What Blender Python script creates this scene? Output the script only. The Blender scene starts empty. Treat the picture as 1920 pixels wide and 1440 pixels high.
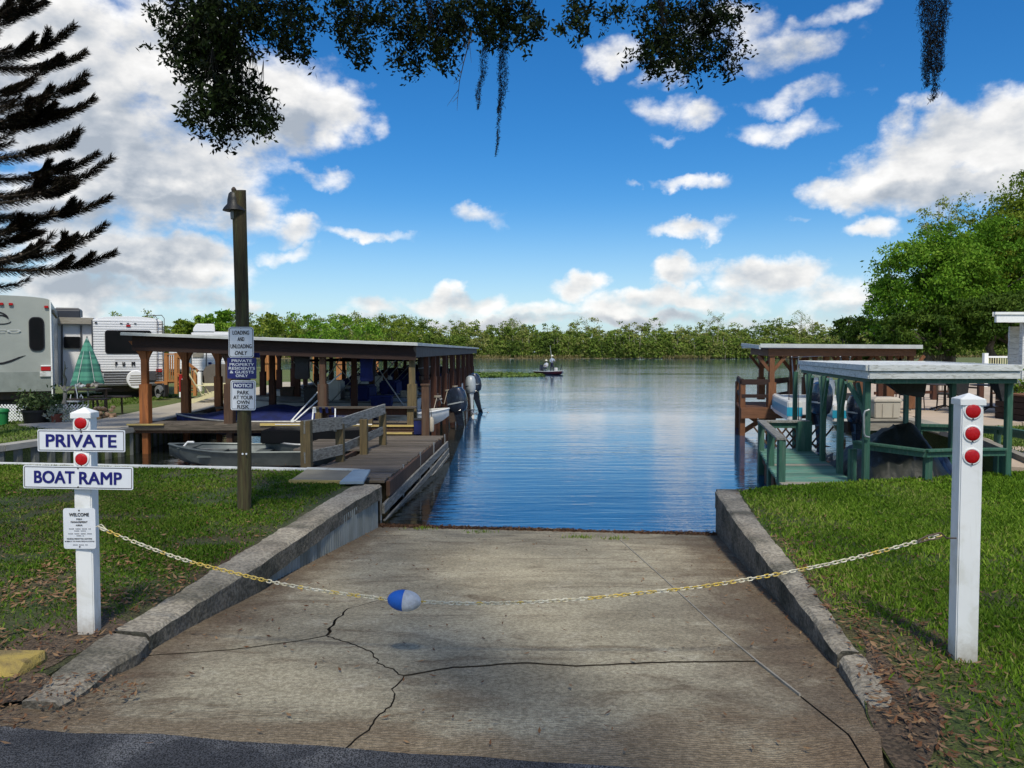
import bpy, bmesh, math, random
import numpy as np
from mathutils import Vector, Matrix, noise
random.seed(7); rng = np.random.default_rng(7)
S = bpy.context.scene
COL = S.collection
R = math.radians
# ------------------------------------------------------------------ camera
EYE = 1.6; FPX = 1450.0; PITCH = math.atan(58/FPX)
cam_d = bpy.data.cameras.new("camera"); cam = bpy.data.objects.new("camera", cam_d); COL.objects.link(cam)
cam_d.sensor_width = 36; cam_d.lens = FPX/1920*36; cam_d.clip_start = 0.05; cam_d.clip_end = 3000
cam.location = (0, 0, EYE); cam.rotation_euler = (math.pi/2-PITCH, 0, 0)
S.camera = cam
S.view_settings.view_transform = 'Standard'; S.view_settings.look = 'None'
S.view_settings.exposure = 0.88; S.view_settings.gamma = 1
S.cycles.max_bounces = 6; S.cycles.diffuse_bounces = 2; S.cycles.glossy_bounces = 3
S.cycles.transmission_bounces = 3; S.cycles.transparent_max_bounces = 6
S.cycles.use_denoising = True; S.cycles.sample_clamp_indirect = 6
def ray(px, py):
    u = (px-960)/FPX; v = (720-py)/FPX; c = math.cos(PITCH); s = math.sin(PITCH)
    return Vector((u, c+v*s, -s+v*c))
def G(px, py, z=0.0):            # point of a level plane seen at a photo pixel
    d = ray(px, py); t = (z-EYE)/d.z
    return Vector((d.x*t, d.y*t, z))
def A(px, py, Y):                # point at distance Y seen at a photo pixel
    d = ray(px, py); t = Y/d.y
    return Vector((d.x*t, Y, EYE+d.z*t))
# ------------------------------------------------------------------ sun and sky
SUN_EL, SUN_AZ = R(55), R(-7)    # behind the camera, a little to the right
sdir = Vector((-math.sin(SUN_AZ)*math.cos(SUN_EL), -math.cos(SUN_AZ)*math.cos(SUN_EL), math.sin(SUN_EL)))
sl = bpy.data.lights.new("sun", 'SUN'); sl.energy = 2.0; sl.angle = R(6); sl.color = (1, .93, .80)
so = bpy.data.objects.new("sun", sl); COL.objects.link(so); so.rotation_euler = sdir.to_track_quat('Z', 'Y').to_euler()
so.location = (0, 0, 30)
W = bpy.data.worlds.new("World"); S.world = W; W.use_nodes = True
class NT:
    def __init__(s, nt): s.nt = nt
    def n(s, t, **k):
        x = s.nt.nodes.new(t)
        for a, b in k.items(): setattr(x, a, b)
        return x
    def l(s, a, b): s.nt.links.new(a, b)
    def set(s, sock, v):
        if isinstance(v, bpy.types.NodeSocket): s.l(v, sock)
        else: sock.default_value = v
    def m(s, op, a, b=0.0, c=0.0, clamp=False):
        x = s.n('ShaderNodeMath', operation=op); x.use_clamp = clamp
        s.set(x.inputs[0], a); s.set(x.inputs[1], b)
        if len(x.inputs) > 2: s.set(x.inputs[2], c)
        return x.outputs[0]
    def v(s, op, a, b=(0, 0, 0), c=(0, 0, 0)):
        x = s.n('ShaderNodeVectorMath', operation=op)
        s.set(x.inputs[0], a); s.set(x.inputs[1], b)
        if op == 'MULTIPLY_ADD': s.set(x.inputs[2], c)
        return x.outputs['Value'] if op in ('DOT_PRODUCT', 'LENGTH') else x.outputs[0]
    def noise(s, vec, scale, detail=5, rough=.55, out=0, dist=0):
        x = s.n('ShaderNodeTexNoise'); s.l(vec, x.inputs['Vector'])
        x.inputs['Scale'].default_value = scale; x.inputs['Detail'].default_value = detail
        x.inputs['Roughness'].default_value = rough; x.inputs['Distortion'].default_value = dist
        return x.outputs[out]
    def step(s, v, a, b, lo=0.0, hi=1.0, smooth=True):
        x = s.n('ShaderNodeMapRange'); x.interpolation_type = 'SMOOTHSTEP' if smooth else 'LINEAR'; x.clamp = True
        s.set(x.inputs[0], v)
        for i, q in enumerate((a, b, lo, hi)): s.set(x.inputs[i+1], q)
        return x.outputs[0]
    def mix(s, f, a, b, mode='MIX'):
        x = s.n('ShaderNodeMix', data_type='RGBA', blend_type=mode)
        s.set(x.inputs[0], f)
        for i, q in ((6, a), (7, b)):
            s.set(x.inputs[i], q if isinstance(q, bpy.types.NodeSocket) else (*q[:3], 1))
        return x.outputs[2]
w = NT(W.node_tree); W.node_tree.nodes.clear()
tc = w.n('ShaderNodeTexCoord').outputs['Generated']
sky = w.n('ShaderNodeTexSky'); sky.sky_type = 'NISHITA'; sky.sun_disc = False
sky.sun_elevation = SUN_EL; sky.sun_rotation = math.pi+SUN_AZ; sky.air_density = 1.0; sky.dust_density = 0.6; sky.ozone_density = 2.2
sep = w.n('ShaderNodeSeparateXYZ'); w.l(tc, sep.inputs[0])
az = w.m('ARCTAN2', sep.outputs[0], sep.outputs[1]); el = w.m('ARCSINE', sep.outputs[2])
cmb = w.n('ShaderNodeCombineXYZ'); w.l(az, cmb.inputs[0]); w.l(el, cmb.inputs[1]); P0 = cmb.outputs[0]
nv1 = w.noise(tc, 7.0, 3, .5, 1); nv2 = w.noise(tc, 30.0, 4, .6, 1)
P1 = w.v('MULTIPLY_ADD', w.v('SUBTRACT', nv1, (.5, .5, .5)), (.16, .10, 0), P0)
P1 = w.v('MULTIPLY_ADD', w.v('SUBTRACT', nv2, (.5, .5, .5)), (.045, .035, 0), P1)
def azel(px, py):
    d = ray(px, py).normalized(); return math.atan2(d.x, d.y), math.asin(d.z)
CL = [(90,150,250,170,1.4),(330,110,170,110,1.2),(250,290,250,120,1.3),(480,190,160,110,1.2),(590,215,110,68,1.1),(120,400,220,90,1.0),
 (360,330,120,60,.9),(585,330,95,20,.8),(440,395,90,40,.8),(575,420,70,32,.9),(560,462,85,24,.8),(300,485,170,66,1.3),(150,560,240,55,1.0),(420,560,120,24,.6),
 (700,432,75,13,.6),(900,412,70,17,.4),(740,575,90,26,.8),(860,560,100,30,.9),(1000,572,110,28,.9),(1085,530,60,34,1.1),(1160,570,120,30,.8),
 (900,598,320,20,.85),(1290,515,75,32,1.0),(1340,558,190,26,.95),(1010,588,260,16,.8),(1470,520,110,40,1.0),(1570,560,120,40,.7),(1300,596,340,20,.85),
 (1150,110,66,38,.75),(1245,150,50,28,.55),(1440,90,110,48,.75),(1560,18,110,22,.5),(1350,50,85,40,.5),(1500,192,112,34,.8),(1250,215,62,30,.5),
 (1330,228,52,28,.6),(1262,264,38,14,.5),(1470,255,100,22,.5),(1200,368,36,11,.6),(1300,357,65,17,.7),(1510,404,34,11,.6),(1300,441,92,20,.8),
 (1635,433,45,16,.6),(1600,350,90,34,1.0),(1700,330,130,68,1.2),(1800,275,130,72,1.3),(1900,270,110,90,1.3),(1840,350,130,52,1.1),(60,30,200,90,1.0)]
GR = [(230,270,190,70),(120,230,140,60),(330,210,130,50),(480,260,120,45),(90,430,240,60),(300,390,150,40),(250,545,220,40),(1760,375,140,40),(1000,605,400,22),(1430,600,300,25),(1480,110,90,40)]
def blob_field(lst, P):
    acc = None
    for b in lst:
        px, py, rx, ry = b[:4]; wt = b[4] if len(b) > 4 else 1.0
        a, e = azel(px, py); sx = FPX*1.0/rx*0.94; sy = FPX/ry*0.94
        q = w.v('MULTIPLY_ADD', P, (sx, sy, 0), (-a*sx, -e*sy, 0))
        f = w.m('MULTIPLY_ADD', w.v('DOT_PRODUCT', q, q), -wt, wt)
        acc = f if acc is None else w.m('MAXIMUM', acc, f)
    return w.m('MAXIMUM', acc, -1.0)
B = blob_field(CL, P1)
tcs = w.v('MULTIPLY', tc, (1, 1, 1.7)); fb = w.noise(tcs, 11.0, 11, .58)
off = w.n('ShaderNodeVectorMath', operation='ADD'); w.l(tcs, off.inputs[0]); off.inputs[1].default_value = (-.012, 0, .022)
fb2 = w.noise(off.outputs[0], 11.0, 5, .5)
dens = w.m('ADD', B, w.m('MULTIPLY', w.m('SUBTRACT', fb, .5), 2.3))
# clouds of the rest of the sky, beyond the picture
big = w.noise(w.v('MULTIPLY', tc, (1, 1, 2.0)), 2.6, 7, .6)
outm = w.m('MAXIMUM', w.step(w.m('ABSOLUTE', az), .62, .85), w.step(el, .46, .62))
dens = w.m('MAXIMUM', dens, w.m('SUBTRACT', w.m('MULTIPLY', w.m('SUBTRACT', big, .47), 5.0), w.m('MULTIPLY', w.m('SUBTRACT', 1.0, outm), 9.0)))
alpha = w.step(dens, .12, .95)
gb = blob_field(GR, P1)
rel = w.m('MULTIPLY', w.m('SUBTRACT', fb, fb2), 1.5)
thick = w.step(dens, .45, 1.35)
lum = w.m('ADD', w.m('MULTIPLY_ADD', thick, -.17, 1.03), rel)
lum = w.m('SUBTRACT', lum, w.m('MULTIPLY', w.step(gb, -.35, .8), .27))
lum = w.m('MINIMUM', w.m('MAXIMUM', lum, .56), 1.12)
hs = w.n('ShaderNodeHueSaturation'); hs.inputs['Hue'].default_value = .507; hs.inputs['Saturation'].default_value = 1.46; hs.inputs['Value'].default_value = 1.0
w.l(sky.outputs[0], hs.inputs['Color']); w.l(w.step(el, .02, .42, 1.62, 1.46), hs.inputs['Saturation'])
skyc = w.mix(w.step(el, 0.0, .5, 1, 0), hs.outputs[0], (3.2, 5.0, 7.4), 'MIX')
mx = skyc.node; fs = w.step(el, 0.0, .20, .50, 0.0); w.l(fs, mx.inputs[0])
ccol = w.v('MULTIPLY', w.mix(w.step(lum, .4, 1.0), (.74, .85, 1.0), (1.0, .99, .97)), (7.2, 7.2, 7.2))
sc = w.n('ShaderNodeVectorMath', operation='SCALE'); w.l(ccol, sc.inputs[0]); w.l(lum, sc.inputs['Scale'])
final = w.mix(w.m('MULTIPLY', alpha, .96), skyc, sc.outputs[0])
bg = w.n('ShaderNodeBackground'); bg.inputs[1].default_value = 0.073; w.l(final, bg.inputs[0])
wo = w.n('ShaderNodeOutputWorld'); w.l(bg.outputs[0], wo.inputs[0])
W.cycles.sampling_method = 'MANUAL'; W.cycles.sample_map_resolution = 512
# ------------------------------------------------------------------ materials
MATS = {}
def mat(name, c1, c2=None, scale=4, rough=.75, bump=0.0, bscale=60, stretch=(1, 1, 1), metal=0, spec=.4, var=.12,
        stain=None, stain_scale=1.2, stain_amt=.5, speck=0.0, coat=0):
    if name in MATS: return MATS[name]
    m = bpy.data.materials.new(name); m.use_nodes = True; t = NT(m.node_tree); bs = m.node_tree.nodes['Principled BSDF']
    c2 = c2 or tuple(x*.8 for x in c1)
    oi = t.n('ShaderNodeObjectInfo'); co = t.n('ShaderNodeTexCoord').outputs['Object']
    rnd = t.m('MULTIPLY', oi.outputs['Random'], 37.0)
    cb = t.n('ShaderNodeCombineXYZ'); [t.l(rnd, cb.inputs[i]) for i in range(3)]
    vec = t.v('ADD', t.v('MULTIPLY', co, stretch), cb.outputs[0])
    n1 = t.noise(vec, scale, 7, .62)
    col = t.mix(t.step(n1, .3, .7), c1, c2)
    if stain:
        n2 = t.noise(vec, stain_scale, 6, .6, dist=.6)
        col = t.mix(t.m('MULTIPLY', t.step(n2, .48, .68), stain_amt), col, stain)
    if speck:
        n3 = t.noise(vec, bscale*1.5, 2, .5)
        col = t.mix(1.0, col, t.mix(t.step(n3, .4, .6), (1-speck,)*3, (1+speck,)*3), 'MULTIPLY')
    if var:
        v = t.m('MULTIPLY_ADD', oi.outputs['Random'], 2*var, 1-var)
        sc = t.n('ShaderNodeVectorMath', operation='SCALE'); t.l(col, sc.inputs[0]); t.l(v, sc.inputs['Scale']); col = sc.outputs[0]
    t.l(col, bs.inputs['Base Color'])
    bs.inputs['Roughness'].default_value = rough; bs.inputs['Metallic'].default_value = metal
    bs.inputs['Specular IOR Level'].default_value = spec; bs.inputs['Coat Weight'].default_value = coat
    if bump:
        b = t.n('ShaderNodeBump'); b.inputs['Strength'].default_value = min(1, bump); b.inputs['Distance'].default_value = .01*max(1, bump)
        nb = t.noise(vec, bscale, 5, .65); t.l(nb, b.inputs['Height']); t.l(b.outputs[0], bs.inputs['Normal'])
    MATS[name] = m; return m
def wood(name, c1, c2, axis='x', **k):
    st = {'x': (1.2, 14, 14), 'y': (14, 1.2, 14), 'z': (14, 14, 1.2)}[axis]
    k.setdefault('bump', .5)
    return mat(name, c1, c2, scale=3, bscale=6, stretch=st, **k)
def leafmat(name, cols, trans=.35, rough=.5, spec=.3):
    if name in MATS: return MATS[name]
    m = bpy.data.materials.new(name); m.use_nodes = True; t = NT(m.node_tree); bs = m.node_tree.nodes['Principled BSDF']
    at = t.n('ShaderNodeAttribute'); at.attribute_name = 'tint'
    cr = t.n('ShaderNodeValToRGB'); el_ = cr.color_ramp.elements
    for i, c in enumerate(cols):
        p = i/(len(cols)-1)
        e = el_[i] if i < 2 else el_.new(p)
        e.position = p; e.color = (*c, 1)
    # keep order of positions correct
    for i, c in enumerate(cols): el_[i].position = i/(len(cols)-1); el_[i].color = (*c, 1)
    t.l(at.outputs['Fac'], cr.inputs[0]); t.l(cr.outputs[0], bs.inputs['Base Color'])
    bs.inputs['Roughness'].default_value = max(rough, .6); bs.inputs['Specular IOR Level'].default_value = .12
    if trans:
        tr = t.n('ShaderNodeBsdfTranslucent'); t.l(cr.outputs[0], tr.inputs[0])
        ms = t.n('ShaderNodeMixShader'); ms.inputs[0].default_value = trans
        t.l(bs.outputs[0], ms.inputs[1]); t.l(tr.outputs[0], ms.inputs[2])
        t.l(ms.outputs[0], m.node_tree.nodes['Material Output'].inputs[0])
    MATS[name] = m; return m
# ------------------------------------------------------------------ object helpers
def tag(o, label=None, cat=None, group=None, kind=None):
    if label: o['label'] = label
    if cat: o['category'] = cat
    if group: o['group'] = group
    if kind: o['kind'] = kind
    return o
def empty(name, loc, label=None, cat=None, group=None, rz=0):
    o = bpy.data.objects.new(name, None); COL.objects.link(o); o.location = loc; o.rotation_euler = (0, 0, rz)
    o.empty_display_size = .2
    return tag(o, label, cat, group)
def origin(o):
    p = Vector((0, 0, 0))
    while o is not None: p = p+o.location; o = o.parent
    return p
class MB:
    """collects shapes; verts in world space (or local when world=False at build)"""
    def __init__(s): s.v = []; s.f = []; s.smooth = False
    def add(s, vs, fs):
        b = len(s.v); s.v += [tuple(x) for x in vs]; s.f += [tuple(b+i for i in f) for f in fs]; return s
    def box(s, c, size, rz=0, rx=0, ry=0):
        M = Matrix.Translation(Vector(c)) @ Matrix.Rotation(rz, 4, 'Z') @ Matrix.Rotation(ry, 4, 'Y') @ Matrix.Rotation(rx, 4, 'X')
        x, y, z = [q/2 for q in size]
        vs = [M @ Vector((a*x, b*y, d*z)) for d in (-1, 1) for a, b in ((-1, -1), (1, -1), (1, 1), (-1, 1))]
        return s.add(vs, [(3, 2, 1, 0), (4, 5, 6, 7), (0, 1, 5, 4), (1, 2, 6, 5), (2, 3, 7, 6), (3, 0, 4, 7)])
    def beam(s, p0, p1, w, h, up=(0, 0, 1)):
        p0 = Vector(p0); p1 = Vector(p1); d = (p1-p0).normalized(); up = Vector(up)
        if abs(d.dot(up)) > .98: up = Vector((0, 1, 0))
        a = d.cross(up).normalized(); b = a.cross(d).normalized()
        vs = [p+a*(i*w/2)+b*(j*h/2) for p in (p0, p1) for i, j in ((-1, -1), (1, -1), (1, 1), (-1, 1))]
        return s.add(vs, [(0, 1, 2, 3), (7, 6, 5, 4), (4, 5, 1, 0), (5, 6, 2, 1), (6, 7, 3, 2), (7, 4, 0, 3)])
    def tube(s, pts, rad, n=8, caps=True):
        pts = [Vector(p) for p in pts]; k = len(pts)
        if not hasattr(rad, '__len__'): rad = [rad]*k
        b = len(s.v); ref = None
        for i, p in enumerate(pts):
            d = (pts[min(i+1, k-1)]-pts[max(i-1, 0)]).normalized()
            if ref is None: ref = Vector((0, 0, 1)) if abs(d.z) < .9 else Vector((1, 0, 0))
            a = d.cross(ref).normalized(); c = a.cross(d).normalized(); ref = c
            for j in range(n):
                t = 2*math.pi*j/n; s.v.append(tuple(p+(a*math.cos(t)+c*math.sin(t))*rad[i]))
        for i in range(k-1):
            for j in range(n):
                j2 = (j+1) % n; s.f.append((b+i*n+j, b+i*n+j2, b+(i+1)*n+j2, b+(i+1)*n+j))
        if caps: s.f.append(tuple(b+j for j in reversed(range(n)))); s.f.append(tuple(b+(k-1)*n+j for j in range(n)))
        return s
    def lathe(s, prof, c=(0, 0, 0), n=16, axis='z', sx=1, sy=1):
        b = len(s.v); c = Vector(c)
        for r, z in prof:
            for j in range(n):
                t = 2*math.pi*j/n; x, y = r*math.cos(t)*sx, r*math.sin(t)*sy
                q = {'z': (x, y, z), 'y': (x, z, y), 'x': (z, x, y)}[axis]
                s.v.append(tuple(c+Vector(q)))
        for i in range(len(prof)-1):
            for j in range(n):
                j2 = (j+1) % n; s.f.append((b+i*n+j, b+i*n+j2, b+(i+1)*n+j2, b+(i+1)*n+j))
        s.f.append(tuple(b+j for j in reversed(range(n)))); s.f.append(tuple(b+(len(prof)-1)*n+j for j in range(n)))
        return s
    def loft(s, rings, caps=True, closed=True):
        b = len(s.v); n = len(rings[0])
        for r in rings: s.v += [tuple(p) for p in r]
        for i in range(len(rings)-1):
            for j in range(n if closed else n-1):
                j2 = (j+1) % n; s.f.append((b+i*n+j, b+i*n+j2, b+(i+1)*n+j2, b+(i+1)*n+j))
        if caps and closed: s.f.append(tuple(b+j for j in reversed(range(n)))); s.f.append(tuple(b+(len(rings)-1)*n+j for j in range(n)))
        return s
    def prism(s, poly, z0, z1):
        n = len(poly); z0f = z0 if callable(z0) else (lambda x, y: z0); z1f = z1 if callable(z1) else (lambda x, y: z1)
        vs = [(p[0], p[1], z0f(p[0], p[1])) for p in poly]+[(p[0], p[1], z1f(p[0], p[1])) for p in poly]
        fs = [tuple(reversed(range(n))), tuple(range(n, 2*n))]+[(i, (i+1) % n, n+(i+1) % n, n+i) for i in range(n)]
        return s.add(vs, fs)
    def build(s, name, m, parent=None, world=True, bevel=0, smooth=None, seg=2, loc=None):
        me = bpy.data.meshes.new(name)
        o_ = origin(parent) if (parent is not None and world) else (Vector(loc) if loc is not None else Vector((0, 0, 0)))
        vs = [(a-o_.x, b-o_.y, c-o_.z) for a, b, c in s.v]
        me.from_pydata(vs, [], s.f); me.update()
        bm = bmesh.new(); bm.from_mesh(me); bmesh.ops.recalc_face_normals(bm, faces=bm.faces)
        if bevel: bmesh.ops.bevel(bm, geom=[e for e in bm.edges if e.calc_face_angle(0) > .5], offset=bevel, segments=seg, affect='EDGES', clamp_overlap=True)
        bm.to_mesh(me); bm.free()
        sm = s.smooth if smooth is None else smooth
        if sm:
            me.polygons.foreach_set('use_smooth', [True]*len(me.polygons))
            try: me.set_sharp_from_angle(angle=R(38))
            except Exception: pass
        ms = m if isinstance(m, (list, tuple)) else [m]
        for x in ms: me.materials.append(x)
        ob = bpy.data.objects.new(name, me); COL.objects.link(ob)
        if parent is not None: ob.parent = parent
        elif loc is not None: ob.location = loc
        return ob
def structure(o): o['kind'] = 'structure'; return o
def stuff(o, label=None, cat=None):
    o['kind'] = 'stuff'
    return tag(o, label, cat)
def dup(o, parent=None):
    c = o.copy(); COL.objects.link(c)
    if parent is not None: c.parent = parent
    for ch in list(o.children): dup(ch, c)
    return c
def quads(name, V, m, tint=None, parent=None, smooth=False, nside=4):
    """V: (N,nside,3) numpy array of faces"""
    V = np.asarray(V, dtype=np.float32); N = len(V)
    if parent is not None: V = V-np.array(origin(parent), dtype=np.float32)
    me = bpy.data.meshes.new(name); me.vertices.add(N*nside); me.vertices.foreach_set('co', V.reshape(-1))
    me.loops.add(N*nside); me.loops.foreach_set('vertex_index', np.arange(N*nside, dtype=np.int32))
    me.polygons.add(N); me.polygons.foreach_set('loop_start', np.arange(0, N*nside, nside, dtype=np.int32))
    me.update(calc_edges=True)
    if tint is not None:
        at = me.attributes.new('tint', 'FLOAT', 'FACE'); at.data.foreach_set('value', np.asarray(tint, dtype=np.float32))
    me.materials.append(m)
    ob = bpy.data.objects.new(name, me); COL.objects.link(ob)
    if parent is not None: ob.parent = parent
    return ob
def unit(a): return a/np.maximum(np.linalg.norm(a, axis=-1, keepdims=True), 1e-6)
def leaves(C, D, L, Wd):
    """rhombic leaves at C along D; returns (N,4,3)"""
    n = len(C); r = unit(rng.normal(size=(n, 3))); side = unit(np.cross(D, r))
    L = np.broadcast_to(L, (n,))[:, None]; Wd = np.broadcast_to(Wd, (n,))[:, None]
    up = np.cross(D, side)
    a = C-D*L*.5; b = C+side*Wd*.5+up*L*.04; c = C+D*L*.5; d = C-side*Wd*.5+up*L*.04
    return np.stack([a, b, c, d], 1)
def vnoise(x, y, seed=0):
    """cheap smooth value noise in numpy, 0..1"""
    def h(i, j): return np.modf(np.abs(np.sin(i*127.1+j*311.7+seed*17.3)*43758.5453))[0]
    xi = np.floor(x); yi = np.floor(y); fx = x-xi; fy = y-yi; fx = fx*fx*(3-2*fx); fy = fy*fy*(3-2*fy)
    return (h(xi, yi)*(1-fx)+h(xi+1, yi)*fx)*(1-fy)+(h(xi, yi+1)*(1-fx)+h(xi+1, yi+1)*fx)*fy
def inside(poly, x, y):
    r = np.zeros(len(x), bool); n = len(poly); j = n-1
    for i in range(n):
        xi, yi = poly[i][:2]; xj, yj = poly[j][:2]
        r ^= ((yi > y) != (yj > y)) & (x < (xj-xi)*(y-yi)/(yj-yi+1e-12)+xi); j = i
    return r
def text(lines, m, parent, y=-.003, bold=.012, extrude=.0006, name='lettering'):
    """lines: (string, cx, cz, width, height) in the parent's local XZ plane, facing -Y; slant optional"""
    vs = []; fs = []
    for ln in lines:
        s, cx, cz, wd, ht = ln[:5]; sh = ln[5] if len(ln) > 5 else 0; bd = ln[6] if len(ln) > 6 else bold
        cu = bpy.data.curves.new('t', 'FONT'); cu.body = s; cu.size = 1; cu.offset = 0; cu.extrude = .0; cu.shear = sh; cu.resolution_u = 3
        cu.fill_mode = 'FRONT'
        ob = bpy.data.objects.new('t', cu); COL.objects.link(ob)
        dg = bpy.context.evaluated_depsgraph_get(); me = bpy.data.meshes.new_from_object(ob.evaluated_get(dg))
        co = np.array([v.co[:] for v in me.vertices])
        if len(co):
            lo = co.min(0); hi = co.max(0); b = len(vs)
            em = ht/.72; th = bd*em*1.15; wd_ = wd-2*th; ht_ = ht-2*th
            for q, (ox, oz) in enumerate(((0, 0), (th, th*.7), (-th, th*.7), (th, -th*.7), (-th, -th*.7))):
                b = len(vs)
                for c in co:
                    vs.append((cx+ox+((c[0]-lo[0])/(hi[0]-lo[0])-.5)*wd_, y-.00015*q, cz+oz+((c[1]-lo[1])/(hi[1]-lo[1])-.5)*ht_))
                fs += [tuple(b+i for i in p.vertices) for p in me.polygons]
        bpy.data.objects.remove(ob); bpy.data.meshes.remove(me); bpy.data.curves.remove(cu)
    me = bpy.data.meshes.new(name); me.from_pydata(vs, [], fs); me.update(); me.materials.append(m)
    ob = bpy.data.objects.new(name, me); COL.objects.link(ob); ob.parent = parent
    return ob
def rrect(wd, ht, r, n=5):
    pts = []
    for cx, cz, a0 in ((wd/2-r, ht/2-r, 0), (-wd/2+r, ht/2-r, 90), (-wd/2+r, -ht/2+r, 180), (wd/2-r, -ht/2+r, 270)):
        for i in range(n+1):
            a = R(a0+90*i/n); pts.append((cx+r*math.cos(a), cz+r*math.sin(a)))
    return pts
def plate(wd, ht, r, t, y0=0, bend=None):
    mb = MB(); p = rrect(wd, ht, r)
    mb.loft([[(x, y0, z) for x, z in p], [(x, y0+t, z) for x, z in p]]); return mb
def ring(wd, ht, r, inset, lw, y, t=.0008):
    """thin raised border line"""
    a = rrect(wd-2*inset, ht-2*inset, max(.001, r-inset*.6)); b = rrect(wd-2*inset-2*lw, ht-2*inset-2*lw, max(.001, r-inset*.6-lw)); n = len(a)
    vs = [(x, y, z) for x, z in a]+[(x, y, z) for x, z in b]
    return MB().add(vs, [(i, (i+1) % n, n+(i+1) % n, n+i) for i in range(n)])
# ------------------------------------------------------------------ setting: water, ground, ramp
WZ = -0.52
def water_mat(base=(.008, .052, .12, 1), nm='lake_water'):
    m = bpy.data.materials.new(nm); m.use_nodes = True; t = NT(m.node_tree); bs = m.node_tree.nodes['Principled BSDF']
    bs.inputs['Base Color'].default_value = base; bs.inputs['Roughness'].default_value = .04
    bs.inputs['IOR'].default_value = 2.5; bs.inputs['Specular IOR Level'].default_value = .5
    g = t.n('ShaderNodeNewGeometry').outputs['Position']
    n1 = t.noise(t.v('MULTIPLY', g, (.55, 3.2, 1)), 1.0, 4, .55)
    n2 = t.noise(t.v('MULTIPLY', g, (2.0, 11, 1)), 1.0, 3, .5)
    n3 = t.noise(t.v('MULTIPLY', g, (.06, .22, 1)), 1.0, 3, .5)
    h = t.m('ADD', t.m('MULTIPLY', n1, 1.0), t.m('MULTIPLY', n2, .28))
    h = t.m('MULTIPLY', h, t.step(n3, .3, .7, .35, 1.15))
    b = t.n('ShaderNodeBump'); b.inputs['Strength'].default_value = .42; b.inputs['Distance'].default_value = .030
    t.l(h, b.inputs['Height']); t.l(b.outputs[0], bs.inputs['Normal'])
    return m
wat = MB(); wat.add([(-.95, 4, WZ), (4.3, 4, WZ), (5.5, 14, WZ), (9, 24, WZ), (40, 60, WZ), (900, 60, WZ), (900, 900, WZ), (-900, 900, WZ), (-900, 60, WZ), (-20, 60, WZ), (-10, 41.5, WZ), (-1.72, 41, WZ)], [tuple(range(12))])
structure(wat.build('water', water_mat()))
dark_reflect = water_mat((.010, .013, .010, 1), 'dark_reflection_water')  # dark dock and shed reflections painted into the water colour
structure(MB().add([(-40, 4, WZ), (-.95, 4, WZ), (-1.72, 41, WZ), (-10, 41.5, WZ), (-20, 60, WZ), (-40, 60, WZ)], [(0, 1, 2, 3, 4, 5)]).build('basin_water', dark_reflect))
structure(MB().add([(4.3, 4, WZ), (40, 4, WZ), (40, 60, WZ), (9, 24, WZ), (5.5, 14, WZ)], [(0, 1, 2, 3, 4)]).build('slip_water', dark_reflect))
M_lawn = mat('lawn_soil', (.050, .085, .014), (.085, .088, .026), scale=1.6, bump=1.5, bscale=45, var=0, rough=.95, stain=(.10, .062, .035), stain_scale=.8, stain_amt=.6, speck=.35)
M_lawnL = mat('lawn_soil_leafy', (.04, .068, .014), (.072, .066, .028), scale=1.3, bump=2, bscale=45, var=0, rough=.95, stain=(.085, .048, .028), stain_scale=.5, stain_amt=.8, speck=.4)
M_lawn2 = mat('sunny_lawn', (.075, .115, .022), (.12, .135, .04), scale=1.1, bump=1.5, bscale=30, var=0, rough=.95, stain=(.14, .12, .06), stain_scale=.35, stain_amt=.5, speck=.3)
M_conc = mat('ramp_concrete', (.47, .40, .275), (.30, .25, .165), stretch=(.7, 1.5, 1), scale=2.2, bump=1.0, bscale=70, var=.04, rough=.9, stain=(.17, .11, .065), stain_scale=.9, stain_amt=.75, speck=.34)
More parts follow.
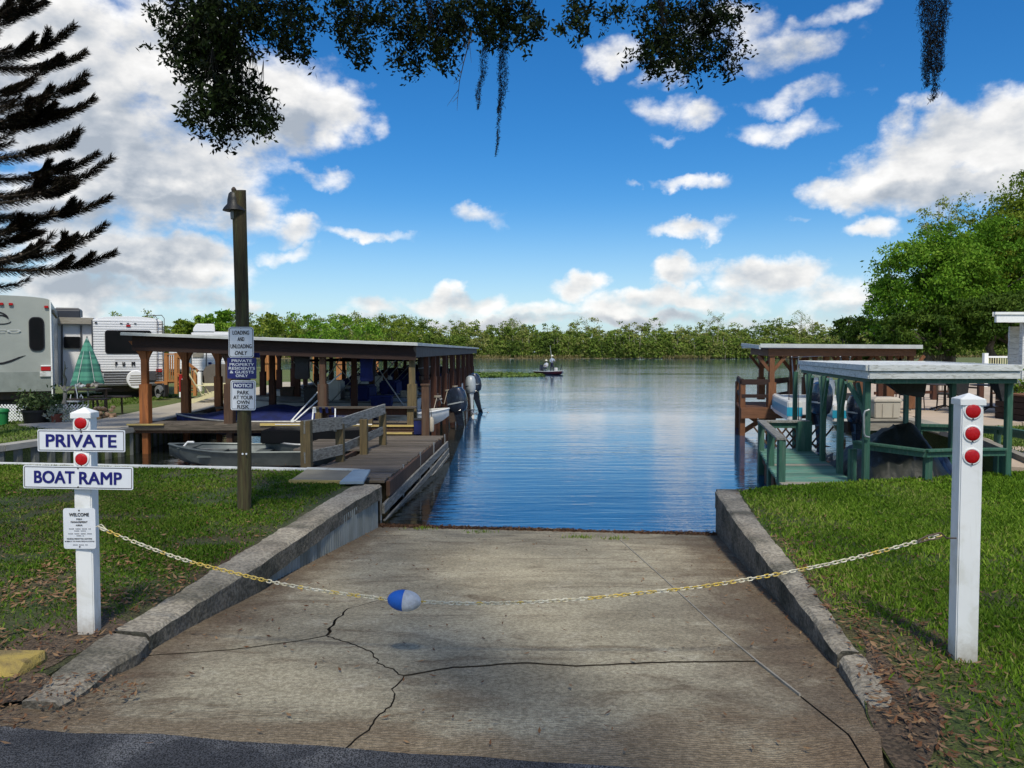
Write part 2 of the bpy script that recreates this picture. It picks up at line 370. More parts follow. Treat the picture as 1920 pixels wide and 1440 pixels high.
def ramp_mat():
    m = bpy.data.materials.new('stained_ramp_concrete'); m.use_nodes = True; t = NT(m.node_tree); bs = m.node_tree.nodes['Principled BSDF']
    oi = t.n('ShaderNodeObjectInfo'); g = t.n('ShaderNodeTexCoord').outputs['Object']; sp = t.n('ShaderNodeSeparateXYZ'); t.l(g, sp.inputs[0]); X, Y = sp.outputs[0], sp.outputs[1]
    n1 = t.noise(t.v('MULTIPLY', g, (.8, 1.3, 1)), 1.1, 8, .62, dist=.4); n2 = t.noise(t.v('ADD', g, (7, 3, 1)), 3.2, 8, .7); n3 = t.noise(t.v('MULTIPLY', t.v('ADD', g, (1, 9, 4)), (.6, 1.7, 1)), 2.0, 9, .68, dist=1.2)
    n4 = t.noise(g, 42, 4, .7); n5 = t.noise(g, 170, 3, .6); n6 = t.noise(t.v('MULTIPLY', g, (4, 16, 4)), 3.0, 5, .65)
    c = t.mix(t.step(n1, .32, .66), (.28, .247, .175), (.45, .403, .29)); c = t.mix(t.m('MULTIPLY', t.step(n3, .50, .66), .62), c, (.165, .125, .08)); c = t.mix(t.m('MULTIPLY', t.step(n2, .54, .70), .55), c, (.50, .46, .36)); c = t.mix(t.m('MULTIPLY', t.step(n6, .56, .72), .28), c, (.15, .13, .095))
    # dirt washed against the two kerbs and near the water
    dl_ = t.m('ADD', X, t.m('MULTIPLY_ADD', Y, -.085, 2.42)); dr_ = t.m('SUBTRACT', t.m('MULTIPLY_ADD', Y, .145, 1.12), X); d = t.m('MINIMUM', dl_, t.m('MULTIPLY', dr_, .62))
    d = t.m('ADD', d, t.m('MULTIPLY', t.m('SUBTRACT', n2, .5), 1.1)); c = t.mix(t.m('MULTIPLY', t.step(d, .62, -.02), .80), c, (.115, .078, .052))
    fr = t.m('ADD', t.m('MULTIPLY', t.m('SUBTRACT', n1, .5), 2.4), t.m('SUBTRACT', Y, 3.25)); c = t.mix(t.m('MULTIPLY', t.step(fr, .22, -.15), .6), c, (.20, .14, .085))
    wt = t.step(Y, 7.6, 9.2); c = t.mix(t.m('MULTIPLY', t.m('MULTIPLY', wt, t.step(n3, .40, .60)), .55), c, (.15, .14, .11))
    c = t.mix(1.0, c, t.mix(t.step(n4, .38, .62), (.74, .73, .70), (1.18, 1.18, 1.16)), 'MULTIPLY'); c = t.mix(1.0, c, t.mix(t.step(n5, .42, .58), (.80, .79, .76), (1.16, 1.16, 1.15)), 'MULTIPLY')
    t.l(c, bs.inputs['Base Color']); bs.inputs['Roughness'].default_value = .92; bs.inputs['Specular IOR Level'].default_value = .25
    broom = t.m('SINE', t.m('MULTIPLY', t.m('ADD', Y, t.m('MULTIPLY', n1, .35)), 330.0)); bm_ = t.m('MULTIPLY', broom, t.step(Y, 4.0, 3.3, 0, .22))
    h = t.m('ADD', t.m('ADD', t.m('MULTIPLY', n4, .8), t.m('MULTIPLY', n5, .6)), t.m('ADD', bm_, t.m('MULTIPLY', n2, 1.0)))
    b = t.n('ShaderNodeBump'); b.inputs['Strength'].default_value = .9; b.inputs['Distance'].default_value = .009; t.l(h, b.inputs['Height']); t.l(b.outputs[0], bs.inputs['Normal']); return m
M_ramp = ramp_mat()
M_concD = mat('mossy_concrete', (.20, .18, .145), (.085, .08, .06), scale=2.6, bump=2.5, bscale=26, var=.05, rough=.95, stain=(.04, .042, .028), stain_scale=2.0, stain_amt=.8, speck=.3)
M_concK = mat('kerb_top_concrete', (.37, .33, .25), (.24, .21, .16), scale=2.2, bump=2.0, bscale=30, var=.05, rough=.95, stain=(.055, .055, .035), stain_scale=1.2, stain_amt=.7, speck=.25)
M_asph = mat('worn_asphalt', (.075, .077, .082), (.048, .049, .053), scale=2.5, bump=2, bscale=120, var=0, rough=.85, stain=(.24, .24, .235), stain_scale=1.9, stain_amt=.6, speck=.8)
M_walk = mat('pale_path_concrete', (.50, .45, .36), (.40, .36, .28), scale=.9, bump=.4, bscale=30, var=.03, rough=.9)
M_patio = mat('patio_concrete', (.50, .40, .30), (.42, .34, .25), scale=.7, bump=.4, bscale=30, var=.03, rough=.9)
M_wall = mat('seawall_sheet', (.17, .18, .16), (.10, .11, .095), scale=2, bump=.8, bscale=20, rough=.85, stain=(.05, .05, .035), stain_scale=1.0, stain_amt=.8)
M_wallL = mat('pale_seawall_sheet', (.30, .33, .32), (.20, .22, .20), scale=5, stretch=(1, 1, .25), bump=.8, bscale=20, rough=.8, stain=(.10, .10, .07), stain_scale=2.0, stain_amt=.7)
M_cap = mat('seawall_cap', (.36, .35, .31), (.27, .26, .22), scale=3, bump=.8, bscale=30, rough=.9)
M_white_cap = mat('white_seawall_cap', (.60, .62, .60), (.42, .44, .40), scale=6, bump=.6, bscale=30, rough=.8)
KL_in = [G(281, 1191), G(361, 1137), G(440, 1088), G(482, 1062), G(536, 1025), G(603, 980), G(663, 940), G(716, 911)]     # left kerb, inner top edge
KL_out = [G(212, 1184), G(301, 1132), G(376, 1086), G(420, 1058), G(475, 1024), G(552, 978), G(616, 938), G(668, 909)]
KR_in = [G(1341, 921), G(1378, 977), G(1421, 1032), G(1456, 1075), G(1487, 1113), G(1534, 1176), G(1569, 1226)]
KR_out = [G(1384, 921), G(1420, 977), G(1464, 1032), G(1500, 1075), G(1530, 1113), G(1574, 1176), G(1606, 1226)]
def rampz(x, y):
    if y < 3.15: return 0.0
    return -0.084*(y-3.15)-0.007*(x+1.7)*min(1, (y-3.15)/3)
def RP(px, py):
    z = 0
    for _ in range(12):
        p = G(px, py, z); z = rampz(p.x, p.y)
    return Vector((p.x, p.y))
RoadEdge = [Vector((-60, 3.36))]+[G(x, y).xy for x, y in ((0, 1366), (140, 1380), (300, 1381), (450, 1396), (600, 1403), (760, 1418), (900, 1424), (1000, 1433), (1120, 1440), (1300, 1452), (1500, 1470))]+[Vector((60, 2.75))]
# ground sheets
g = MB().prism([(-9.2, 3.25), (-2.35, 3.25), (-2.3, 3.9), (KL_out[0].x, KL_out[0].y)]+[(p.x, p.y) for p in KL_out[1:]]+[(-2.0, 10.35), (-3.1, 10.55), (-9.2, 11.3)], -1.2, 0)
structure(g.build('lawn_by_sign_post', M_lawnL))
lawnR_poly = [(1.44, 2.7), (1.50, 3.1), (1.57, 3.36), (1.66, 3.6)]+[(p.x, p.y) for p in reversed(KR_out)]+[(3.23, 9.25), (4.15, 9.55), (5.7, 9.95), (6.9, 10.4), (60, 10.4), (60, 2.7)]
structure(MB().prism(lawnR_poly, -1.2, 0).build('lawn_right_of_ramp', M_lawn))
structure(MB().prism([(6.9, 10.4), (7.6, 11.3), (8.6, 14), (9.1, 17), (9.8, 19), (11, 26), (16, 40), (22, 55), (60, 120), (150, 282), (700, 310), (700, 10.4)], -1.2, 0).build('patio_side_ground', M_lawn2))
structure(MB().prism([(-9.2, -60), (-9.2, 11.3), (-8.6, 13), (-7.95, 16.1), (-8.9, 24.4), (-10.5, 42), (-14, 60), (-40, 110), (-130, 290), (-700, 310), (-700, -60)], -1.2, 0).build('rv_park_ground', M_lawn2))
structure(MB().add([(-9.2, -60, -.03), (700, -60, -.03), (700, 2.72, -.03), (1.6, 2.72, -.03), (1.6, 3.25, -.03), (-9.2, 3.25, -.03)], [(0, 1, 2, 3, 4, 5)]).build('ground_behind_road', M_lawn2))
structure(MB().add([(p.x, p.y, .012) for p in RoadEdge]+[(60, -7, .012), (-60, -7, .012)], [tuple(range(len(RoadEdge)+2))]).build('road', M_asph))
structure(MB().prism([(-900, 304), (-200, 300), (0, 302), (90, 306), (300, 300), (900, 305), (900, 1500), (-900, 1500)], -1.2, -.30).build('far_shore', mat('far_bank', (.14, .13, .05), (.22, .17, .08), scale=.15, var=0, rough=1)))
# ramp slabs
def jag(pts, amp=.012, step=.05, seed=0):
    out = []
    for i in range(len(pts)-1):
        a, b = Vector(pts[i]), Vector(pts[i+1]); L = (b-a).length; n = max(1, int(L/step)); nr = Vector((-(b-a).y, (b-a).x))/max(L, 1e-6)
        for k in range(n):
            p = a.lerp(b, k/n); q = amp*(noise.noise(Vector((p.x*9, p.y*9, seed)))+.6*noise.noise(Vector((p.x*31, p.y*31, seed)))) if 0 < k else 0
            out.append(p+nr*q)
    out.append(Vector(pts[-1])); return out
J = RP(757, 1270)
c_left = jag([RP(*p) for p in ((284, 1232), (430, 1222), (560, 1205), (612, 1195))], .010)
c_nw = jag([RP(*p) for p in ((612, 1195), (640, 1205), (694, 1224), (706, 1246), (757, 1270))], .022, .03)
c_s = jag([J]+[RP(*p) for p in ((741, 1290), (737, 1318), (712, 1342), (692, 1372), (648, 1407), (640, 1425))], .022, .03)
c_e = jag([J]+[RP(*p) for p in ((850, 1254), (990, 1246), (1080, 1252), (1260, 1244), (1418, 1243))], .014, .04)
jn_u = [RP(*p) for p in ((1418, 1243), (1350, 1186), (1262, 1104), (1160, 1012), (1148, 1001))]
jn_d = [RP(*p) for p in ((1418, 1243), (1500, 1308), (1590, 1380), (1640, 1462))]
Lbot = [RP(*p) for p in ((270, 1232), (355, 1178), (435, 1131), (500, 1088), (598, 1043), (690, 994), (706, 986))]
Rbot = [RP(*p) for p in ((1366, 1004), (1412, 1060), (1460, 1112), (1505, 1165), (1550, 1225), (1580, 1262), (1630, 1335), (1652, 1385), (1662, 1462))]
wl = jag([RP(*p) for p in ((706, 988), (860, 990), (1000, 994), (1148, 999))], .02, .06)
wr = jag([RP(*p) for p in ((1148, 999), (1260, 1002), (1362, 1004))], .02, .06)
crk = jag([RP(*p) for p in ((612, 1195), (628, 1165), (655, 1143), (722, 1126))], .02, .03)
def sl(*segs):
    o = []
    for s in segs:
        for p in s:
            p = Vector((p.x, p.y))
            if not o or (p-o[-1]).length > .004: o.append(p)
    if (o[0]-o[-1]).length < .004: o.pop()
    return o
rv = lambda s: list(reversed(s))
bottom_road = 2.6
slabA = sl(c_left, c_nw, c_s, [Vector((c_s[-1].x-.05, bottom_road)), Vector((-2.9, bottom_road)), Vector((-2.75, 3.3)), Vector((-2.35, 3.75))])
slabB = sl(c_e, jn_d, [Vector((jn_d[-1].x, bottom_road)), Vector((c_s[-1].x-.05, bottom_road))], rv(c_s))
tipn = [p+Vector((.012*(1-i/len(crk)), .012*(1-i/len(crk)))) for i, p in enumerate(crk)]
slabC = sl(rv(c_nw), crk and tipn, rv(crk), rv(c_left), Lbot, wl, rv(jn_u), rv(c_e))
slabD = sl(jn_u, wr, Rbot, [Vector((Rbot[-1].x, bottom_road)), Vector((jn_d[-1].x, bottom_road))], rv(jn_d))
def inset(poly, d):
    n = len(poly); out = []
    area = sum(poly[i].x*poly[(i+1) % n].y-poly[(i+1) % n].x*poly[i].y for i in range(n)); s = 1 if area > 0 else -1
    for i in range(n):
        a = (poly[i]-poly[i-1]).normalized(); b = (poly[(i+1) % n]-poly[i]).normalized(); t = (a+b)
        t = t.normalized() if t.length > .1 else a
        out.append(poly[i]+Vector((-t.y, t.x))*s*d)
    return out
M_crackfill = mat('crack_dirt', (.028, .022, .014), (.05, .04, .025), scale=20, var=0, rough=1, bump=1, bscale=80)
ramp = MB().add([(-3.0, 2.5, -.02), (2.6, 2.5, -.02), (2.6, 3.15, -.02), (-3.0, 3.15, -.02), (2.9, 9.6, rampz(2.9, 9.6)-.02), (-2.4, 9.6, rampz(-2.4, 9.6)-.02), (2.9, 12, -1.6), (-2.4, 12, -1.6)],
                [(0, 1, 2, 3), (3, 2, 4, 5), (5, 4, 6, 7)]).build('boat_ramp', M_crackfill)
structure(ramp); ramp['label'] = 'cracked concrete boat ramp sloping down to the lake'
for i, (sp, dz) in enumerate(((slabA, .009), (slabB, .006), (slabC, .012), (slabD, .009))):
    ins = inset(sp, .0036)
    me = MB().prism([(p.x, p.y) for p in ins], lambda x, y: rampz(x, y)-.05, lambda x, y, d=dz: rampz(x, y)+d)
    # split at the break of slope so the faces stay planar
    o = me.build('slab', [M_ramp, M_crackfill], ramp)
    for p in o.data.polygons:
        if abs(p.normal.z) < .5: p.material_index = 1
    bm = bmesh.new(); bm.from_mesh(o.data); bmesh.ops.triangulate(bm, faces=bm.faces)
    bmesh.ops.bisect_plane(bm, geom=bm.verts[:]+bm.edges[:]+bm.faces[:], plane_co=(0, 3.15, 0), plane_no=(0, 1, 0))
    for v in bm.verts:
        if abs(v.co.y-3.15+origin(ramp).y) < 1e-3 or v.co.y < 3.15: v.co.z = (-.05 if v.co.z < -.042 else dz)
    bm.to_mesh(o.data); bm.free()
# kerbs
def kerb(name, tin, tout, mats, zt=.012, depth=.14, lip=.03, foot=None, label=None):
    """loft a rough concrete kerb; tin/tout are the inner and outer top edges"""
    mb = MB(); rings = []
    P = []; n = len(tin)
    for i in range(n-1):
        a, b = tin[i], tin[i+1]; c, d = tout[i], tout[i+1]; k = max(2, int((b-a).length/.05))
        for j in range(k): P.append((a.lerp(b, j/k), c.lerp(d, j/k)))
    P.append((tin[-1], tout[-1]))
    zoff = [-.022*max(0, (len(P)*.45-(len(P)-i))/(len(P)*.45)) if 'right' in name else p[0].z for i, p in enumerate(P)] if name.startswith('kerb_flare') else [0]*len(P)
    for i, (a, c) in enumerate(P):
        w = (c-a); e = -w.normalized()
        def nz(s, q=.010): q = q*.6; return q*noise.noise(Vector((a.x*6+s*9, a.y*6, s*3.1)))+q*.6*noise.noise(Vector((a.x*25, a.y*25+s*5, s)))
        ztop = zt+zoff[i]+nz(1, .012); dep = depth if not callable(depth) else depth(a)
        rings.append([(c.x+nz(7, .03), c.y, -.15), (c.x+nz(7, .03), c.y, ztop-.006), (c.x-w.x*.3, c.y-w.y*.3, ztop+nz(2)), (c.x-w.x*.7, c.y-w.y*.7, ztop+nz(3)),
                      (a.x-e.x*.025, a.y-e.y*.025, ztop+nz(4)), (a.x+e.x*nz(5, .014), a.y+e.y*nz(5, .014), ztop-.022), (a.x+e.x*nz(6, .018), a.y+e.y*nz(6, .018), ztop-dep*.5),
                      (a.x+e.x*nz(8, .018), a.y+e.y*nz(8, .018), ztop-dep), (a.x-e.x*.14, a.y-e.y*.14, ztop-dep-.01)])
    mb.loft(rings); o = mb.build(name, [mats, M_concD], smooth=True)
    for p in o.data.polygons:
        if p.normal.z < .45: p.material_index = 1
    structure(o); return o
kerb('kerb_left_of_ramp', KL_in, KL_out, M_concK, depth=lambda a: .32 if a.y < 5.7 else max(.17, .32-.5*(a.y-5.7)))
kerb('kerb_right_of_ramp', KR_in, KR_out, M_concK, depth=lambda a: .20)
# flared aprons that run out into the road
kerb('kerb_flare_left', [G(112, 1322, .01), G(160, 1292), G(212, 1250), G(262, 1222), G(280, 1200)], [G(40, 1318, .01), G(75, 1292), G(118, 1252), G(170, 1212), G(206, 1188)], M_concK, zt=.012, depth=.13)
kerb('kerb_flare_right', [G(1574, 1236), G(1588, 1262), G(1604, 1292), G(1624, 1325), G(1640, 1350), G(1650, 1372)], [G(1612, 1228), G(1634, 1252), G(1656, 1280), G(1676, 1312), G(1690, 1342), G(1694, 1366)], M_concK, zt=.012, depth=.16)
# dark mossy inner face under the left kerb and pale sheet piling below it
def ribbed(name, p0, p1, ztop, zbot, m, off=.05, pitch=.07, dep=.012, parent=None):
    p0 = Vector(p0).to_2d() if len(p0) == 3 else Vector(p0); p1 = Vector(p1).to_2d() if len(p1) == 3 else Vector(p1)
    d = (p1-p0); L = d.length; d.normalize(); nr = Vector((-d.y, d.x)); n = int(L/pitch*4); vs = []; fs = []
    for i in range(n+1):
        t = i/n; ph = (i % 4); o = off+(dep if ph in (1, 2) else 0); p = p0+d*L*t+nr*o
        vs += [(p.x, p.y, zbot), (p.x, p.y, ztop)]
    for i in range(n): fs.append((2*i, 2*i+2, 2*i+3, 2*i+1))
    return MB().add(vs, fs).build(name, m, parent)
ribbed_o = structure(ribbed('seawall_under_left_kerb', (KL_in[2].x-.01, KL_in[2].y), (KL_in[-1].x-.01, KL_in[-1].y), -.08, -1.1, M_wallL, off=.03))
structure(MB().loft([[(p.x+.02, p.y, -1.1), (p.x+.02, p.y, -.1), (p.x+.25, p.y, -.1), (p.x+.25, p.y, -1.1)] for p in (KR_in[-1], KR_in[4], KR_in[2], KR_in[0])]).build('retaining_wall_under_right_kerb', M_concD))
structure(MB().box((2.75, 8.97, -.55), (.7, .14, 1.1)).build('retaining_wall_at_water', M_concD))
# joint filler line in the ramp
fil = MB()
pts = rv(jn_u)+jn_d[1:2]
for a, b in zip(pts[:-1], pts[1:]):
    fil.beam((a.x, a.y, rampz(a.x, a.y)+.012), (b.x, b.y, rampz(b.x, b.y)+.012), .010, .012)
fil.build('joint_strip', mat('pale_joint', (.33, .30, .24), scale=9, stain=(.16, .14, .1), stain_scale=5), ramp)
# seawalls
def wall_line(name, pts, zt=.05, capw=.28, m=M_wall, cm=M_cap, capt=.10, side=1):
    for i in range(len(pts)-1):
        a, b = Vector(pts[i]), Vector(pts[i+1])
        o = ribbed(name, a, b, zt-capt, -1.2, m, off=-.06*side, pitch=.36, dep=.07)
        structure(o)
        d = (b-a).normalized(); n = Vector((-d.y, d.x))*side
        c = MB().beam((*(a-n*(-.05)), zt-capt/2), (*(b-n*(-.05)), zt-capt/2), capw, capt).build('cap', cm, o)
wall_line('seawall_rv_side', [(-9.25, 11.25), (-8.62, 13), (-7.97, 16.1), (-8.92, 24.4), (-10.5, 42)])
wall_line('seawall_lawn_back', [(-2.0, 10.42), (-3.1, 10.6), (-9.2, 11.34)], zt=.025, capw=.13, cm=M_white_cap, capt=.08)
wall_line('seawall_patio', [(11, 26), (9.75, 19), (9.05, 17), (8.55, 14), (7.55, 11.3), (6.9, 10.45)], side=-1, cm=M_patio)
# walk along the seawall and patio slabs
structure(MB().prism([(-8.12, 16.3), (-9.05, 24.4), (-10.7, 42), (-12.4, 42), (-10.5, 24.4), (-9.75, 18.2), (-10.9, 17.0), (-9.1, 15.6), (-8.4, 14.6)], .0, .035).build('seawall_path', M_walk))
structure(MB().prism([(9.25, 17.2), (9.95, 19), (11.2, 26), (16.5, 40), (40, 40), (40, 16.6), (11.5, 16.6)], .0, .03).build('patio', M_patio))
structure(MB().prism([(7.0, 10.6), (7.7, 11.5), (8.4, 13.2), (10, 12.6), (14, 11.0), (14, 10.6)], .0, .02).build('path_beside_slip', M_patio))
# ------------------------------------------------------------------ grass, leaves
def grassfield(name, poly, n, bbox, dens, label, near=(0, 3), hfac=1.0, ms=None):
    x = rng.uniform(bbox[0], bbox[1], n*3); y = bbox[2]+(bbox[3]-bbox[2])*rng.uniform(0, 1, n*3)**1.5
    k = inside(poly, x, y) & (rng.uniform(size=len(x)) < dens(x, y)); x = x[k][:n]; y = y[k][:n]; n = len(x)
    dist = np.hypot(x, y); h = rng.uniform(.022, .055, n)*hfac*(.7+.6*vnoise(x*1.3, y*1.3, 3)); wd = .0016+.0009*dist*rng.uniform(.5, 1.2, n)
    a = rng.uniform(0, 2*np.pi, n); ln = rng.uniform(.2, 1.1, n)*h
    base = np.stack([x, y, np.full(n, -.004)], 1); sd = np.stack([np.cos(a), np.sin(a), np.zeros(n)], 1)
    b2 = rng.uniform(0, 2*np.pi, n); lean = np.stack([np.cos(b2)*ln, np.sin(b2)*ln, h], 1)
    V = np.stack([base-sd*wd[:, None], base+sd*wd[:, None], base+lean*.6+sd*wd[:, None]*.7+np.array([0, 0, .1])*h[:, None], base+lean], 1)
    tint = np.clip(.15+.55*vnoise(x*1.1, y*1.1, 9)+rng.normal(0, .2, n), 0, 1)
    return stuff(quads(name, V, ms, tint), label, 'grass')
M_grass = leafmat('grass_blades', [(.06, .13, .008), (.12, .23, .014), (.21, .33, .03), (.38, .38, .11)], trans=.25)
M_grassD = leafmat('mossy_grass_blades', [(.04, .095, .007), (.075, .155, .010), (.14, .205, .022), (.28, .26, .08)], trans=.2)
def dR(x, y):
    kx = np.interp(y, [3.3, 4.05, 5, 6, 7.3, 8.95], [1.72, 1.84, 2.02, 2.2, 2.38, 2.6]); d = x-kx
    return np.clip(.10+.9*vnoise(x*2.2, y*2.2, 5), 0, 1)*np.clip((d+.05)/.35, .08, 1)*np.where(y < 4.6, np.clip((d-.15)/.7, .06, 1), 1)
grassfield('grass', lawnR_poly, 230000, (1.7, 8.2, 2.75, 10.4), dR, 'green grass growing on the lawn right of the ramp', hfac=.9, ms=M_grass)
def dL(x, y):
    kx = np.interp(y, [4.38, 5.5, 7, 9.5], [-2.27, -2.2, -2.1, -1.98]); d = kx-x
    b = np.clip((vnoise(x*1.2, y*1.2, 2)*.75+vnoise(x*4, y*4, 4)*.45-.18)*1.6, .03, 1)
    return b*np.clip((d+.02)/.25, .05, 1)*np.clip((y-3.7)/2.6, .10, 1)
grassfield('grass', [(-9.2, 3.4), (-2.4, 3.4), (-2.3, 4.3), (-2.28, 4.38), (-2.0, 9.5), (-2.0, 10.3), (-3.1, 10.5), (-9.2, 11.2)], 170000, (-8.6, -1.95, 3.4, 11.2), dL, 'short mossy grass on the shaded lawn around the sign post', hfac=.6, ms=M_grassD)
# far lawns: sparse tufts so their silhouettes are not flat
M_grassS = leafmat('sunny_grass_blades', [(.06, .11, .015), (.11, .18, .03), (.19, .24, .06)], trans=.2)
def flat(x, y): return .35+.65*vnoise(x*.8, y*.8, 1)
grassfield('grass', [(-30, 11), (-9.3, 11.5), (-8.8, 13), (-8.3, 15.2), (-11.2, 17.2), (-12.4, 30), (-30, 30)], 45000, (-20, -8.5, 11, 30), flat, 'bright mown grass between the seawall and the travel trailers', hfac=1.2, ms=M_grassS)
grassfield('grass', [(7.2, 10.7), (8.5, 13.6), (9.2, 16.6), (14, 16.6), (14, 10.7)], 16000, (7.1, 14, 10.7, 16.6), lambda x, y: flat(x, y)*np.where((y < 13), .25, 1), 'bright grass patch behind the green slip railing', hfac=1.3, ms=M_grassS)
M_dead = leafmat('dead_leaves', [(.10, .045, .022), (.19, .095, .045), (.30, .19, .10), (.13, .085, .06)], trans=.1)
def litter(name, n, bbox, dens, label, zf=None, size=(.03, .065)):
    x = rng.uniform(bbox[0], bbox[1], n*6); y = rng.uniform(bbox[2], bbox[3], n*6)
    k = rng.uniform(size=len(x)) < dens(x, y); x = x[k][:n]; y = y[k][:n]; n = len(x)
    z = (np.full(n, .012) if zf is None else np.array([zf(a, b) for a, b in zip(x, y)]))+rng.uniform(0, .016, n)
    a = rng.uniform(0, 2*np.pi, n); D = unit(np.stack([np.cos(a), np.sin(a), rng.normal(0, .22, n)], 1))
    C = np.stack([x, y, z], 1); L = rng.uniform(size[0], size[1], n); sd = unit(np.cross(D, np.stack([rng.normal(0, .3, n), rng.normal(0, .3, n), np.ones(n)], 1)))
    Wd = L*rng.uniform(.22, .38, n); up = np.cross(sd, D)
    V = np.stack([C-D*L[:, None]*.5, C+sd*Wd[:, None]*.5, C+D*L[:, None]*.5+up*L[:, None]*.12, C-sd*Wd[:, None]*.5], 1)
    return stuff(quads(name, V, M_dead, rng.uniform(0, 1, n)), label, 'leaves')
def lL(x, y):
    kx = np.interp(y, [3.4, 4.38, 9.5], [-2.5, -2.25, -1.98])
    return np.where(x < kx, np.clip(1.25-(y-3.4)/2.6, .05, 1)*np.clip(vnoise(x*2.4, y*2.4, 8)*1.6-.3, 0.02, 1), 0)
litter('fallen_leaves', 5500, (-6.5, -2.0, 3.4, 9), lL, 'brown fallen oak leaves lying around the sign post')
def lR(x, y):
    kx = np.interp(y, [2.8, 3.3, 4.05, 5, 6, 7.3, 8.95], [1.50, 1.6, 1.84, 2.02, 2.2, 2.38, 2.6]); d = x-kx
    return np.where(d > -.04, np.exp(-np.clip(d, 0, 9)*2.6)*np.clip(1.35-(y-3)/4, .12, 1)+.05*np.clip(1.4-(y-3)/4, 0, 1), 0)
litter('fallen_leaves', 2900, (1.6, 5.5, 2.8, 9), lR, 'brown fallen leaves along the right kerb and in the grass')
def lRamp(x, y):
    r = np.interp(y, [3.3, 4.1, 9], [1.75, 1.72, 2.4])-x; l = x+np.interp(y, [3.3, 4.4, 9.4], [2.3, 2.0, 1.62])
    return np.where((r > 0.01) & (l > 0.01), .05+.9*np.exp(-r*9)*(vnoise(x*3, y*3, 2) > .4)+.5*np.exp(-l*10)*(vnoise(x*3, y*3, 7) > .35), 0)
litter('fallen_leaves', 1900, (-2.4, 2.5, 3.0, 9.2), lRamp, 'dead leaves and twigs lying on the concrete ramp', zf=lambda a, b: rampz(a, b)+.016, size=(.015, .05))
xs = rng.uniform(-2.5, -2.0, 10)
def lCor(x, y): return np.where((x < -1.75-.0*(y)) & (y > 3.2) & (y < 3.75), 1.0, 0)*np.clip(vnoise(x*5, y*5, 3)*1.8-.2, 0, 1)
litter('fallen_leaves', 420, (-2.9, -1.75, 3.2, 3.8), lCor, 'wet brown leaves heaped where the ramp meets the road', zf=lambda a, b: .014, size=(.02, .048))
M_dirt = mat('leafy_dirt', (.085, .060, .038), (.13, .095, .06), scale=3, bump=2, bscale=40, var=0, rough=1, stain=(.05, .038, .022), stain_scale=5, stain_amt=.7, speck=.4)
def blotch(name, c, rx, ry, seed, zz=.004):
    pts = []
    for k in range(60):
        a = 6.2832*k/60; q = 1+.35*noise.noise(Vector((math.cos(a)*1.5, math.sin(a)*1.5, seed)))+.12*noise.noise(Vector((math.cos(a)*6, math.sin(a)*6, seed))); pts.append((c[0]+rx*q*math.cos(a), c[1]+ry*q*math.sin(a), zz))
    structure(MB().add(pts, [tuple(range(60))]).build(name, M_dirt))
blotch('bare_dirt', (-2.52, 4.28), .26, .42, 3); blotch('bare_dirt', (-3.3, 4.0), .5, .3, 5); blotch('bare_dirt', (-2.75, 3.62), .45, .26, 9, .0045)
structure(MB().add([(1.445, 2.7, .004), (1.505, 3.1, .004), (1.575, 3.36, .004), (1.74, 3.75, .004), (1.93, 4.15, .004), (2.0, 4.4, .004), (1.98, 4.1, .004), (1.92, 3.7, .004), (1.95, 3.4, .004), (1.85, 3.1, .004), (1.9, 2.7, .004)], [tuple(range(9))]).build('bare_dirt', M_dirt))
litter('fallen_leaves', 400, (1.55, 2.6, 2.75, 4.7), lambda x, y: np.clip(1.1-(x-np.interp(y, [2.7, 3.3, 4.2, 4.7], [1.55, 1.66, 1.95, 2.05]))*1.9, 0, 1)*(x > np.interp(y, [2.7, 3.3, 4.2, 4.7], [1.55, 1.66, 1.95, 2.05])), 'thick drift of brown leaves beside the near end of the right kerb', size=(.02, .055))
litter('fallen_leaves', 9000, (-8.5, -2.0, 3.6, 11), lambda x, y: np.where(x < np.interp(y, [3.4, 4.38, 9.5], [-2.5, -2.3, -2.02]), .25+.75*vnoise(x*1.7, y*1.7, 12), 0), 'small pale leaf bits scattered through the grass of the left lawn', size=(.012, .034))
litter('fallen_leaves', 2500, (1.9, 7.5, 3.0, 10), lambda x, y: np.where(inside(lawnR_poly, x, y), .2+.8*vnoise(x*1.7, y*1.7, 15), 0), 'small straw coloured bits scattered through the grass of the right lawn', size=(.012, .03))
# debris line at the water's edge
dx = rng.uniform(-1.62, 2.4, 5200); dyy = np.interp(dx, [-1.62, 2.46], [wl[0].y-.03, wr[-1].y-.03])+rng.normal(0, .035, 5200); dd = rng.uniform(0, 2*np.pi, 5200)
Dv = unit(np.stack([np.cos(dd), np.sin(dd)*.6, rng.normal(0, .3, 5200)], 1))
stuff(quads('wet_debris', leaves(np.stack([dx, dyy, np.full(5200, WZ+.020)+rng.uniform(0, .014, 5200)*vnoise(dx*3, dyy*0, 3)*1.6], 1), Dv, rng.uniform(.02, .07, 5200), .012), leafmat('wet_debris', [(.05, .025, .015), (.11, .06, .035), (.16, .10, .06)], trans=0), rng.uniform(0, 1, 5200)),
      'dark wet leaves and twigs washed up at the foot of the ramp', 'debris')
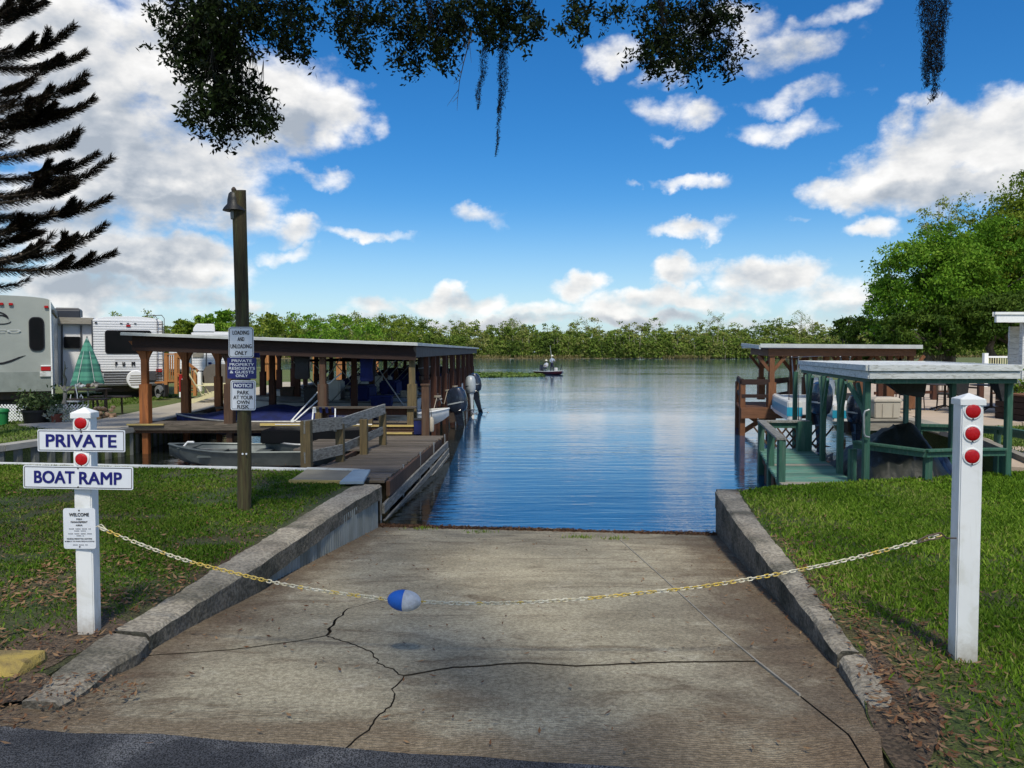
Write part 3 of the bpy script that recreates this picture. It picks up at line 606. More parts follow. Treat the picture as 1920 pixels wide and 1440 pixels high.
# weeds in the ramp joint
for k, (px, py, s, nb) in enumerate(((790, 995, .10, 60), (900, 1001, .09, 50), (1090, 1011, .10, 80), (1150, 1013, .08, 60))):
    p = RP(px, py); n = nb; c = np.stack([p.x+rng.normal(0, s, n), p.y+rng.normal(0, .03, n), np.full(n, rampz(p.x, p.y)+.01)], 1)
    D = unit(np.stack([rng.normal(0, .5, n), rng.normal(0, .4, n), np.ones(n)], 1)); stuff(quads('weeds', leaves(c+D*.02, D, .05, .008), M_grass, rng.uniform(.2, 1, n)), ['low green weeds in the ramp joint nearest the pier', 'thin row of weeds growing in the ramp joint beneath open water', 'round tuft of weeds in the ramp joint left of the seam', 'small tuft of weeds at the top of the ramp seam'][k], 'weeds')
# ------------------------------------------------------------------ far wood and trees
M_bark = mat('grey_bark', (.16, .13, .10), (.08, .065, .05), scale=8, stretch=(1, 1, .3), bump=2, bscale=20, rough=.95)
M_pale = mat('pale_branches', (.42, .38, .30), (.30, .27, .2), scale=3, rough=.9, var=.1)
M_wood_far = leafmat('far_wood_leaves', [(.06, .09, .018), (.11, .18, .028), (.19, .26, .04), (.25, .26, .08), (.32, .35, .09)], trans=.2, rough=.8)
def clumps(cent, radii, nclump, nper, leaf, aspect=.5, shell=.35, squash=.55, csize=.28, droop=0.0, lowcut=-.75):
    cent = np.array(cent, float); radii = np.array(radii, float)
    d = unit(rng.normal(size=(nclump*2, 3))); d = d[d[:, 2] > lowcut][:nclump]; nclump = len(d)
    r = rng.uniform(shell, 1, nclump)**.7; jig = .82+.36*vnoise(np.arctan2(d[:, 1], d[:, 0])*2.2+5, d[:, 2]*2.6+7, int(cent[0]*3) % 17)
    cc = cent+d*radii*(r*jig)[:, None]
    cs = csize*radii.mean()*rng.uniform(.5, 1.2, nclump)
    C = np.repeat(cc, nper, 0); s = np.repeat(cs, nper)[:, None]
    o = rng.normal(size=(len(C), 3))*.5; C = C+o*s*np.array([1, 1, squash]); C[:, 2] -= droop*s[:, 0]*np.abs(o[:, 0]+o[:, 1])*.5
    out = unit(C-cent); D = unit(rng.normal(size=C.shape)*.8+out*.5+np.array([0, 0, -.25-droop]))
    t = np.repeat(rng.normal(0, .16, nclump), nper)+rng.normal(0, .14, len(C))
    return leaves(C, D, rng.uniform(.6, 1.3, len(C))*leaf, leaf*aspect*rng.uniform(.7, 1.2, len(C))), t
FV = []; FT = []
hx = [(-60, 603), (470, 590), (560, 592), (640, 589), (700, 593), (800, 595), (835, 604), (900, 607), (1000, 602), (1050, 606), (1150, 608), (1280, 606), (1330, 603), (1380, 610), (1470, 602), (1530, 608), (1570, 606), (1700, 600), (2050, 600)]
def htop(px): return float(np.interp(px, [a for a, b in hx], [b for a, b in hx]))
for row, (Y, n) in enumerate(((306, 130), (313, 110), (324, 90), (340, 60))):
    for i in range(n):
        px = -120+(2160)*(i+rng.uniform(-.4, .4))/n
        H = (662-htop(px))/FPX*Y+EYE
        H *= (.62, .82, 1.0, 1.02)[row]*rng.uniform(.76, 1.2); X = (px-960)/FPX*Y; rx = rng.uniform(2.6, 5.2)*(.8 if row == 0 else 1)
        V, t = clumps((X, Y+rng.uniform(-2, 2), H*.47), (rx, 3.2, H*.53), 46, 32, .85, aspect=.55, shell=.3, csize=.30, lowcut=-1)
        base = rng.choice([.25, .38, .5, .62, .75, .42]); FV.append(V); FT.append(t*.7+base-(.08 if row < 1 else 0))
    if row == 0:   # understorey
        n2 = 42000; x = rng.uniform(-260, 260, n2); C = np.stack([x, rng.uniform(303, 306, n2), rng.uniform(-.2, 7.0, n2)*rng.uniform(.25, 1, n2)], 1)
        FV.append(leaves(C, unit(rng.normal(size=(n2, 3))+[0, 0, .8]), 1.0, .5)); FT.append(rng.uniform(.1, .75, n2))
stuff(quads('far_wood', np.concatenate(FV), M_wood_far, np.clip(np.concatenate(FT), 0, 1)), 'green wood of mixed trees along the far shore of the lake', 'wood')
tr = MB()
for i in range(150):
    px = rng.uniform(250, 1640); Y = rng.uniform(303.5, 307); X = (px-960)/FPX*Y; h = rng.uniform(4, 9.5); l = rng.uniform(-1, 1)
    tr.tube([(X, Y, -.3), (X+l*.4, Y, h*.5), (X+l, Y, h)], [.10, .08, .03], 4)
    for q in range(2):
        a = rng.uniform(-1.6, 1.6); z = h*rng.uniform(.45, .8); tr.tube([(X+l*.5, Y, z), (X+l*.5+a, Y-.3, z+abs(a)*1.2)], [.06, .02], 3)
stuff(tr.build('pale_trunks', M_pale), 'pale thin trunks standing along the edge of the far wood', 'trunks')
n = 9000; x = rng.uniform(-230, 260, n); keep = vnoise(x*.06, x*0, 4) > .33; x = x[keep]; n = len(x)
stuff(quads('shore_reeds', leaves(np.stack([x, rng.uniform(301, 303.6, n), rng.uniform(-.45, .75, n)], 1), unit(np.stack([rng.normal(0, .3, n), rng.normal(0, .3, n), np.ones(n)], 1)), 1.0, .32), leafmat('reeds', [(.09, .09, .03), (.18, .155, .06), (.27, .22, .10)], trans=.1), rng.uniform(0, 1, n)), 'strip of tan reeds at the foot of the far wood', 'reeds')
# bare treetops sticking out of the wood
for k, (px, top, sp) in enumerate(((1500, 585, 1.6), (1522, 600, 1.2), (1345, 596, 1.6), (1100, 603, 1.2), (960, 600, 1.3), (1330, 604, 1.1))):
    Y = 318; X = (px-960)/FPX*Y; H = (662-top)/FPX*Y+EYE
    e = empty('bare_tree', (X, Y, -.3), ['tall grey half bare tree left of the big right hand trees', 'shorter bare topped tree next to the tall half bare one', 'pale twiggy tree above the middle of the far wood', 'small thin tree top poking out of the wood right of the fishing boat', 'thin tree top poking out of the wood left of the fishing boat', 'low forked tree top just left of the pale twiggy tree'][k], 'tree')
    mb = MB(); mb.tube([(X, Y, -.3), (X+.3, Y, H*.6), (X, Y, H)], [.22, .16, .04], 5)
    tips = []
    for q in range(16):
        z = H*rng.uniform(.6, .97); a = rng.normal(0, 1)*sp; p = (X+a, Y+rng.normal(0, .6), z+abs(a)*.9); mb.tube([(X+.2, Y, z), p], [.09, .03], 3); tips.append(p)
    mb.build('trunk', M_pale, e)
    C = np.repeat(np.array(tips), 22, 0)+rng.normal(0, .55, (len(tips)*22, 3))
    quads('crown', leaves(C, unit(rng.normal(size=C.shape)), .5, .25), M_wood_far, rng.uniform(.2, .8, len(C)), e)
def tree(loc, trunk_h, crown, label, m, group=None, tr=.28, name='leafy_tree', trunks=1, base=.5, mt=None, limbs=9):
    e = empty(name, loc, label, 'tree', group); x, y, z = loc; mb = MB()
    for q in range(trunks):
        ox = (q-(trunks-1)/2)*1.1; top = Vector(crown[0][0])
        mb.tube([(x+ox, y, z-.2), (x+ox*1.1+.1, y, z+trunk_h*.5), (x+ox*1.4, y, z+trunk_h), (x+(top.x-x)*.5+ox, y, z+trunk_h+(top.z-trunk_h)*.6)], [tr*1.25, tr, tr*.85, tr*.3], 9)
    for (c, rd, *_r) in crown:
        for q in range(limbs):
            d = Vector((rng.normal(), rng.normal(), rng.normal()*.6+.2)).normalized(); t = Vector(c)+Vector([d[i]*rd[i]*.8 for i in range(3)])
            s0 = Vector((x+rng.normal()*.2, y, z+trunk_h*rng.uniform(.7, 1.1))); mb.tube([s0, s0.lerp(t, .5)+Vector((0, 0, .4)), t], [tr*.42, tr*.26, tr*.06], 5)
    mb.smooth = True; mb.build('trunk', mt or M_bark, e)
    Vs = []; Ts = []
    for c, rd, nc, npr, lf, sq, dr in crown:
        V, t = clumps(c, rd, nc, npr, lf, squash=sq, droop=dr, csize=.22, shell=.45); Vs.append(V); Ts.append(t+base)
    quads('crown', np.concatenate(Vs), m, np.clip(np.concatenate(Ts), 0, 1), e); return e
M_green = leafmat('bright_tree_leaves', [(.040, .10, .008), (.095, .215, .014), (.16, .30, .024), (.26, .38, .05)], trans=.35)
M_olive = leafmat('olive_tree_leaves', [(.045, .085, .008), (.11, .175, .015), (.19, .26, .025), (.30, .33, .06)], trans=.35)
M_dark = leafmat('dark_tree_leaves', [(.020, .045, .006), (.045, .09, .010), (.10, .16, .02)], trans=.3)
tree((27.4, 50, 0), 2.4, [((27.2, 50, 5.4), (4.0, 3.6, 4.2), 260, 110, .25, .45, .5), ((30.8, 51, 6.0), (4.4, 3.5, 4.6), 240, 100, .25, .45, .5)], 'broad bright green tree rising behind the brown roofed dock', M_green, trunks=2, base=.5)
tree((36.8, 55, 0), 3.0, [((38.2, 55, 8.6), (5.8, 4.5, 5.9), 330, 110, .27, .45, .6), ((35.0, 53, 5.8), (4.6, 4, 5.2), 220, 100, .27, .45, .5)], 'tallest olive green tree at the picture edge behind the patio', M_olive, trunks=2, base=.5)
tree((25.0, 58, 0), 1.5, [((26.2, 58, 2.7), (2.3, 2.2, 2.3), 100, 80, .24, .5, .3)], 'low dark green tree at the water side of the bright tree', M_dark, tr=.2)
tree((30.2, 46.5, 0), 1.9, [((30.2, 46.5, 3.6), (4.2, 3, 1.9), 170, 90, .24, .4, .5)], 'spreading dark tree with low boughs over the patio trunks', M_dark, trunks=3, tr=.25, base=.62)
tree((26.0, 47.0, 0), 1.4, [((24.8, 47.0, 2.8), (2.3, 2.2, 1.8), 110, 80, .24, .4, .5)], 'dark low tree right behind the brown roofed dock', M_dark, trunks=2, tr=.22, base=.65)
tree((32.0, 58, 0), 5, [((31.5, 57, 11.4), (1.9, 1.8, 1.9), 60, 26, .2, .6, .2)], 'thin pale twiggy tree top between the bright and the olive tree', M_olive, tr=.12, base=.8, mt=M_pale, limbs=22)
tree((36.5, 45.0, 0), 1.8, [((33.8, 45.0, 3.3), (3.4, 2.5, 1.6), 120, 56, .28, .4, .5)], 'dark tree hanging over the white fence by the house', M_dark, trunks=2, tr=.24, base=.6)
for k, (px, top, Y, rx, lb) in enumerate(((345, 600, 62, 1.4, 'pale leaved young tree directly left of the trailer roof unit'), (385, 588, 64, 1.6, 'spiky light green tree above the white trailer roof unit'), (425, 585, 66, 1.7, 'light green tree just left of the utility pole'),
                                      (500, 590, 75, 3.2, 'dense rounded green tree just right of the utility pole'), (580, 592, 90, 4.2, 'broad green tree above the middle of the boat shed roof'), (655, 592, 105, 4.6, 'yellow green round tree above the boat shed roof'), (735, 595, 120, 5, 'rounded green tree above the lake side half of the shed roof'))):
    p = A(px, top, Y); H = p.z
    tree((p.x, Y, 0), H*.3, [((p.x, Y, H*.58), (rx, rx*.8, H*.45), 70, 50, .22+.0016*Y, .6, .1)], lb, M_green if k % 3 else M_olive, tr=.10, base=.55+.06*(k % 3), group='trees behind the trailers and the boat shed')
# lily pads
n = 5200; x = rng.uniform(-6.5, 3.0, n); y = rng.uniform(66, 84, n); k = (vnoise(x*.35+3, y*.25, 6)*1.1+.25*rng.uniform(size=n) > .35+.10*np.clip(x, 0, 4)) & (y > 67+.5*np.abs(x+2)) & (y < 82-1.2*np.clip(x, 0, 3)); x = x[k]; y = y[k]; n = len(x)
a = rng.uniform(0, 6.28, n); C = np.stack([x, y, WZ+rng.uniform(.01, .10, n)], 1); D = np.stack([np.cos(a), np.sin(a), rng.normal(0, .25, n)], 1); sd = np.stack([-np.sin(a), np.cos(a), rng.normal(0, .25, n)], 1)
stuff(quads('lily_pads', np.stack([C-D*.15, C+sd*.13, C+D*.15, C-sd*.13], 1), M_grassS, rng.uniform(0, 1, n)), 'green mat of lily pads floating off the end of the boat shed', 'lily pads')
# ------------------------------------------------------------------ materials for built things
M_orange = wood('orange_stained_wood', (.36, .13, .035), (.26, .085, .022), 'z', rough=.65, stain=(.12, .045, .02), stain_scale=.8, stain_amt=.6)
M_brown = wood('brown_weathered_wood', (.105, .055, .03), (.055, .03, .018), 'z', rough=.8, stain=(.12, .095, .065), stain_scale=.7, stain_amt=.4)
M_red = wood('red_brown_wood', (.085, .030, .014), (.045, .017, .010), 'z', rough=.7)  # darkened to stand for the shade inside the boat shed
M_redx = wood('red_brown_beam_wood', (.034, .015, .010), (.018, .009, .006), 'x', rough=.75)  # near black, so shed beams and ceiling read as deep shade
M_deckx = wood('dark_deck_board', (.15, .125, .095), (.075, .062, .048), 'x', rough=.85, var=.3, stain=(.05, .045, .03), stain_scale=1.5, stain_amt=.6)
M_greyx = wood('silvered_rail_wood', (.27, .27, .245), (.14, .14, .125), 'y', rough=.85, var=.15, stain=(.07, .065, .05), stain_scale=3, stain_amt=.7)
M_post = wood('treated_post_wood', (.17, .125, .055), (.095, .07, .035), 'z', rough=.85, stain=(.06, .06, .03), stain_scale=1.2, stain_amt=.7)
M_yel = wood('worn_yellow_paint', (.55, .42, .12), (.42, .32, .13), 'x', rough=.7, stain=(.22, .17, .09), stain_scale=3, stain_amt=.7)

M_gpaint = wood('green_painted_wood', (.038, .125, .083), (.028, .09, .06), 'z', rough=.6, stain=(.12, .17, .13), stain_scale=2.5, stain_amt=.5)
M_gdeck = wood('worn_green_deck_board', (.10, .26, .19), (.07, .19, .14), 'x', rough=.7, var=.3, stain=(.20, .20, .16), stain_scale=2.6, stain_amt=.85)
M_gdeck2 = wood('bare_grey_deck_board', (.30, .28, .23), (.2, .18, .14), 'x', rough=.8, var=.15)
M_white = mat('white_vinyl', (.86, .88, .86), (.82, .84, .82), scale=3, rough=.35, spec=.5, var=.0, stain=(.66, .66, .58), stain_scale=6.0, stain_amt=.35)
M_wpaint = mat('weathered_white_paint', (.66, .68, .66), (.54, .57, .55), scale=5, stretch=(1, 1, 4), rough=.6, var=.05, bump=.4, bscale=30, stain=(.24, .24, .2), stain_scale=9, stain_amt=.65)
M_roof = mat('pale_roof_sheet', (.72, .73, .70), (.55, .56, .53), scale=2.5, rough=.5, stain=(.3, .29, .25), stain_scale=3, stain_amt=.5, bump=.3, bscale=12)
M_fascia = mat('roof_edge_metal', (.55, .58, .56), (.44, .46, .44), scale=3, rough=.45)
M_sign = mat('sign_sheet_white', (.76, .80, .83), (.70, .74, .78), scale=4, rough=.4, var=0, spec=.5)
M_navy = mat('navy_lettering', (.010, .012, .16), rough=.5, var=0)
M_navyp = mat('navy_sign_sheet', (.020, .025, .16), (.016, .02, .12), rough=.45, var=0)
M_black = mat('black_lettering', (.012, .012, .016), rough=.5, var=0)
M_grey = mat('grey_lettering', (.22, .23, .25), rough=.5, var=0)
M_redl = mat('red_reflector', (.50, .004, .006), (.40, .002, .004), scale=60, rough=.25, spec=.4, var=0, bump=.3, bscale=240, coat=.15)
M_steel = mat('galvanised_steel', (.42, .43, .42), (.30, .30, .28), scale=12, metal=.7, rough=.45)
M_rust = mat('dark_steel', (.06, .05, .045), (.10, .07, .05), scale=12, metal=.5, rough=.6)
M_alu = mat('aluminium_hull', (.13, .15, .145), (.085, .10, .095), scale=4, metal=.35, rough=.45)
M_hull = mat('white_gelcoat', (.72, .73, .70), (.62, .63, .60), scale=3, rough=.3, spec=.5)
M_turq = mat('turquoise_gelcoat', (.03, .32, .46), (.02, .26, .40), rough=.3)
M_navyc = mat('navy_canvas', (.008, .018, .12), (.005, .010, .06), scale=5, rough=.85, bump=1.5, bscale=6)
M_blackc = mat('black_canvas', (.02, .021, .023), (.035, .036, .038), scale=4, rough=.6, bump=1.5, bscale=7)
M_motor = mat('dark_motor_cowl', (.018, .026, .045), (.012, .018, .03), rough=.22, spec=.6, coat=.4)
M_motorg = mat('grey_motor_cowl', (.36, .40, .42), (.28, .32, .34), rough=.3)
M_glass = mat('dark_tinted_glass', (.005, .006, .007), (.008, .008, .009), rough=.3, spec=.15, var=0)
M_beige = mat('beige_plastic', (.42, .38, .30), (.38, .34, .27), rough=.6)
M_cream = mat('cream_paint', (.72, .68, .42), (.64, .60, .36), rough=.6)
# ------------------------------------------------------------------ vinyl posts with signs and reflectors
M_vinyl = mat('post_vinyl', (.86, .88, .86), (.82, .84, .82), scale=3, rough=.35, spec=.5, var=0, stain=(.62, .62, .54), stain_scale=6.0, stain_amt=.5)
t = NT(M_vinyl.node_tree); bs_ = M_vinyl.node_tree.nodes['Principled BSDF']; src_ = bs_.inputs['Base Color'].links[0].from_socket; oc = t.n('ShaderNodeTexCoord').outputs['Object']; sx_ = t.n('ShaderNodeSeparateXYZ'); t.l(oc, sx_.inputs[0])
nz_ = t.noise(oc, 30, 5, .7); gz = t.step(t.m('ADD', sx_.outputs[2], t.m('MULTIPLY', t.m('SUBTRACT', nz_, .5), .16)), .16, -.02); st_ = t.m('MULTIPLY', t.step(t.noise(t.v('MULTIPLY', oc, (40, 40, 2.5)), 1.0, 5, .6), .55, .75), .22)
t.l(t.mix(st_, t.mix(t.m('MULTIPLY', gz, .7), src_, (.30, .25, .17)), (.50, .50, .42)), bs_.inputs['Base Color'])
def vinyl_post(name, x, y, size, h, rz, label):
    e = empty(name, (x, y, 0), label, 'post', rz=rz); s = size/2
    b = MB(); b.box((0, 0, (h-.05)/2-.1), (size, size, h-.05+.2)); b.build('shaft', M_vinyl, e, world=False, bevel=.006)
    c = MB(); q = s+.008; c.add([(-q, -q, h-.062), (q, -q, h-.062), (q, q, h-.062), (-q, q, h-.062), (-q, -q, h-.03), (q, -q, h-.03), (q, q, h-.03), (-q, q, h-.03), (0, 0, h)],
        [(3, 2, 1, 0), (0, 1, 5, 4), (1, 2, 6, 5), (2, 3, 7, 6), (3, 0, 4, 7), (4, 5, 8), (5, 6, 8), (6, 7, 8), (7, 4, 8)])
    c.build('cap', M_white, e, world=False, bevel=.002); return e
def reflector(e, x, y, z, r):
    k = MB().lathe([(r*1.18, 0), (r*1.18, .004), (r*1.12, .006), (r*1.02, .006), (r*1.0, .004)], (x, y, z), 28, 'y'); k.v = [(a, y-(b-y), c) for a, b, c in k.v]
    k.smooth = True; rim = k.build('reflector', M_white, e, world=False)
    l = MB().lathe([(r*.98, .003), (r*.96, .007), (r*.8, .010), (r*.4, .012), (.001, .0125)], (x, y, z), 28, 'y'); l.v = [(a, y-(b-y), c) for a, b, c in l.v]
    l.smooth = True; l.build('lens', M_redl, rim, world=False)
    MB().box((x, y-.006, z-r*1.1), (.007, .004, .007)).build('screw', M_rust, rim, world=False)
lp = G(158, 1192); PL = vinyl_post('sign_post', lp.x, 4.375, .094, 1.295, R(5), 'white square post with PRIVATE and BOAT RAMP signs and two red reflectors')
yf = -.0475
def PZ(py, Y=4.33): return A(158, py, Y).z
reflector(PL, .0, yf, PZ(793), .034); reflector(PL, .0, yf, PZ(861), .034)
def sign(parent, name, px0, px1, py0, py1, Y, lines, plate_m, text_m, r=.012, border=None, tilt=0, label=None, inset_=.006, lw=.0035, dy=0, bold=.02):
    a = A(px0, py0, Y); b = A(px1, py1, Y); wd = (b.x-a.x); ht = (a.z-b.z); c = (a+b)/2
    e = bpy.data.objects.new(name, None); 
    pl = plate(wd, ht, r, .002); o = pl.build(name, plate_m, None, world=False)
    o.parent = parent; po = origin(parent); v = Vector((c.x-po.x, Y-po.y+dy, c.z-po.z))
    o.location = Matrix.Rotation(-parent.rotation_euler.z, 3, 'Z') @ v; o.rotation_euler = (0, tilt, -parent.rotation_euler.z)
    if label: o['label'] = label
    if border is not None: bo = ring(wd, ht, r, inset_, lw, -.0012).build('border', border, None, world=False); bo.parent = o
    L = [(s, cx*wd, cz*ht, ww*wd, hh*ht)+tuple(rest) for s, cx, cz, ww, hh, *rest in lines]
    text(L, text_m, o, y=-.0022, bold=bold); 
    for sx, sz in ((0, ht/2-.012), (0, -ht/2+.012)):
        MB().lathe([(.004, -.003), (.004, 0)], (sx, 0, sz), 8, 'y').build('bolt', M_rust, None, world=False).parent = o
    bpy.data.objects.remove(e); return o, wd, ht
sign(PL, 'private_sign', 70, 235, 806, 847, 4.325, [('PRIVATE', 0, 0, .81, .60)], M_sign, M_navy, border=M_black, r=.008, tilt=R(.6), bold=.022)
sign(PL, 'boat_ramp_sign', 43, 250, 874, 917, 4.30, [('BOAT', -.215, .01, .37, .56), ('RAMP', .205, -.01, .39, .56)], M_sign, M_navy, border=M_black, r=.010, tilt=R(1.0), bold=.022)
wl_lines = [('WELCOME', 0, .345, .62, .085, 0, .018), ('FISH', 0, .235, .17, .04), ('MANAGEMENT', 0, .165, .52, .045), ('AREA', 0, .085, .21, .04)]
sm_lines = [('CATCH BAG AND SIZE LIMITS', 0, -.005, .72, .026), ('ARE ENFORCED', 0, -.055, .40, .026), ('LAKE IS OPEN UNDER PERMIT', 0, -.125, .78, .026), ('LICENSE', 0, -.175, .25, .026)]
o, wd, ht = sign(PL, 'welcome_sign', 118, 180, 953, 1029, 4.315, wl_lines+[('FISHING PERMITTED ANYTIME', 0, -.25, .78, .032), ('SUBJECT TO PARK REGULATIONS', 0, -.315, .92, .032)], M_sign, M_black, r=.014, border=None, bold=.02, label='white WELCOME fish management area sign')
# the small grey lines on that sign are soft in the photo: kept as fine grey rules of the same length
gr_ = MB()
for cz, ww in ((-.005, .72), (-.055, .40), (-.125, .78), (-.175, .27), (-.40, .50)):
    n_ = int(ww*26)
    for i in range(n_):
        if (i*7) % 5 == 0: continue
        gr_.add([((-ww/2+(i+.12)*ww/n_)*wd, -.0022, (cz-.011)*ht), ((-ww/2+(i+.82)*ww/n_)*wd, -.0022, (cz-.011)*ht), ((-ww/2+(i+.82)*ww/n_)*wd, -.0022, (cz+.011)*ht), ((-ww/2+(i+.12)*ww/n_)*wd, -.0022, (cz+.011)*ht)], [(0, 1, 2, 3)])
g_ = gr_.build('small_print', M_grey, None, world=False); g_.parent = o
rp = G(1816, 1243); PR = vinyl_post('reflector_post', rp.x, 3.99, .107, 1.395, R(-9), 'taller white square post with three red reflectors on the right lawn')
for py in (771, 813.5, 856): reflector(PR, .0, -.054, A(1816, py, 3.93).z, .0365)
# ------------------------------------------------------------------ chain and float
chain_px = [(188, 990), (262, 1020), (340, 1048), (430, 1072), (520, 1093), (620, 1110), (700, 1120), (728, 1124), (758, 1126), (790, 1128), (850, 1131), (930, 1131), (1010, 1128), (1100, 1122), (1200, 1112), (1290, 1103), (1380, 1090), (1470, 1074), (1560, 1056), (1650, 1034), (1735, 1011), (1762, 1003)]
def chY(px): return 4.30+(3.96-4.30)*(px-188)/(1735-188)
cp = [A(x, y, chY(x)) for x, y in chain_px]
cum = [0]
for a, b in zip(cp[:-1], cp[1:]): cum.append(cum[-1]+(b-a).length)
tot = cum[-1]
def cat(t):
    for i in range(len(cum)-1):
        if t <= cum[i+1] or i == len(cum)-2:
            f = (t-cum[i])/(cum[i+1]-cum[i]); p0 = cp[max(i-1, 0)]; p1, p2 = cp[i], cp[i+1]; p3 = cp[min(i+2, len(cp)-1)]
            return .5*((2*p1)+(p2-p0)*f+(2*p0-5*p1+4*p2-p3)*f*f+(3*p1-p0-3*p2+p3)*f**3)
def linkmesh(m):
    mb = MB(); L = .0145; r = .0085; pts = []
    for i in range(14):
        a = 2*math.pi*i/14; pts.append(Vector((math.cos(a)*r+(L-r if math.cos(a) > 0 else -(L-r)), math.sin(a)*r, 0)))
    rings = []
    for i, p in enumerate(pts):
        d = (pts[(i+1) % 14]-pts[i-1]).normalized(); n = Vector((-d.y, d.x, 0)); rings.append([p+n*math.cos(t)*.0031+Vector((0, 0, 1))*math.sin(t)*.0031 for t in [2*math.pi*j/5 for j in range(5)]])
    rings.append(rings[0]); mb.loft(rings, caps=False); mb.smooth = True
    o = mb.build('link', m, None, world=False); me = o.data; bpy.data.objects.remove(o); return me
M_chw = mat('cream_chain_plastic', (.74, .71, .58), (.60, .56, .40), scale=30, rough=.5, var=.12, stain=(.5, .38, .10), stain_scale=20, stain_amt=.6)
M_chy = mat('yellow_chain_plastic', (.66, .46, .05), (.55, .42, .12), scale=30, rough=.5, var=.12, stain=(.6, .56, .4), stain_scale=25, stain_amt=.5)
mw, my = linkmesh(M_chw), linkmesh(M_chy)
che = empty('chain', tuple(cp[8]), 'cream and yellow plastic chain hung across the ramp between the white posts', 'chain')
pitch = .0222; n = int(tot/pitch); co_ = cp[8]
for i in range(n):
    t = (i+.5)*tot/n; p = cat(t); d = (cat(min(t+.01, tot))-cat(max(t-.01, 0))).normalized()
    fl = cp[8]
    if (p-fl).length < .085: continue
    o = bpy.data.objects.new('link', my if (random.random() < .12 or .55 < t < 1.0 or (tot*.60 < t < tot*.76 and random.random() < .75)) else mw)
    COL.objects.link(o); o.parent = che; o.location = p-co_
    q = d.to_track_quat('X', 'Z'); o.rotation_euler = (q @ Matrix.Rotation((R(38) if i % 2 else R(-48))+random.uniform(-.25, .25), 3, 'X').to_quaternion()).to_euler()
fe = empty('float', tuple(cp[8]), 'egg shaped blue and white float threaded on the chain', 'float')
L_ = .0945; prof = [(.093*max(0.06, math.sqrt(max(0, 1-(t*t)))**1.05), t*L_) for t in [(-1+2*i/20) for i in range(21)]]
prof = [(r*.62, z) for r, z in prof]
M_fb = mat('blue_foam', (.012, .13, .55), (.010, .10, .45), scale=12, rough=.6, bump=.6, bscale=60, var=0)
M_fw = mat('white_foam', (.66, .69, .72), (.54, .58, .62), scale=14, rough=.7, bump=1, bscale=70, var=0, stain=(.36, .38, .38), stain_scale=14, stain_amt=.5)
a_ = MB().lathe(prof[:11], (0, 0, 0), 28, 'x'); a_.smooth = True; h1 = a_.build('blue_half', M_fb, fe, world=False)
b_ = MB().lathe([(prof[10][0]*.985, 0)]+prof[11:], (.0, 0, 0), 28, 'x'); b_.smooth = True; h2 = b_.build('white_half', M_fw, fe, world=False)
fe.rotation_euler = (0, R(4), R(-6))
# hooks
hk = empty('chain_hook', tuple(A(1760, 1008, 3.96)), 'dark steel snap hook joining the chain to the right post', 'hook')
m_ = MB(); P_ = lambda x, y: A(x, y, 3.95)
m_.tube([P_(1720, 1014), P_(1740, 1004), P_(1764, 999), P_(1770, 1003), P_(1760, 1010), P_(1742, 1012), P_(1722, 1018)], .0042, 6); m_.smooth = True; m_.build('clip', M_rust, hk)
m_ = MB().tube([P_(1766, 1001), P_(1775, 1009), P_(1793, 1009)], .0042, 6); m_.smooth = True; m_.build('pin', M_rust, hk)
hk = empty('chain_hook', tuple(A(186, 990, 4.31)), 'cream wire loop holding the chain at the left post', 'hook'); P_ = lambda x, y: A(x, y, 4.31)
m_ = MB(); m_.tube([P_(180, 988), P_(190, 983), P_(198, 991), P_(190, 993), P_(184, 986)], .003, 6); m_.smooth = True; m_.build('loop', M_chw, hk)
# ------------------------------------------------------------------ utility pole
up = G(458, 955); UP = empty('utility_pole', (up.x, up.y, 0), 'tall round wooden pole with a lamp and three signs on the left lawn', 'pole')
M_pole = wood('pole_wood', (.075, .06, .026), (.042, .032, .016), 'z', rough=.85, stain=(.11, .12, .045), stain_scale=1.4, stain_amt=.6, bump=1.2)
zt = A(458, 357, up.y).z
m_ = MB(); rings = []
for i in range(40):
    z = -.3+(zt+.3)*i/39; rr = .069-.002*z/3; cx = up.x+.012*math.sin(z*1.3)
    rings.append([(cx+math.cos(a)*rr*(1+.05*noise.noise(Vector((math.cos(a)*2, math.sin(a)*2, z*.8)))), up.y+math.sin(a)*rr, z+(.02*math.sin(a*1.0) if i == 39 else 0)) for a in [2*math.pi*j/18 for j in range(18)]])
m_.loft(rings); m_.smooth = True; m_.build('shaft', M_pole, UP)
lx = A(440, 380, up.y); lm = MB(); lm.lathe([(.035, .10), (.05, .085), (.062, .03), (.066, -.02), (.10, -.06), (.112, -.085), (.10, -.085)], (lx.x, up.y-.02, lx.z), 20); lm.smooth = True
LS = lm.build('lamp_housing', mat('dark_lamp_metal', (.03, .032, .035), (.05, .052, .05), rough=.5, metal=.4), UP)
MB().lathe([(.022, 0), (.026, .03), (.012, .05), (.001, .055)], (lx.x, up.y-.02, lx.z+.10), 10).build('photocell', M_rust, LS)
k_ = MB().lathe([(.034, 0), (.038, -.05), (.034, -.10), (.001, -.105)], (lx.x, up.y-.02, lx.z-.07), 14); k_.smooth = True; k_.build('bulb_guard', mat('dull_lamp_glass', (.20, .21, .20), rough=.2), LS)
MB().beam((lx.x+.03, up.y-.02, lx.z+.01), (up.x-.05, up.y-.02, lx.z+.01), .05, .06).build('bracket', M_rust, UP)
def psign(px0, px1, py0, py1, lines, pm, tm, bd, **k): return sign(UP, k.pop('name'), px0, px1, py0, py1, up.y-.078-k.pop('dd', 0), lines, pm, tm, border=bd, **k)
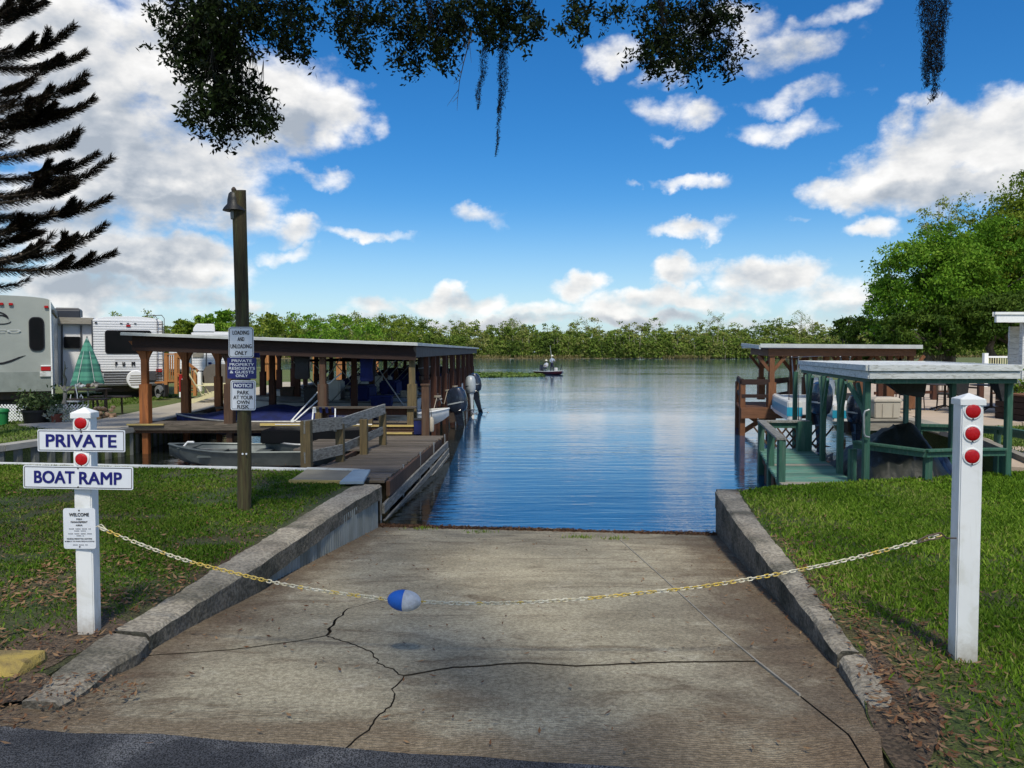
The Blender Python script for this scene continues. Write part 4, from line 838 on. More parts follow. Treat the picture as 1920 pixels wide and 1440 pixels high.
psign(428, 476, 613, 671, [('LOADING', 0, .315, .66, .135), ('AND', 0, .11, .27, .13), ('UNLOADING', 0, -.125, .84, .14), ('ONLY', 0, -.34, .50, .135, .25)], M_sign, M_black, M_black, name='loading_sign', r=.03, inset_=.007, lw=.005, tilt=R(0), bold=.015)
psign(426, 481, 671, 710, [('PRIVATE', 0, .36, .70, .135), ('PROPERTY', 0, .18, .84, .135), ('RESIDENTS', 0, 0, .90, .135), ('& GUESTS', 0, -.18, .82, .135), ('ONLY', 0, -.36, .42, .135)], M_navyp, M_sign, None, name='residents_sign', r=.008, tilt=R(.5), bold=.02, dd=.006)
n_o, wd, ht = psign(432, 480, 713, 769, [('PARK', 0, .09, .46, .13), ('AT YOUR', 0, -.075, .78, .13), ('OWN', 0, -.235, .50, .125), ('RISK', 0, -.385, .47, .125)], M_sign, M_black, M_black, name='notice_sign', r=.02, inset_=.010, lw=.004, tilt=R(.6), bold=.016)
bar = plate(wd*.80, ht*.20, .008, .0012, y0=-.0016); bo = bar.build('notice_bar', M_navyp, None, world=False); bo.parent = n_o; bo.location = (0, -.001, ht*.325)
text([('NOTICE', 0, 0, wd*.70, ht*.125)], M_sign, bo, y=-.0020, bold=.03)
for px in (455, 462):
    p = A(px, 851, up.y-.072); stuff_ = MB().lathe([(.010, -.004), (.010, 0)], tuple(p), 10, 'y'); stuff_.build('white_tag', M_sign, UP)
# small blue sign just behind the pole
bp = A(480, 668, up.y+.02); sg = MB().box((bp.x-.01, up.y+.075, bp.z+.01), (.06, .004, .05)); sg.build('hidden_sign_corner', M_navyp, UP)
# yellow parking kerb
yk = empty('parking_kerb', tuple(G(-60, 1270)), 'yellow painted parking kerb with a chipped end at the picture edge', 'kerb')
mb = MB(); rings = []
for i in range(30):
    x = -4.3+(1.86)*i/29; q = .008*noise.noise(Vector((x*9, 0, 0))); rings.append([(x, 4.02, -.02), (x, 3.98+q, .05), (x+q, 3.82+q, .06), (x, 3.76+q*2, .02), (x, 3.74, -.02)])
rings.append([(x+.02, 3.96, -.02), (x+.03, 3.93, .02), (x+.03, 3.85, .03), (x+.02, 3.82, .01), (x+.02, 3.80, -.02)])
mb.loft(rings); mb.smooth = True; mb.build('body', mat('yellow_kerb_paint', (.46, .34, .08), (.36, .27, .08), scale=5, rough=.8, bump=1.5, bscale=50, stain=(.16, .12, .06), stain_scale=6, stain_amt=.8, var=0), yk)
# ------------------------------------------------------------------ wooden pier by the ramp
PE = empty('wooden_pier', (-2.2, 12.5, 0), 'weathered dark board pier beside the boat ramp with a grey railing', 'pier')
def px_left(y): return float(np.interp(y, [10.0, 10.9, 12.2, 13.2, 13.25, 15.4], [-2.95, -2.95, -2.55, -2.4, -3.75, -3.75]))
def px_right(y): return float(np.interp(y, [9.9, 15.4], [-1.66, -1.38]))
y = 10.02; k = 0
while y < 15.35:
    wd_ = .137; x0 = px_left(y)+random.uniform(-.02, .02); x1 = px_right(y)+random.uniform(-.025, .02); zz = -.055+random.uniform(-.004, .004)
    MB().box(((x0+x1)/2, y+wd_/2, zz-.018), (x1-x0, wd_, .036), rx=random.uniform(-.012, .012)).build('plank', M_deckx, PE, bevel=.003, seg=1)
    y += wd_+.010; k += 1
for x, nm in ((-2.85, 0), (-2.2, 0), (-1.62, 0)):
    a = Vector((x, 10.05, -.17)); b = Vector((x+(.2 if x > -2 else .25 if x < -2.5 else .1), 15.35, -.17)); MB().beam(a, b, .05, .19).build('joist', M_brown, PE)
for yy in (10.4, 12.0, 13.6, 15.2):
    for x in (px_left(min(yy, 13.1))+.12, px_right(yy)-.10): MB().tube([(x, yy, -1.3), (x, yy, -.10)], .08, 9).build('pile', M_post, PE)
# bumper boards along the water side
def wob(p0, p1, w_, h_, name, m, par, sag=0, n=10):
    p0 = Vector(p0); p1 = Vector(p1); rings = []
    for i in range(n+1):
        t = i/n; p = p0.lerp(p1, t)+Vector((0, 0, -sag*4*t*(1-t))); rings.append([p+Vector((a*w_/2, 0, b*h_/2)) for a, b in ((-1, -1), (1, -1), (1, 1), (-1, 1))])
    return MB().loft(rings).build(name, m, par, bevel=.004, seg=1)
def on(px, py, Yv): return A(px, py, Yv)
wob((-1.63, 9.72, -.37), (-1.30, 15.5, -.235), .035, .13, 'bumper_board', M_greyx, PE, sag=.0)
wob((-1.62, 9.72, -.56), (-1.28, 15.5, -.36), .03, .10, 'bumper_board', M_greyx, PE, sag=.02)
wob((-1.60, 9.75, -.66), (-1.27, 15.45, -.44), .03, .06, 'bumper_board', M_greyx, PE, sag=.03)
for yy in (9.75, 11.2, 12.6, 14.0, 15.4):
    x = float(np.interp(yy, [9.7, 15.5], [-1.67, -1.34])); MB().tube([(x, yy, -1.0), (x, yy, -.02 if yy > 10 else -.12)], .014, 6).build('rod', M_steel, PE)
MB().box((-1.76, 9.66, -.55), (.11, .11, .9)).build('corner_post', M_brown, PE, bevel=.004)
# railing of the pier
rl = [(-2.92, 10.95, .64), (-2.62, 11.75, .60), (-2.42, 12.6, .60), (-2.33, 13.9, .62)]
wd_ = (.14, .12, .12, .12)
zb = -.12
for i, ((x, y, h), s) in enumerate(zip(rl, wd_)): MB().box((x, y, (h-.08+zb)/2), (s, s, h-.08-zb if i else h-zb+.08)).build('post', M_post, PE, bevel=.004)
def rail(a, b, h, name='rail', m=None, par=None, t=.04): return MB().beam(a, b, t, h).build(name, m or M_greyx, par or PE, bevel=.003, seg=1)
rail((rl[0][0]-.02, rl[0][1]-.07, .555), (rl[1][0]+.04, rl[1][1]-.07, .545), .19)
rail((rl[1][0]-.06, rl[1][1]-.09, .50), (rl[3][0]+.04, rl[3][1]-.05, .60), .18)
rail((rl[0][0]-.02, rl[0][1]-.07, .12), (rl[1][0]+.04, rl[1][1]-.07, .14), .16)
rail((rl[1][0]-.06, rl[1][1]-.09, .11), (rl[3][0]+.0, rl[3][1]-.05, .21), .14)
# board platform at the lawn corner
BP = empty('landing_board', tuple(G(620, 893)), 'flat board landing with a yellow front edge at the lawn corner', 'platform')
q = [G(543, 901, .03), G(662, 903, .03), G(688, 883, .03), G(575, 880, .03)]
MB().prism([(p.x, p.y) for p in q], -.02, .03).build('board', mat('plywood_board', (.23, .21, .15), (.17, .15, .11), scale=3, rough=.85, bump=.5), BP)
MB().beam(q[0]+Vector((0, -.015, -.01)), q[1]+Vector((-.02, -.015, -.01)), .03, .05).build('yellow_edge', M_yel, BP)
MB().beam(q[3]+Vector((0, .02, 0)), q[2]+Vector((-.1, .02, 0)), .02, .05).build('back_edge', M_wpaint, BP)
a, b = G(640, 905, .05), G(680, 882, .05); MB().prism([(a.x-.02, a.y), (a.x+.26, a.y+.02), (b.x+.10, b.y), (b.x-.12, b.y)], .032, .062).build('metal_strip', mat('blue_grey_metal', (.32, .42, .48), (.24, .32, .38), rough=.4, metal=.3, bump=.4), BP)
# ------------------------------------------------------------------ boat shed on the left
ROWS = [16.25, 18.9, 21.7, 24.5, 27.3, 30.2, 33.2, 36.4, 39.8]
def xl(y): return float(np.interp(y, [16.2, 24.4, 40], [-7.72, -8.5, -10.1]))
def xr(y): return float(np.interp(y, [16.2, 40], [-2.10, -2.05]))
BS = empty('boat_shed', (-5, 28, 0), 'long open boat shed with a pale flat roof on orange and brown posts', 'boat shed')
c4 = [(-8.05, 15.95, 2.03), (-1.96, 15.95, 1.815), (-1.74, 40.4, 1.88), (-10.6, 40.4, 2.10)]
MB().add([c4[0], c4[1], c4[2], c4[3]]+[(x, y, z-.035) for x, y, z in c4], [(0, 1, 2, 3), (7, 6, 5, 4), (0, 4, 5, 1), (1, 5, 6, 2), (2, 6, 7, 3), (3, 7, 4, 0)]).build('roof', M_roof, BS)
MB().add([(x, y, z-.05) for x, y, z in c4]+[(x, y, z-.075) for x, y, z in c4], [(0, 1, 2, 3), (7, 6, 5, 4), (0, 4, 5, 1), (1, 5, 6, 2), (2, 6, 7, 3), (3, 7, 4, 0)]).build('roof_underside', M_redx, BS)  # dark sheet, the shade under the roof is in its colour
def V3(t, dz=0): return Vector((t[0], t[1], t[2]+dz))
for a, b in ((0, 1), (1, 2), (3, 0)): MB().beam(V3(c4[a], -.035), V3(c4[b], -.035), .03, .055).build('roof_edge', M_fascia, BS)
MB().beam((-7.9, 16.13, 1.80), (-2.0, 16.13, 1.60), .06, .30).build('header_beam', M_redx, BS)
MB().beam((-2.02, 16.1, 1.62), (-1.86, 40.2, 1.70), .06, .22).build('header_beam', mat('grey_brown_beam', (.13, .11, .09), (.09, .075, .06), rough=.8), BS)
MB().beam((-7.72, 16.1, 1.80), (-10.1, 40.2, 1.88), .06, .28).build('header_beam', M_redx, BS)
for y in ROWS[1:]: MB().beam((xl(y), y, 1.82), (xr(y), y, 1.62), .05, .24).build('cross_beam', M_redx, BS)
for i in range(26):       # purlins under the roof
    pass
def shed_post(x, y, zt, m, br=True, s=.125, sl=.19, zs=.95, zb=-1.2):
    p = MB().box((x, y, (zt+zb)/2), (s, s, zt-zb)).build('post', m, BS, bevel=.006)
    MB().box((x, y, (zs+.1)/2), (sl, sl, zs-.1)).build('sleeve', m, p, bevel=.008)
    if br:
        for sx in (-1, 1):
            pts = []
            for k in range(6):
                t = k/5; pts.append((x+sx*(s/2+.26*t**1.6), y, zt-.46+.46*t))
            MB().loft([[(a, y-.035, b), (a, y+.035, b), (x+sx*s/2*.9, y+.035, b), (x+sx*s/2*.9, y-.035, b)] for a, _, b in pts]).build('bracket', m, p)
    return p
for x, m in ((-7.72, M_orange), (-5.95, M_brown), (-3.98, M_brown), (-2.10, M_post)):
    shed_post(x, 16.27, 1.66-.034*(x+2.1), m, br=(x < -5))
for i, y in enumerate(ROWS[1:]):
    zl = 1.68; shed_post(xl(y), y, zl+.1, M_orange if i < 2 else M_red, br=True); shed_post(xr(y), y, 1.55, M_red, br=False)
    for f in (.36, .70): shed_post(xl(y)+(xr(y)-xl(y))*f, y, 1.6, M_red, br=False, s=.12, sl=.15)
for y in (19.9, 23.1, 25.9, 28.8, 31.7, 34.8, 38.1): shed_post(-2.02, y, 1.55, M_red, br=False, s=.12, sl=.17, zs=1.0)
# dock boards of the shed
for j, y in enumerate(ROWS):
    yy = y-.05
    n_ = 20 if j == 0 else 1
    if j == 0:
        x = -7.97
        while x < -2.0:
            w_ = .29; m = M_yel if False else M_deckx
            MB().box((x+w_/2, 16.5, .10), (w_-.01, .78, .036)).build('plank', m, BS, bevel=.003, seg=1); x += w_
        MB().beam((-8.0, 16.10, .045), (-4.2, 16.10, .045), .04, .11).build('dock_edge', M_deckx, BS)
        MB().beam((-5.25, 16.08, .11), (-3.98, 16.08, .11), .05, .05).build('yellow_edge_board', M_yel, BS)
        MB().beam((-8.02, 16.06, .112), (-7.25, 16.06, .112), .05, .03).build('yellow_edge_board', M_yel, BS)
        MB().beam((-8.0, 16.2, -.02), (-2.1, 16.2, -.02), .05, .12).build('stringer', M_brown, BS)
    else:
        MB().box(((xl(y)+xr(y))/2, y, .08), (xr(y)-xl(y), .62, .05)).build('finger_dock', M_deckx, BS)
# stairs with yellow edges
ST = empty('dock_steps', (-2.9, 15.6, -.1), 'two low wooden steps with yellow nosings up to the boat shed dock', 'steps')
for z, y in ((-.015, 15.45), (.095, 15.85)):
    MB().box((-3.0, y+.2, z-.03), (2.0, .40, .10)).build('tread', M_brown, ST, bevel=.004)
    MB().box((-3.0, y-.012, z+.012), (2.0, .035, .035)).build('nosing', M_yel, ST)
# dock piles, rails and small items
for (x, y, h, lb) in ((-1.74, 15.55, .98, 'brown mooring pile with a flat top at the pier corner'),):
    e = empty('mooring_pile', (x, y, -.1), lb, 'pile'); MB().box((x, y, -.2), (.15, .15, 2*h+.35)).build('shaft', M_brown, e, bevel=.008); MB().box((x, y, h-.015), (.18, .18, .03)).build('cap', M_brown, e)
e = empty('dock_bench', (-3.0, 16.0, .1), 'dark wooden plank bench with a pale top along the shed dock', 'bench')
MB().box((-3.05, 15.98, .475), (2.15, .24, .035)).build('top', M_deckx, e, bevel=.003)
for x in (-4.0, -2.95, -2.1): MB().box((x, 15.98, .27), (.13, .13, .40)).build('leg', M_post, e)
MB().box((-3.05, 16.07, .38), (2.0, .03, .14)).build('apron', M_red, e)
# white fender hanging, dark bin
e = empty('boat_fender', tuple(A(808, 790, 15.9)), 'cream boat fender hanging beside the mooring pile', 'fender')
m_ = MB().lathe([(.012, .16), (.03, .14), (.05, .11), (.055, 0), (.055, -.10), (.045, -.14), (.01, -.16)], tuple(A(809, 796, 15.9)), 12); m_.smooth = True; m_.build('body', M_beige, e)
p = A(809, 796, 15.9); MB().tube([(p.x, p.y, p.z+.15), (p.x-.02, p.y, p.z+.42)], .008, 5).build('rope', M_rust, e)
e = empty('dock_box', tuple(A(784, 802, 15.75)), 'small dark navy bin beside the corner post of the shed', 'bin'); p = A(784, 806, 15.8)
MB().box((p.x, p.y, p.z+.06), (.15, .2, .30)).build('body', M_navyc, e, bevel=.01); MB().box((p.x, p.y, p.z+.22), (.17, .22, .03)).build('lid', M_blackc, e)
# ------------------------------------------------------------------ boats
def hull(L, B, H, bow=.42, flare=.8, n=14, deck=True, mz=.45):
    """hull along +X with the bow at +X; z=0 keel; returns (hull MB, deck MB)"""
    h = MB(); rings = []; dk = []
    for i in range(n+1):
        t = i/n; x = -L/2+L*t; k = max(0, (t-(1-bow))/bow); b = B/2*(1-k**2.3)+.012; keel = H*.75*k**2.6; top = H*(1+.22*k**1.5)
        rings.append([(x, -b, top), (x, -b*.97, top-.05), (x, -b*flare, keel+H*.38*(1-k*.3)), (x, 0, keel), (x, b*flare, keel+H*.38*(1-k*.3)), (x, b*.97, top-.05), (x, b, top)])
        dk.append((x, b, top))
    h.loft(rings, closed=False, caps=False); h.f.append((0, 1, 2, 3, 4, 5, 6)); h.smooth = True
    d = MB(); d.loft([[(x, -b*.98, z-.01), (x, 0, z+.015), (x, b*.98, z-.01)] for x, b, z in dk], closed=False, caps=False)
    g = MB(); g.tube([(x, -b, z) for x, b, z in dk]+[(x, b, z) for x, b, z in reversed(dk)], .022, 6); g.smooth = True
    return h, d, g
def boat(name, x, y, z, rz, L, B, H, hm, dm, gm, label, group=None, extras=None, open_=False):
    e = empty(name, (x, y, z), label, 'boat', group, rz); h, d, g = hull(L, B, H); h.build('hull', hm, e, world=False)
    if not open_: d.build('deck', dm, e, world=False)
    g.build('rub_rail', gm, e, world=False)
    if extras: extras(e, L, B, H)
    return e
def cover(L, B, H, rise, x0=-.48, x1=.42):
    m = MB(); rings = []
    for i in range(15):
        t = i/14; x = L*(x0+(x1-x0)*t); k = max(0, (t-.55)/.45); b = B/2*(1-k**2.2*.9)+.02; hh = rise*math.sin(math.pi*min(1, .12+t*.88))**.6*(1+.12*math.sin(i*1.9))
        rings.append([(x, -b, H-.03), (x, -b*.97, H+.03), (x, -b*.55, H+hh*.72), (x, 0, H+hh), (x, b*.55, H+hh*.72), (x, b*.97, H+.03), (x, b, H-.03)])
    m.loft(rings, closed=False, caps=False); m.f += [(0, 1, 2, 3, 4, 5, 6)]; m.smooth = True; return m
def outboard(name, x, y, z, rz, s, m, label, group=None, tiltv=0, low=True):
    """cowl on top, leg below, propeller at the foot; z is the clamp height"""
    e = empty(name, (x, y, z), label, 'outboard motor', group, rz); e.rotation_euler = (0, tiltv, rz)
    c = MB(); rings = []
    for t, a, b, ox in ((0, .10, .09, 0), (.04, .19, .13, .0), (.15, .235, .155, .01), (.32, .245, .16, .02), (.46, .225, .15, .03), (.56, .17, .12, .03), (.60, .07, .06, .02)):
        rings.append([(s*(ox+a*math.copysign(abs(math.cos(q))**.75, math.cos(q))), s*(b*math.copysign(abs(math.sin(q))**.75, math.sin(q))), s*(t+.05)) for q in [2*math.pi*j/18 for j in range(18)]])
    c.loft(rings); c.smooth = True; cw = c.build('cowl', m, e, world=False)
    bnd = MB().loft([[(s*(.01+.242*math.copysign(abs(math.cos(q))**.75, math.cos(q))), s*(.160*math.copysign(abs(math.sin(q))**.75, math.sin(q))), s*zz) for q in [2*math.pi*j/18 for j in range(18)]] for zz in (.27, .30)]); bnd.build('stripe', M_motorg if m != M_motorg else M_motor, cw, world=False)
    l = MB(); l.loft([[(s*(cx+a*i), s*b*j, s*zz) for i, j in ((-1, -1), (1, -1), (1, 1), (-1, 1))] for zz, a, b, cx in ((.07, .13, .08, -.02), (-.15, .085, .05, 0), (-.45, .06, .035, .01), (-.62, .07, .03, .02))]); l.build('leg', m, e, world=False, bevel=.01)
    g = MB(); g.lathe([(.01, -.20), (.045, -.12), (.055, 0), (.045, .12), (.03, .18)], (s*.02, 0, -s*.66), 10, 'x', s, s); g.smooth = True; g.build('gearcase', m, e, world=False)
    MB().box((s*.04, 0, -s*.50), (s*.32, s*.20, s*.012)).build('plate', m, e, world=False)
    MB().loft([[(s*(.0), -s*.006, -s*.70), (s*.10, -s*.006, -s*.70), (s*.10, s*.006, -s*.70), (0, s*.006, -s*.70)], [(s*.06, -s*.004, -s*.84), (s*.10, -s*.004, -s*.84), (s*.10, s*.004, -s*.84), (s*.06, s*.004, -s*.84)]]).build('skeg', m, e, world=False)
    pr = MB(); pr.lathe([(.03*s, .0), (.025*s, .07*s)], (s*.20, 0, -s*.66), 8, 'x')
    for k in range(3):
        a = k*2.094; c0 = Vector((s*.23, 0, -s*.66)); d = Vector((0, math.cos(a), math.sin(a))); q = Vector((0, -math.sin(a), math.cos(a)))
        pr.add([c0+d*s*.02-q*s*.02+Vector((-.01, 0, 0)), c0+d*s*.02+q*s*.02+Vector((.01, 0, 0)), c0+d*s*.12+q*s*.06+Vector((.02, 0, 0)), c0+d*s*.13-q*s*.03+Vector((-.02, 0, 0))], [(0, 1, 2, 3), (3, 2, 1, 0)])
    pr.build('propeller', M_steel, e, world=False)
    MB().box((-s*.16, 0, -s*.03), (s*.14, s*.26, s*.22)).build('clamp', M_rust, e, world=False); return e
# jon boat in the small basin
def jonx(e, L, B, H):
    for fx in (-.30, .0, .26): MB().box((L*fx, 0, H*.80), (.26, B*.86, .03)).build('bench', M_alu, e, world=False)
    MB().box((L*.39, 0, H*1.10), (.28, B*.42, .02)).build('bow_deck', M_alu, e, world=False)
    MB().tube([(L*.42, 0, H*1.12), (L*.40, 0, H*1.3), (L*.36, .08, H*1.32)], .018, 6).build('trolling_mount', M_white, e, world=False)
    m = MB()
    for z in (.55, .78): m.tube([(-L*.49, -B*.485, H*z), (L*.1, -B*.485, H*z), (L*.30, -B*.36, H*(z+.05)), (L*.44, -B*.16, H*(z+.18))], .012, 5)
    m.build('rib', M_steel, e, world=False)
boat('aluminium_boat', -4.75, 14.6, WZ-.10, R(184), 3.4, 1.3, .42, M_alu, M_alu, M_alu, 'low aluminium jon boat floating in the dark basin behind the pole', extras=jonx, open_=True)
def covx(m, rise=.5):
    def f(e, L, B, H): cover(L, B, H, rise).build('boat_cover', m, e, world=False)
    return f
def ponx(e, L, B, H):
    MB().box((0, 0, H+.14), (L*.9, B*.92, .26)).build('dark_side_panel', M_glass, e, world=False, bevel=.02)
    MB().tube([(-L*.45, -B*.46, H+.30), (L*.45, -B*.46, H+.30)], .014, 6).build('rail', M_steel, e, world=False)
    MB().tube([(L*.02, -B*.46, H+.30), (L*.02, -B*.46, H)], .012, 6).build('stanchion', M_steel, e, world=False)
boat('flat_boat', -3.85, 15.3, WZ+.0, R(180), 2.2, 1.0, .36, M_alu, M_alu, M_steel, 'low flat grey boat with dark side panels under the dock edge', extras=ponx)
# boats in the slips, bow towards the path, sterns towards the lake
XB = -4.9
boat('covered_boat', -5.35, 17.6, -.30, R(180), 4.6, 1.9, .42, M_navyc, M_navyc, M_steel, 'boat wrapped in a royal blue canvas cover in the nearest slip', extras=covx(M_navyc, .30))
def conx(e, L, B, H):
    MB().box((-L*.05, 0, H+.26), (.6, .6, .52)).build('console', M_hull, e, world=False, bevel=.04)
    MB().loft([[(L*.02, -.28, H+.5), (L*.02, .28, H+.5)], [(-L*.03, -.24, H+.78), (-L*.03, .24, H+.78)]], closed=False, caps=False).build('windscreen', M_glass, e, world=False)
    MB().box((-L*.22, 0, H+.2), (.5, B*.6, .4)).build('seat', M_navyc, e, world=False, bevel=.05)
def bimx(m):
    def f(e, L, B, H):
        conx(e, L, B, H); t = MB()
        t.loft([[(-L*.30+q*L*.42, y, H+1.02+.06*math.cos(y*1.8)-.10*(q-.5)**2) for y in np.linspace(-B*.45, B*.45, 7)] for q in np.linspace(0, 1, 6)], closed=False, caps=False); t.smooth = True; t.build('canopy', m, e, world=False)
        for sx in (-1, 1):
            for q in (-.28, .1): MB().tube([(-L*.09, sx*B*.45, H), (L*q, sx*B*.43, H+1.02)], .014, 5).build('canopy_frame', M_steel, e, world=False)
    return f
gb_ = 'boats moored in the slips of the long shed'
specs = [(20.3, 'white_boat', .10, M_hull, bimx(M_blackc), 'white boat with a black canopy in the second slip of the shed', -5.0, 5.0), (23.1, 'white_boat', .12, M_hull, bimx(M_navyc), 'white boat with a navy canopy in the third slip of the shed', -4.7, 4.9), (25.9, 'white_boat', .05, M_alu, bimx(M_blackc), 'grey boat with a black canopy in the fourth slip of the shed', -4.6, 5.0),
         (28.7, 'white_boat', .12, M_hull, covx(M_navyc, .6), 'white boat under a navy cover in the fifth slip of the shed', -4.6, 5.0), (31.7, 'white_boat', .1, M_hull, bimx(M_navyc), 'white boat with a navy canopy in the sixth slip of the shed', -4.5, 5.0), (34.8, 'white_boat', .1, M_hull, covx(M_blackc, .7), 'white boat under a black cover far down the long shed', -4.5, 5.0), (38.1, 'white_boat', .1, M_alu, bimx(M_blackc), 'grey boat with a black canopy in the last slip of the shed', -4.5, 5.0)]
for y, nm, z, hm, ex, lb, x, L in specs: boat(nm, x, y, z-.28, R(180), L, 1.95, .55, hm, hm, M_steel, lb, gb_, ex)
def sternx(e, L, B, H): MB().box((-L*.18, 0, H+.03), (L*.5, B*.55, .04)).build('deck_mat', mat('brown_deck_mat', (.28, .13, .07), rough=.8), e, world=False, bevel=.01)
boat('swim_boat', -2.42, 18.0, -.13, R(0), 1.9, 1.1, .36, M_hull, M_hull, M_hull, 'rounded white boat end with a brown deck mat beside the corner piles', extras=sternx)
boat('white_skiff', -3.0, 17.25, .14, R(8), 1.7, .6, .18, M_hull, M_hull, M_hull, 'small white skiff bow showing under the dock bench')
om = 'outboard motors tilted out of the lake side of the shed'
p = A(861, 752, 22.6); outboard('outboard_motor', p.x, p.y, p.z-.40, R(-12), 1.25, M_motor, 'large dark navy outboard nearest the pier end', om, R(-12))
p = A(883, 725, 26.0); outboard('outboard_motor', p.x, p.y, p.z-.28, R(-70), 1.0, M_motorg, 'silver grey outboard between two dark ones', om, R(-10))
p = A(892, 722, 27.6); outboard('outboard_motor', p.x, p.y, p.z-.32, R(-12), 1.15, M_motor, 'black outboard furthest out at the end of the boat shed', om, R(-14))
p = A(803, 700, 20.0); outboard('outboard_motor', p.x, p.y, p.z-.10, R(20), .95, mat('grey_motor_cover', (.10, .085, .08), rough=.8, bump=1, bscale=8), 'dusty grey covered outboard behind the corner pile', om, R(-10))
# oars / pipes leaning, folding chair
e = empty('lift_poles', tuple(A(580, 760, 16.7)), 'pair of white poles leaning across the nearest slip', 'poles')
for (a, b) in (((548, 787), (594, 737)), ((552, 790), (606, 742)), ((594, 737), (640, 700))): MB().tube([A(*a, 16.6), A(*b, 17.2)], .016, 6).build('pole', M_white, e)
MB().box(tuple(A(549, 789, 16.6)), (.07, .05, .05)).build('foot', M_white, e)
e = empty('folding_chair', (-3.75, 15.3, -.05), 'blue and white folding chair behind the pier railing', 'chair')
for dx in (-.18, -.06, .06, .18): MB().beam((-3.72+dx, 15.28, .42), (-3.72+dx, 15.22, .78-.25), .05, .012).build('back_strap', M_navyc if abs(dx) < .1 or dx > 0 else M_white, e)
for dx in (-.24, .24):
    MB().tube([(-3.72+dx, 15.15, -.05), (-3.72+dx*.9, 15.3, .5)], .014, 6).build('frame', M_white, e); MB().tube([(-3.72+dx, 15.45, -.05), (-3.72+dx*.9, 15.05, .25)], .014, 6).build('frame', M_white, e)
for dx in (-.2, -.1, 0, .1, .2): MB().beam((-3.72+dx, 15.05, .25), (-3.72+dx, 15.35, .22), .05, .012).build('seat_strap', M_white, e)
# ------------------------------------------------------------------ green slip shelter on the right
GS = empty('green_slip_shelter', (5.6, 12, 0), 'low white roofed boat shelter on green painted posts by the right lawn', 'shelter')
rf = [A(1628, 684, 9.7), A(1913, 690, 9.75), A(1738, 680, 14.3), A(1500, 676, 15.3)]
zr = 1.44; rf = [Vector((p.x, p.y, zr)) for p in rf]
cen = sum((Vector((p.x, p.y)) for p in rf), Vector((0, 0)))/4
def shrink(ps, d): return [Vector((cen.x+(p.x-cen.x)*(1-d/2), cen.y+(p.y-cen.y)*(1-d/6), p.z)) for p in ps]
MB().prism([(p.x, p.y) for p in rf], zr-.03, zr).build('roof', M_wpaint, GS)
def board_ring(ps, z0, z1, m, nm, off):
    for i in range(4):
        a, b = ps[i], ps[(i+1) % 4]; d = (b-a).normalized(); MB().beam((a.x, a.y, (z0+z1)/2), (b.x, b.y, (z0+z1)/2), .03+off, z1-z0).build(nm, m, GS, bevel=.003, seg=1)
board_ring(rf, zr-.065, zr+.012, M_wpaint, 'upper_fascia', .03); board_ring(shrink(rf, .02), zr-.165, zr-.070, M_wpaint, 'lower_fascia', .0)
board_ring(shrink(rf, .14), zr-.225, zr-.166, M_gpaint, 'beam', .02)
def gpost(x, y, zt=zr-.2, zb=-1.1, s=.075): return MB().box((x, y, (zt+zb)/2), (s, s, zt-zb)).build('post', M_gpaint, GS, bevel=.005)
LP = [(4.53, 9.86), (4.62, 10.85), (4.90, 12.15), (5.19, 13.5), (5.5, 15.0)]
for x, y in LP: gpost(x, y)
RPst = [(6.40, 9.95), (6.62, 11.6), (6.95, 13.2), (7.35, 14.4)]
for x, y in RPst: gpost(x, y)
for i, (x, y) in enumerate(LP[:4]):
    x2, y2 = LP[i+1] if i < 4 else LP[i]; d = Vector((x2-x, y2-y)).normalized()
    for s in (-1, 1):
        if i == 0 and s < 0: continue
        MB().beam((x+s*d.x*.02, y+s*d.y*.02, zr-.72), (x+s*d.x*.34, y+s*d.y*.34, zr-.24), .04, .06).build('brace', M_gpaint, GS)
for (x, y, sx) in ((4.53, 9.86, 1),): MB().beam((x+sx*.0, y, zr-.62), (x-.10, y+.3, zr-.24), .04, .06).build('brace', M_gpaint, GS)
# dark canvas bundles hanging under the roof
for (px0, px1, py1, Y, nm) in ((1655, 1735, 745, 11.5, 0), (1775, 1815, 745, 12.5, 1), (1865, 1892, 752, 11.8, 2)):
    a, b = A(px0, 720, Y), A(px1, py1, Y); e = empty('furled_canvas', tuple((a+b)/2), ['wide dark furled canvas hanging under the left part of the white roof', 'dark furled canvas wedge hanging behind the reflector post', 'narrow dark canvas wedge beside the right green post'][nm], 'canvas')
    m_ = MB(); m_.loft([[(a.x, Y-.05, zr-.2), (b.x, Y-.05, zr-.2), (b.x, Y+.25, zr-.2), (a.x, Y+.25, zr-.2)], [((a.x+b.x)/2-.15*(b.x-a.x)*(1 if nm == 0 else .2), Y, b.z+.06), (b.x, Y, b.z+.08), (b.x, Y+.12, b.z+.08), ((a.x+b.x)/2, Y+.12, b.z+.06)], [(b.x-.10, Y, b.z), (b.x-.02, Y, b.z), (b.x-.02, Y+.05, b.z), (b.x-.10, Y+.05, b.z)]])
    m_.build('cloth', M_blackc, e)
    MB().tube([(b.x-.05, Y+.03, zr-.19), (b.x-.05, Y+.03, b.z-.1)], .006, 5).build('cord', M_rust, e)
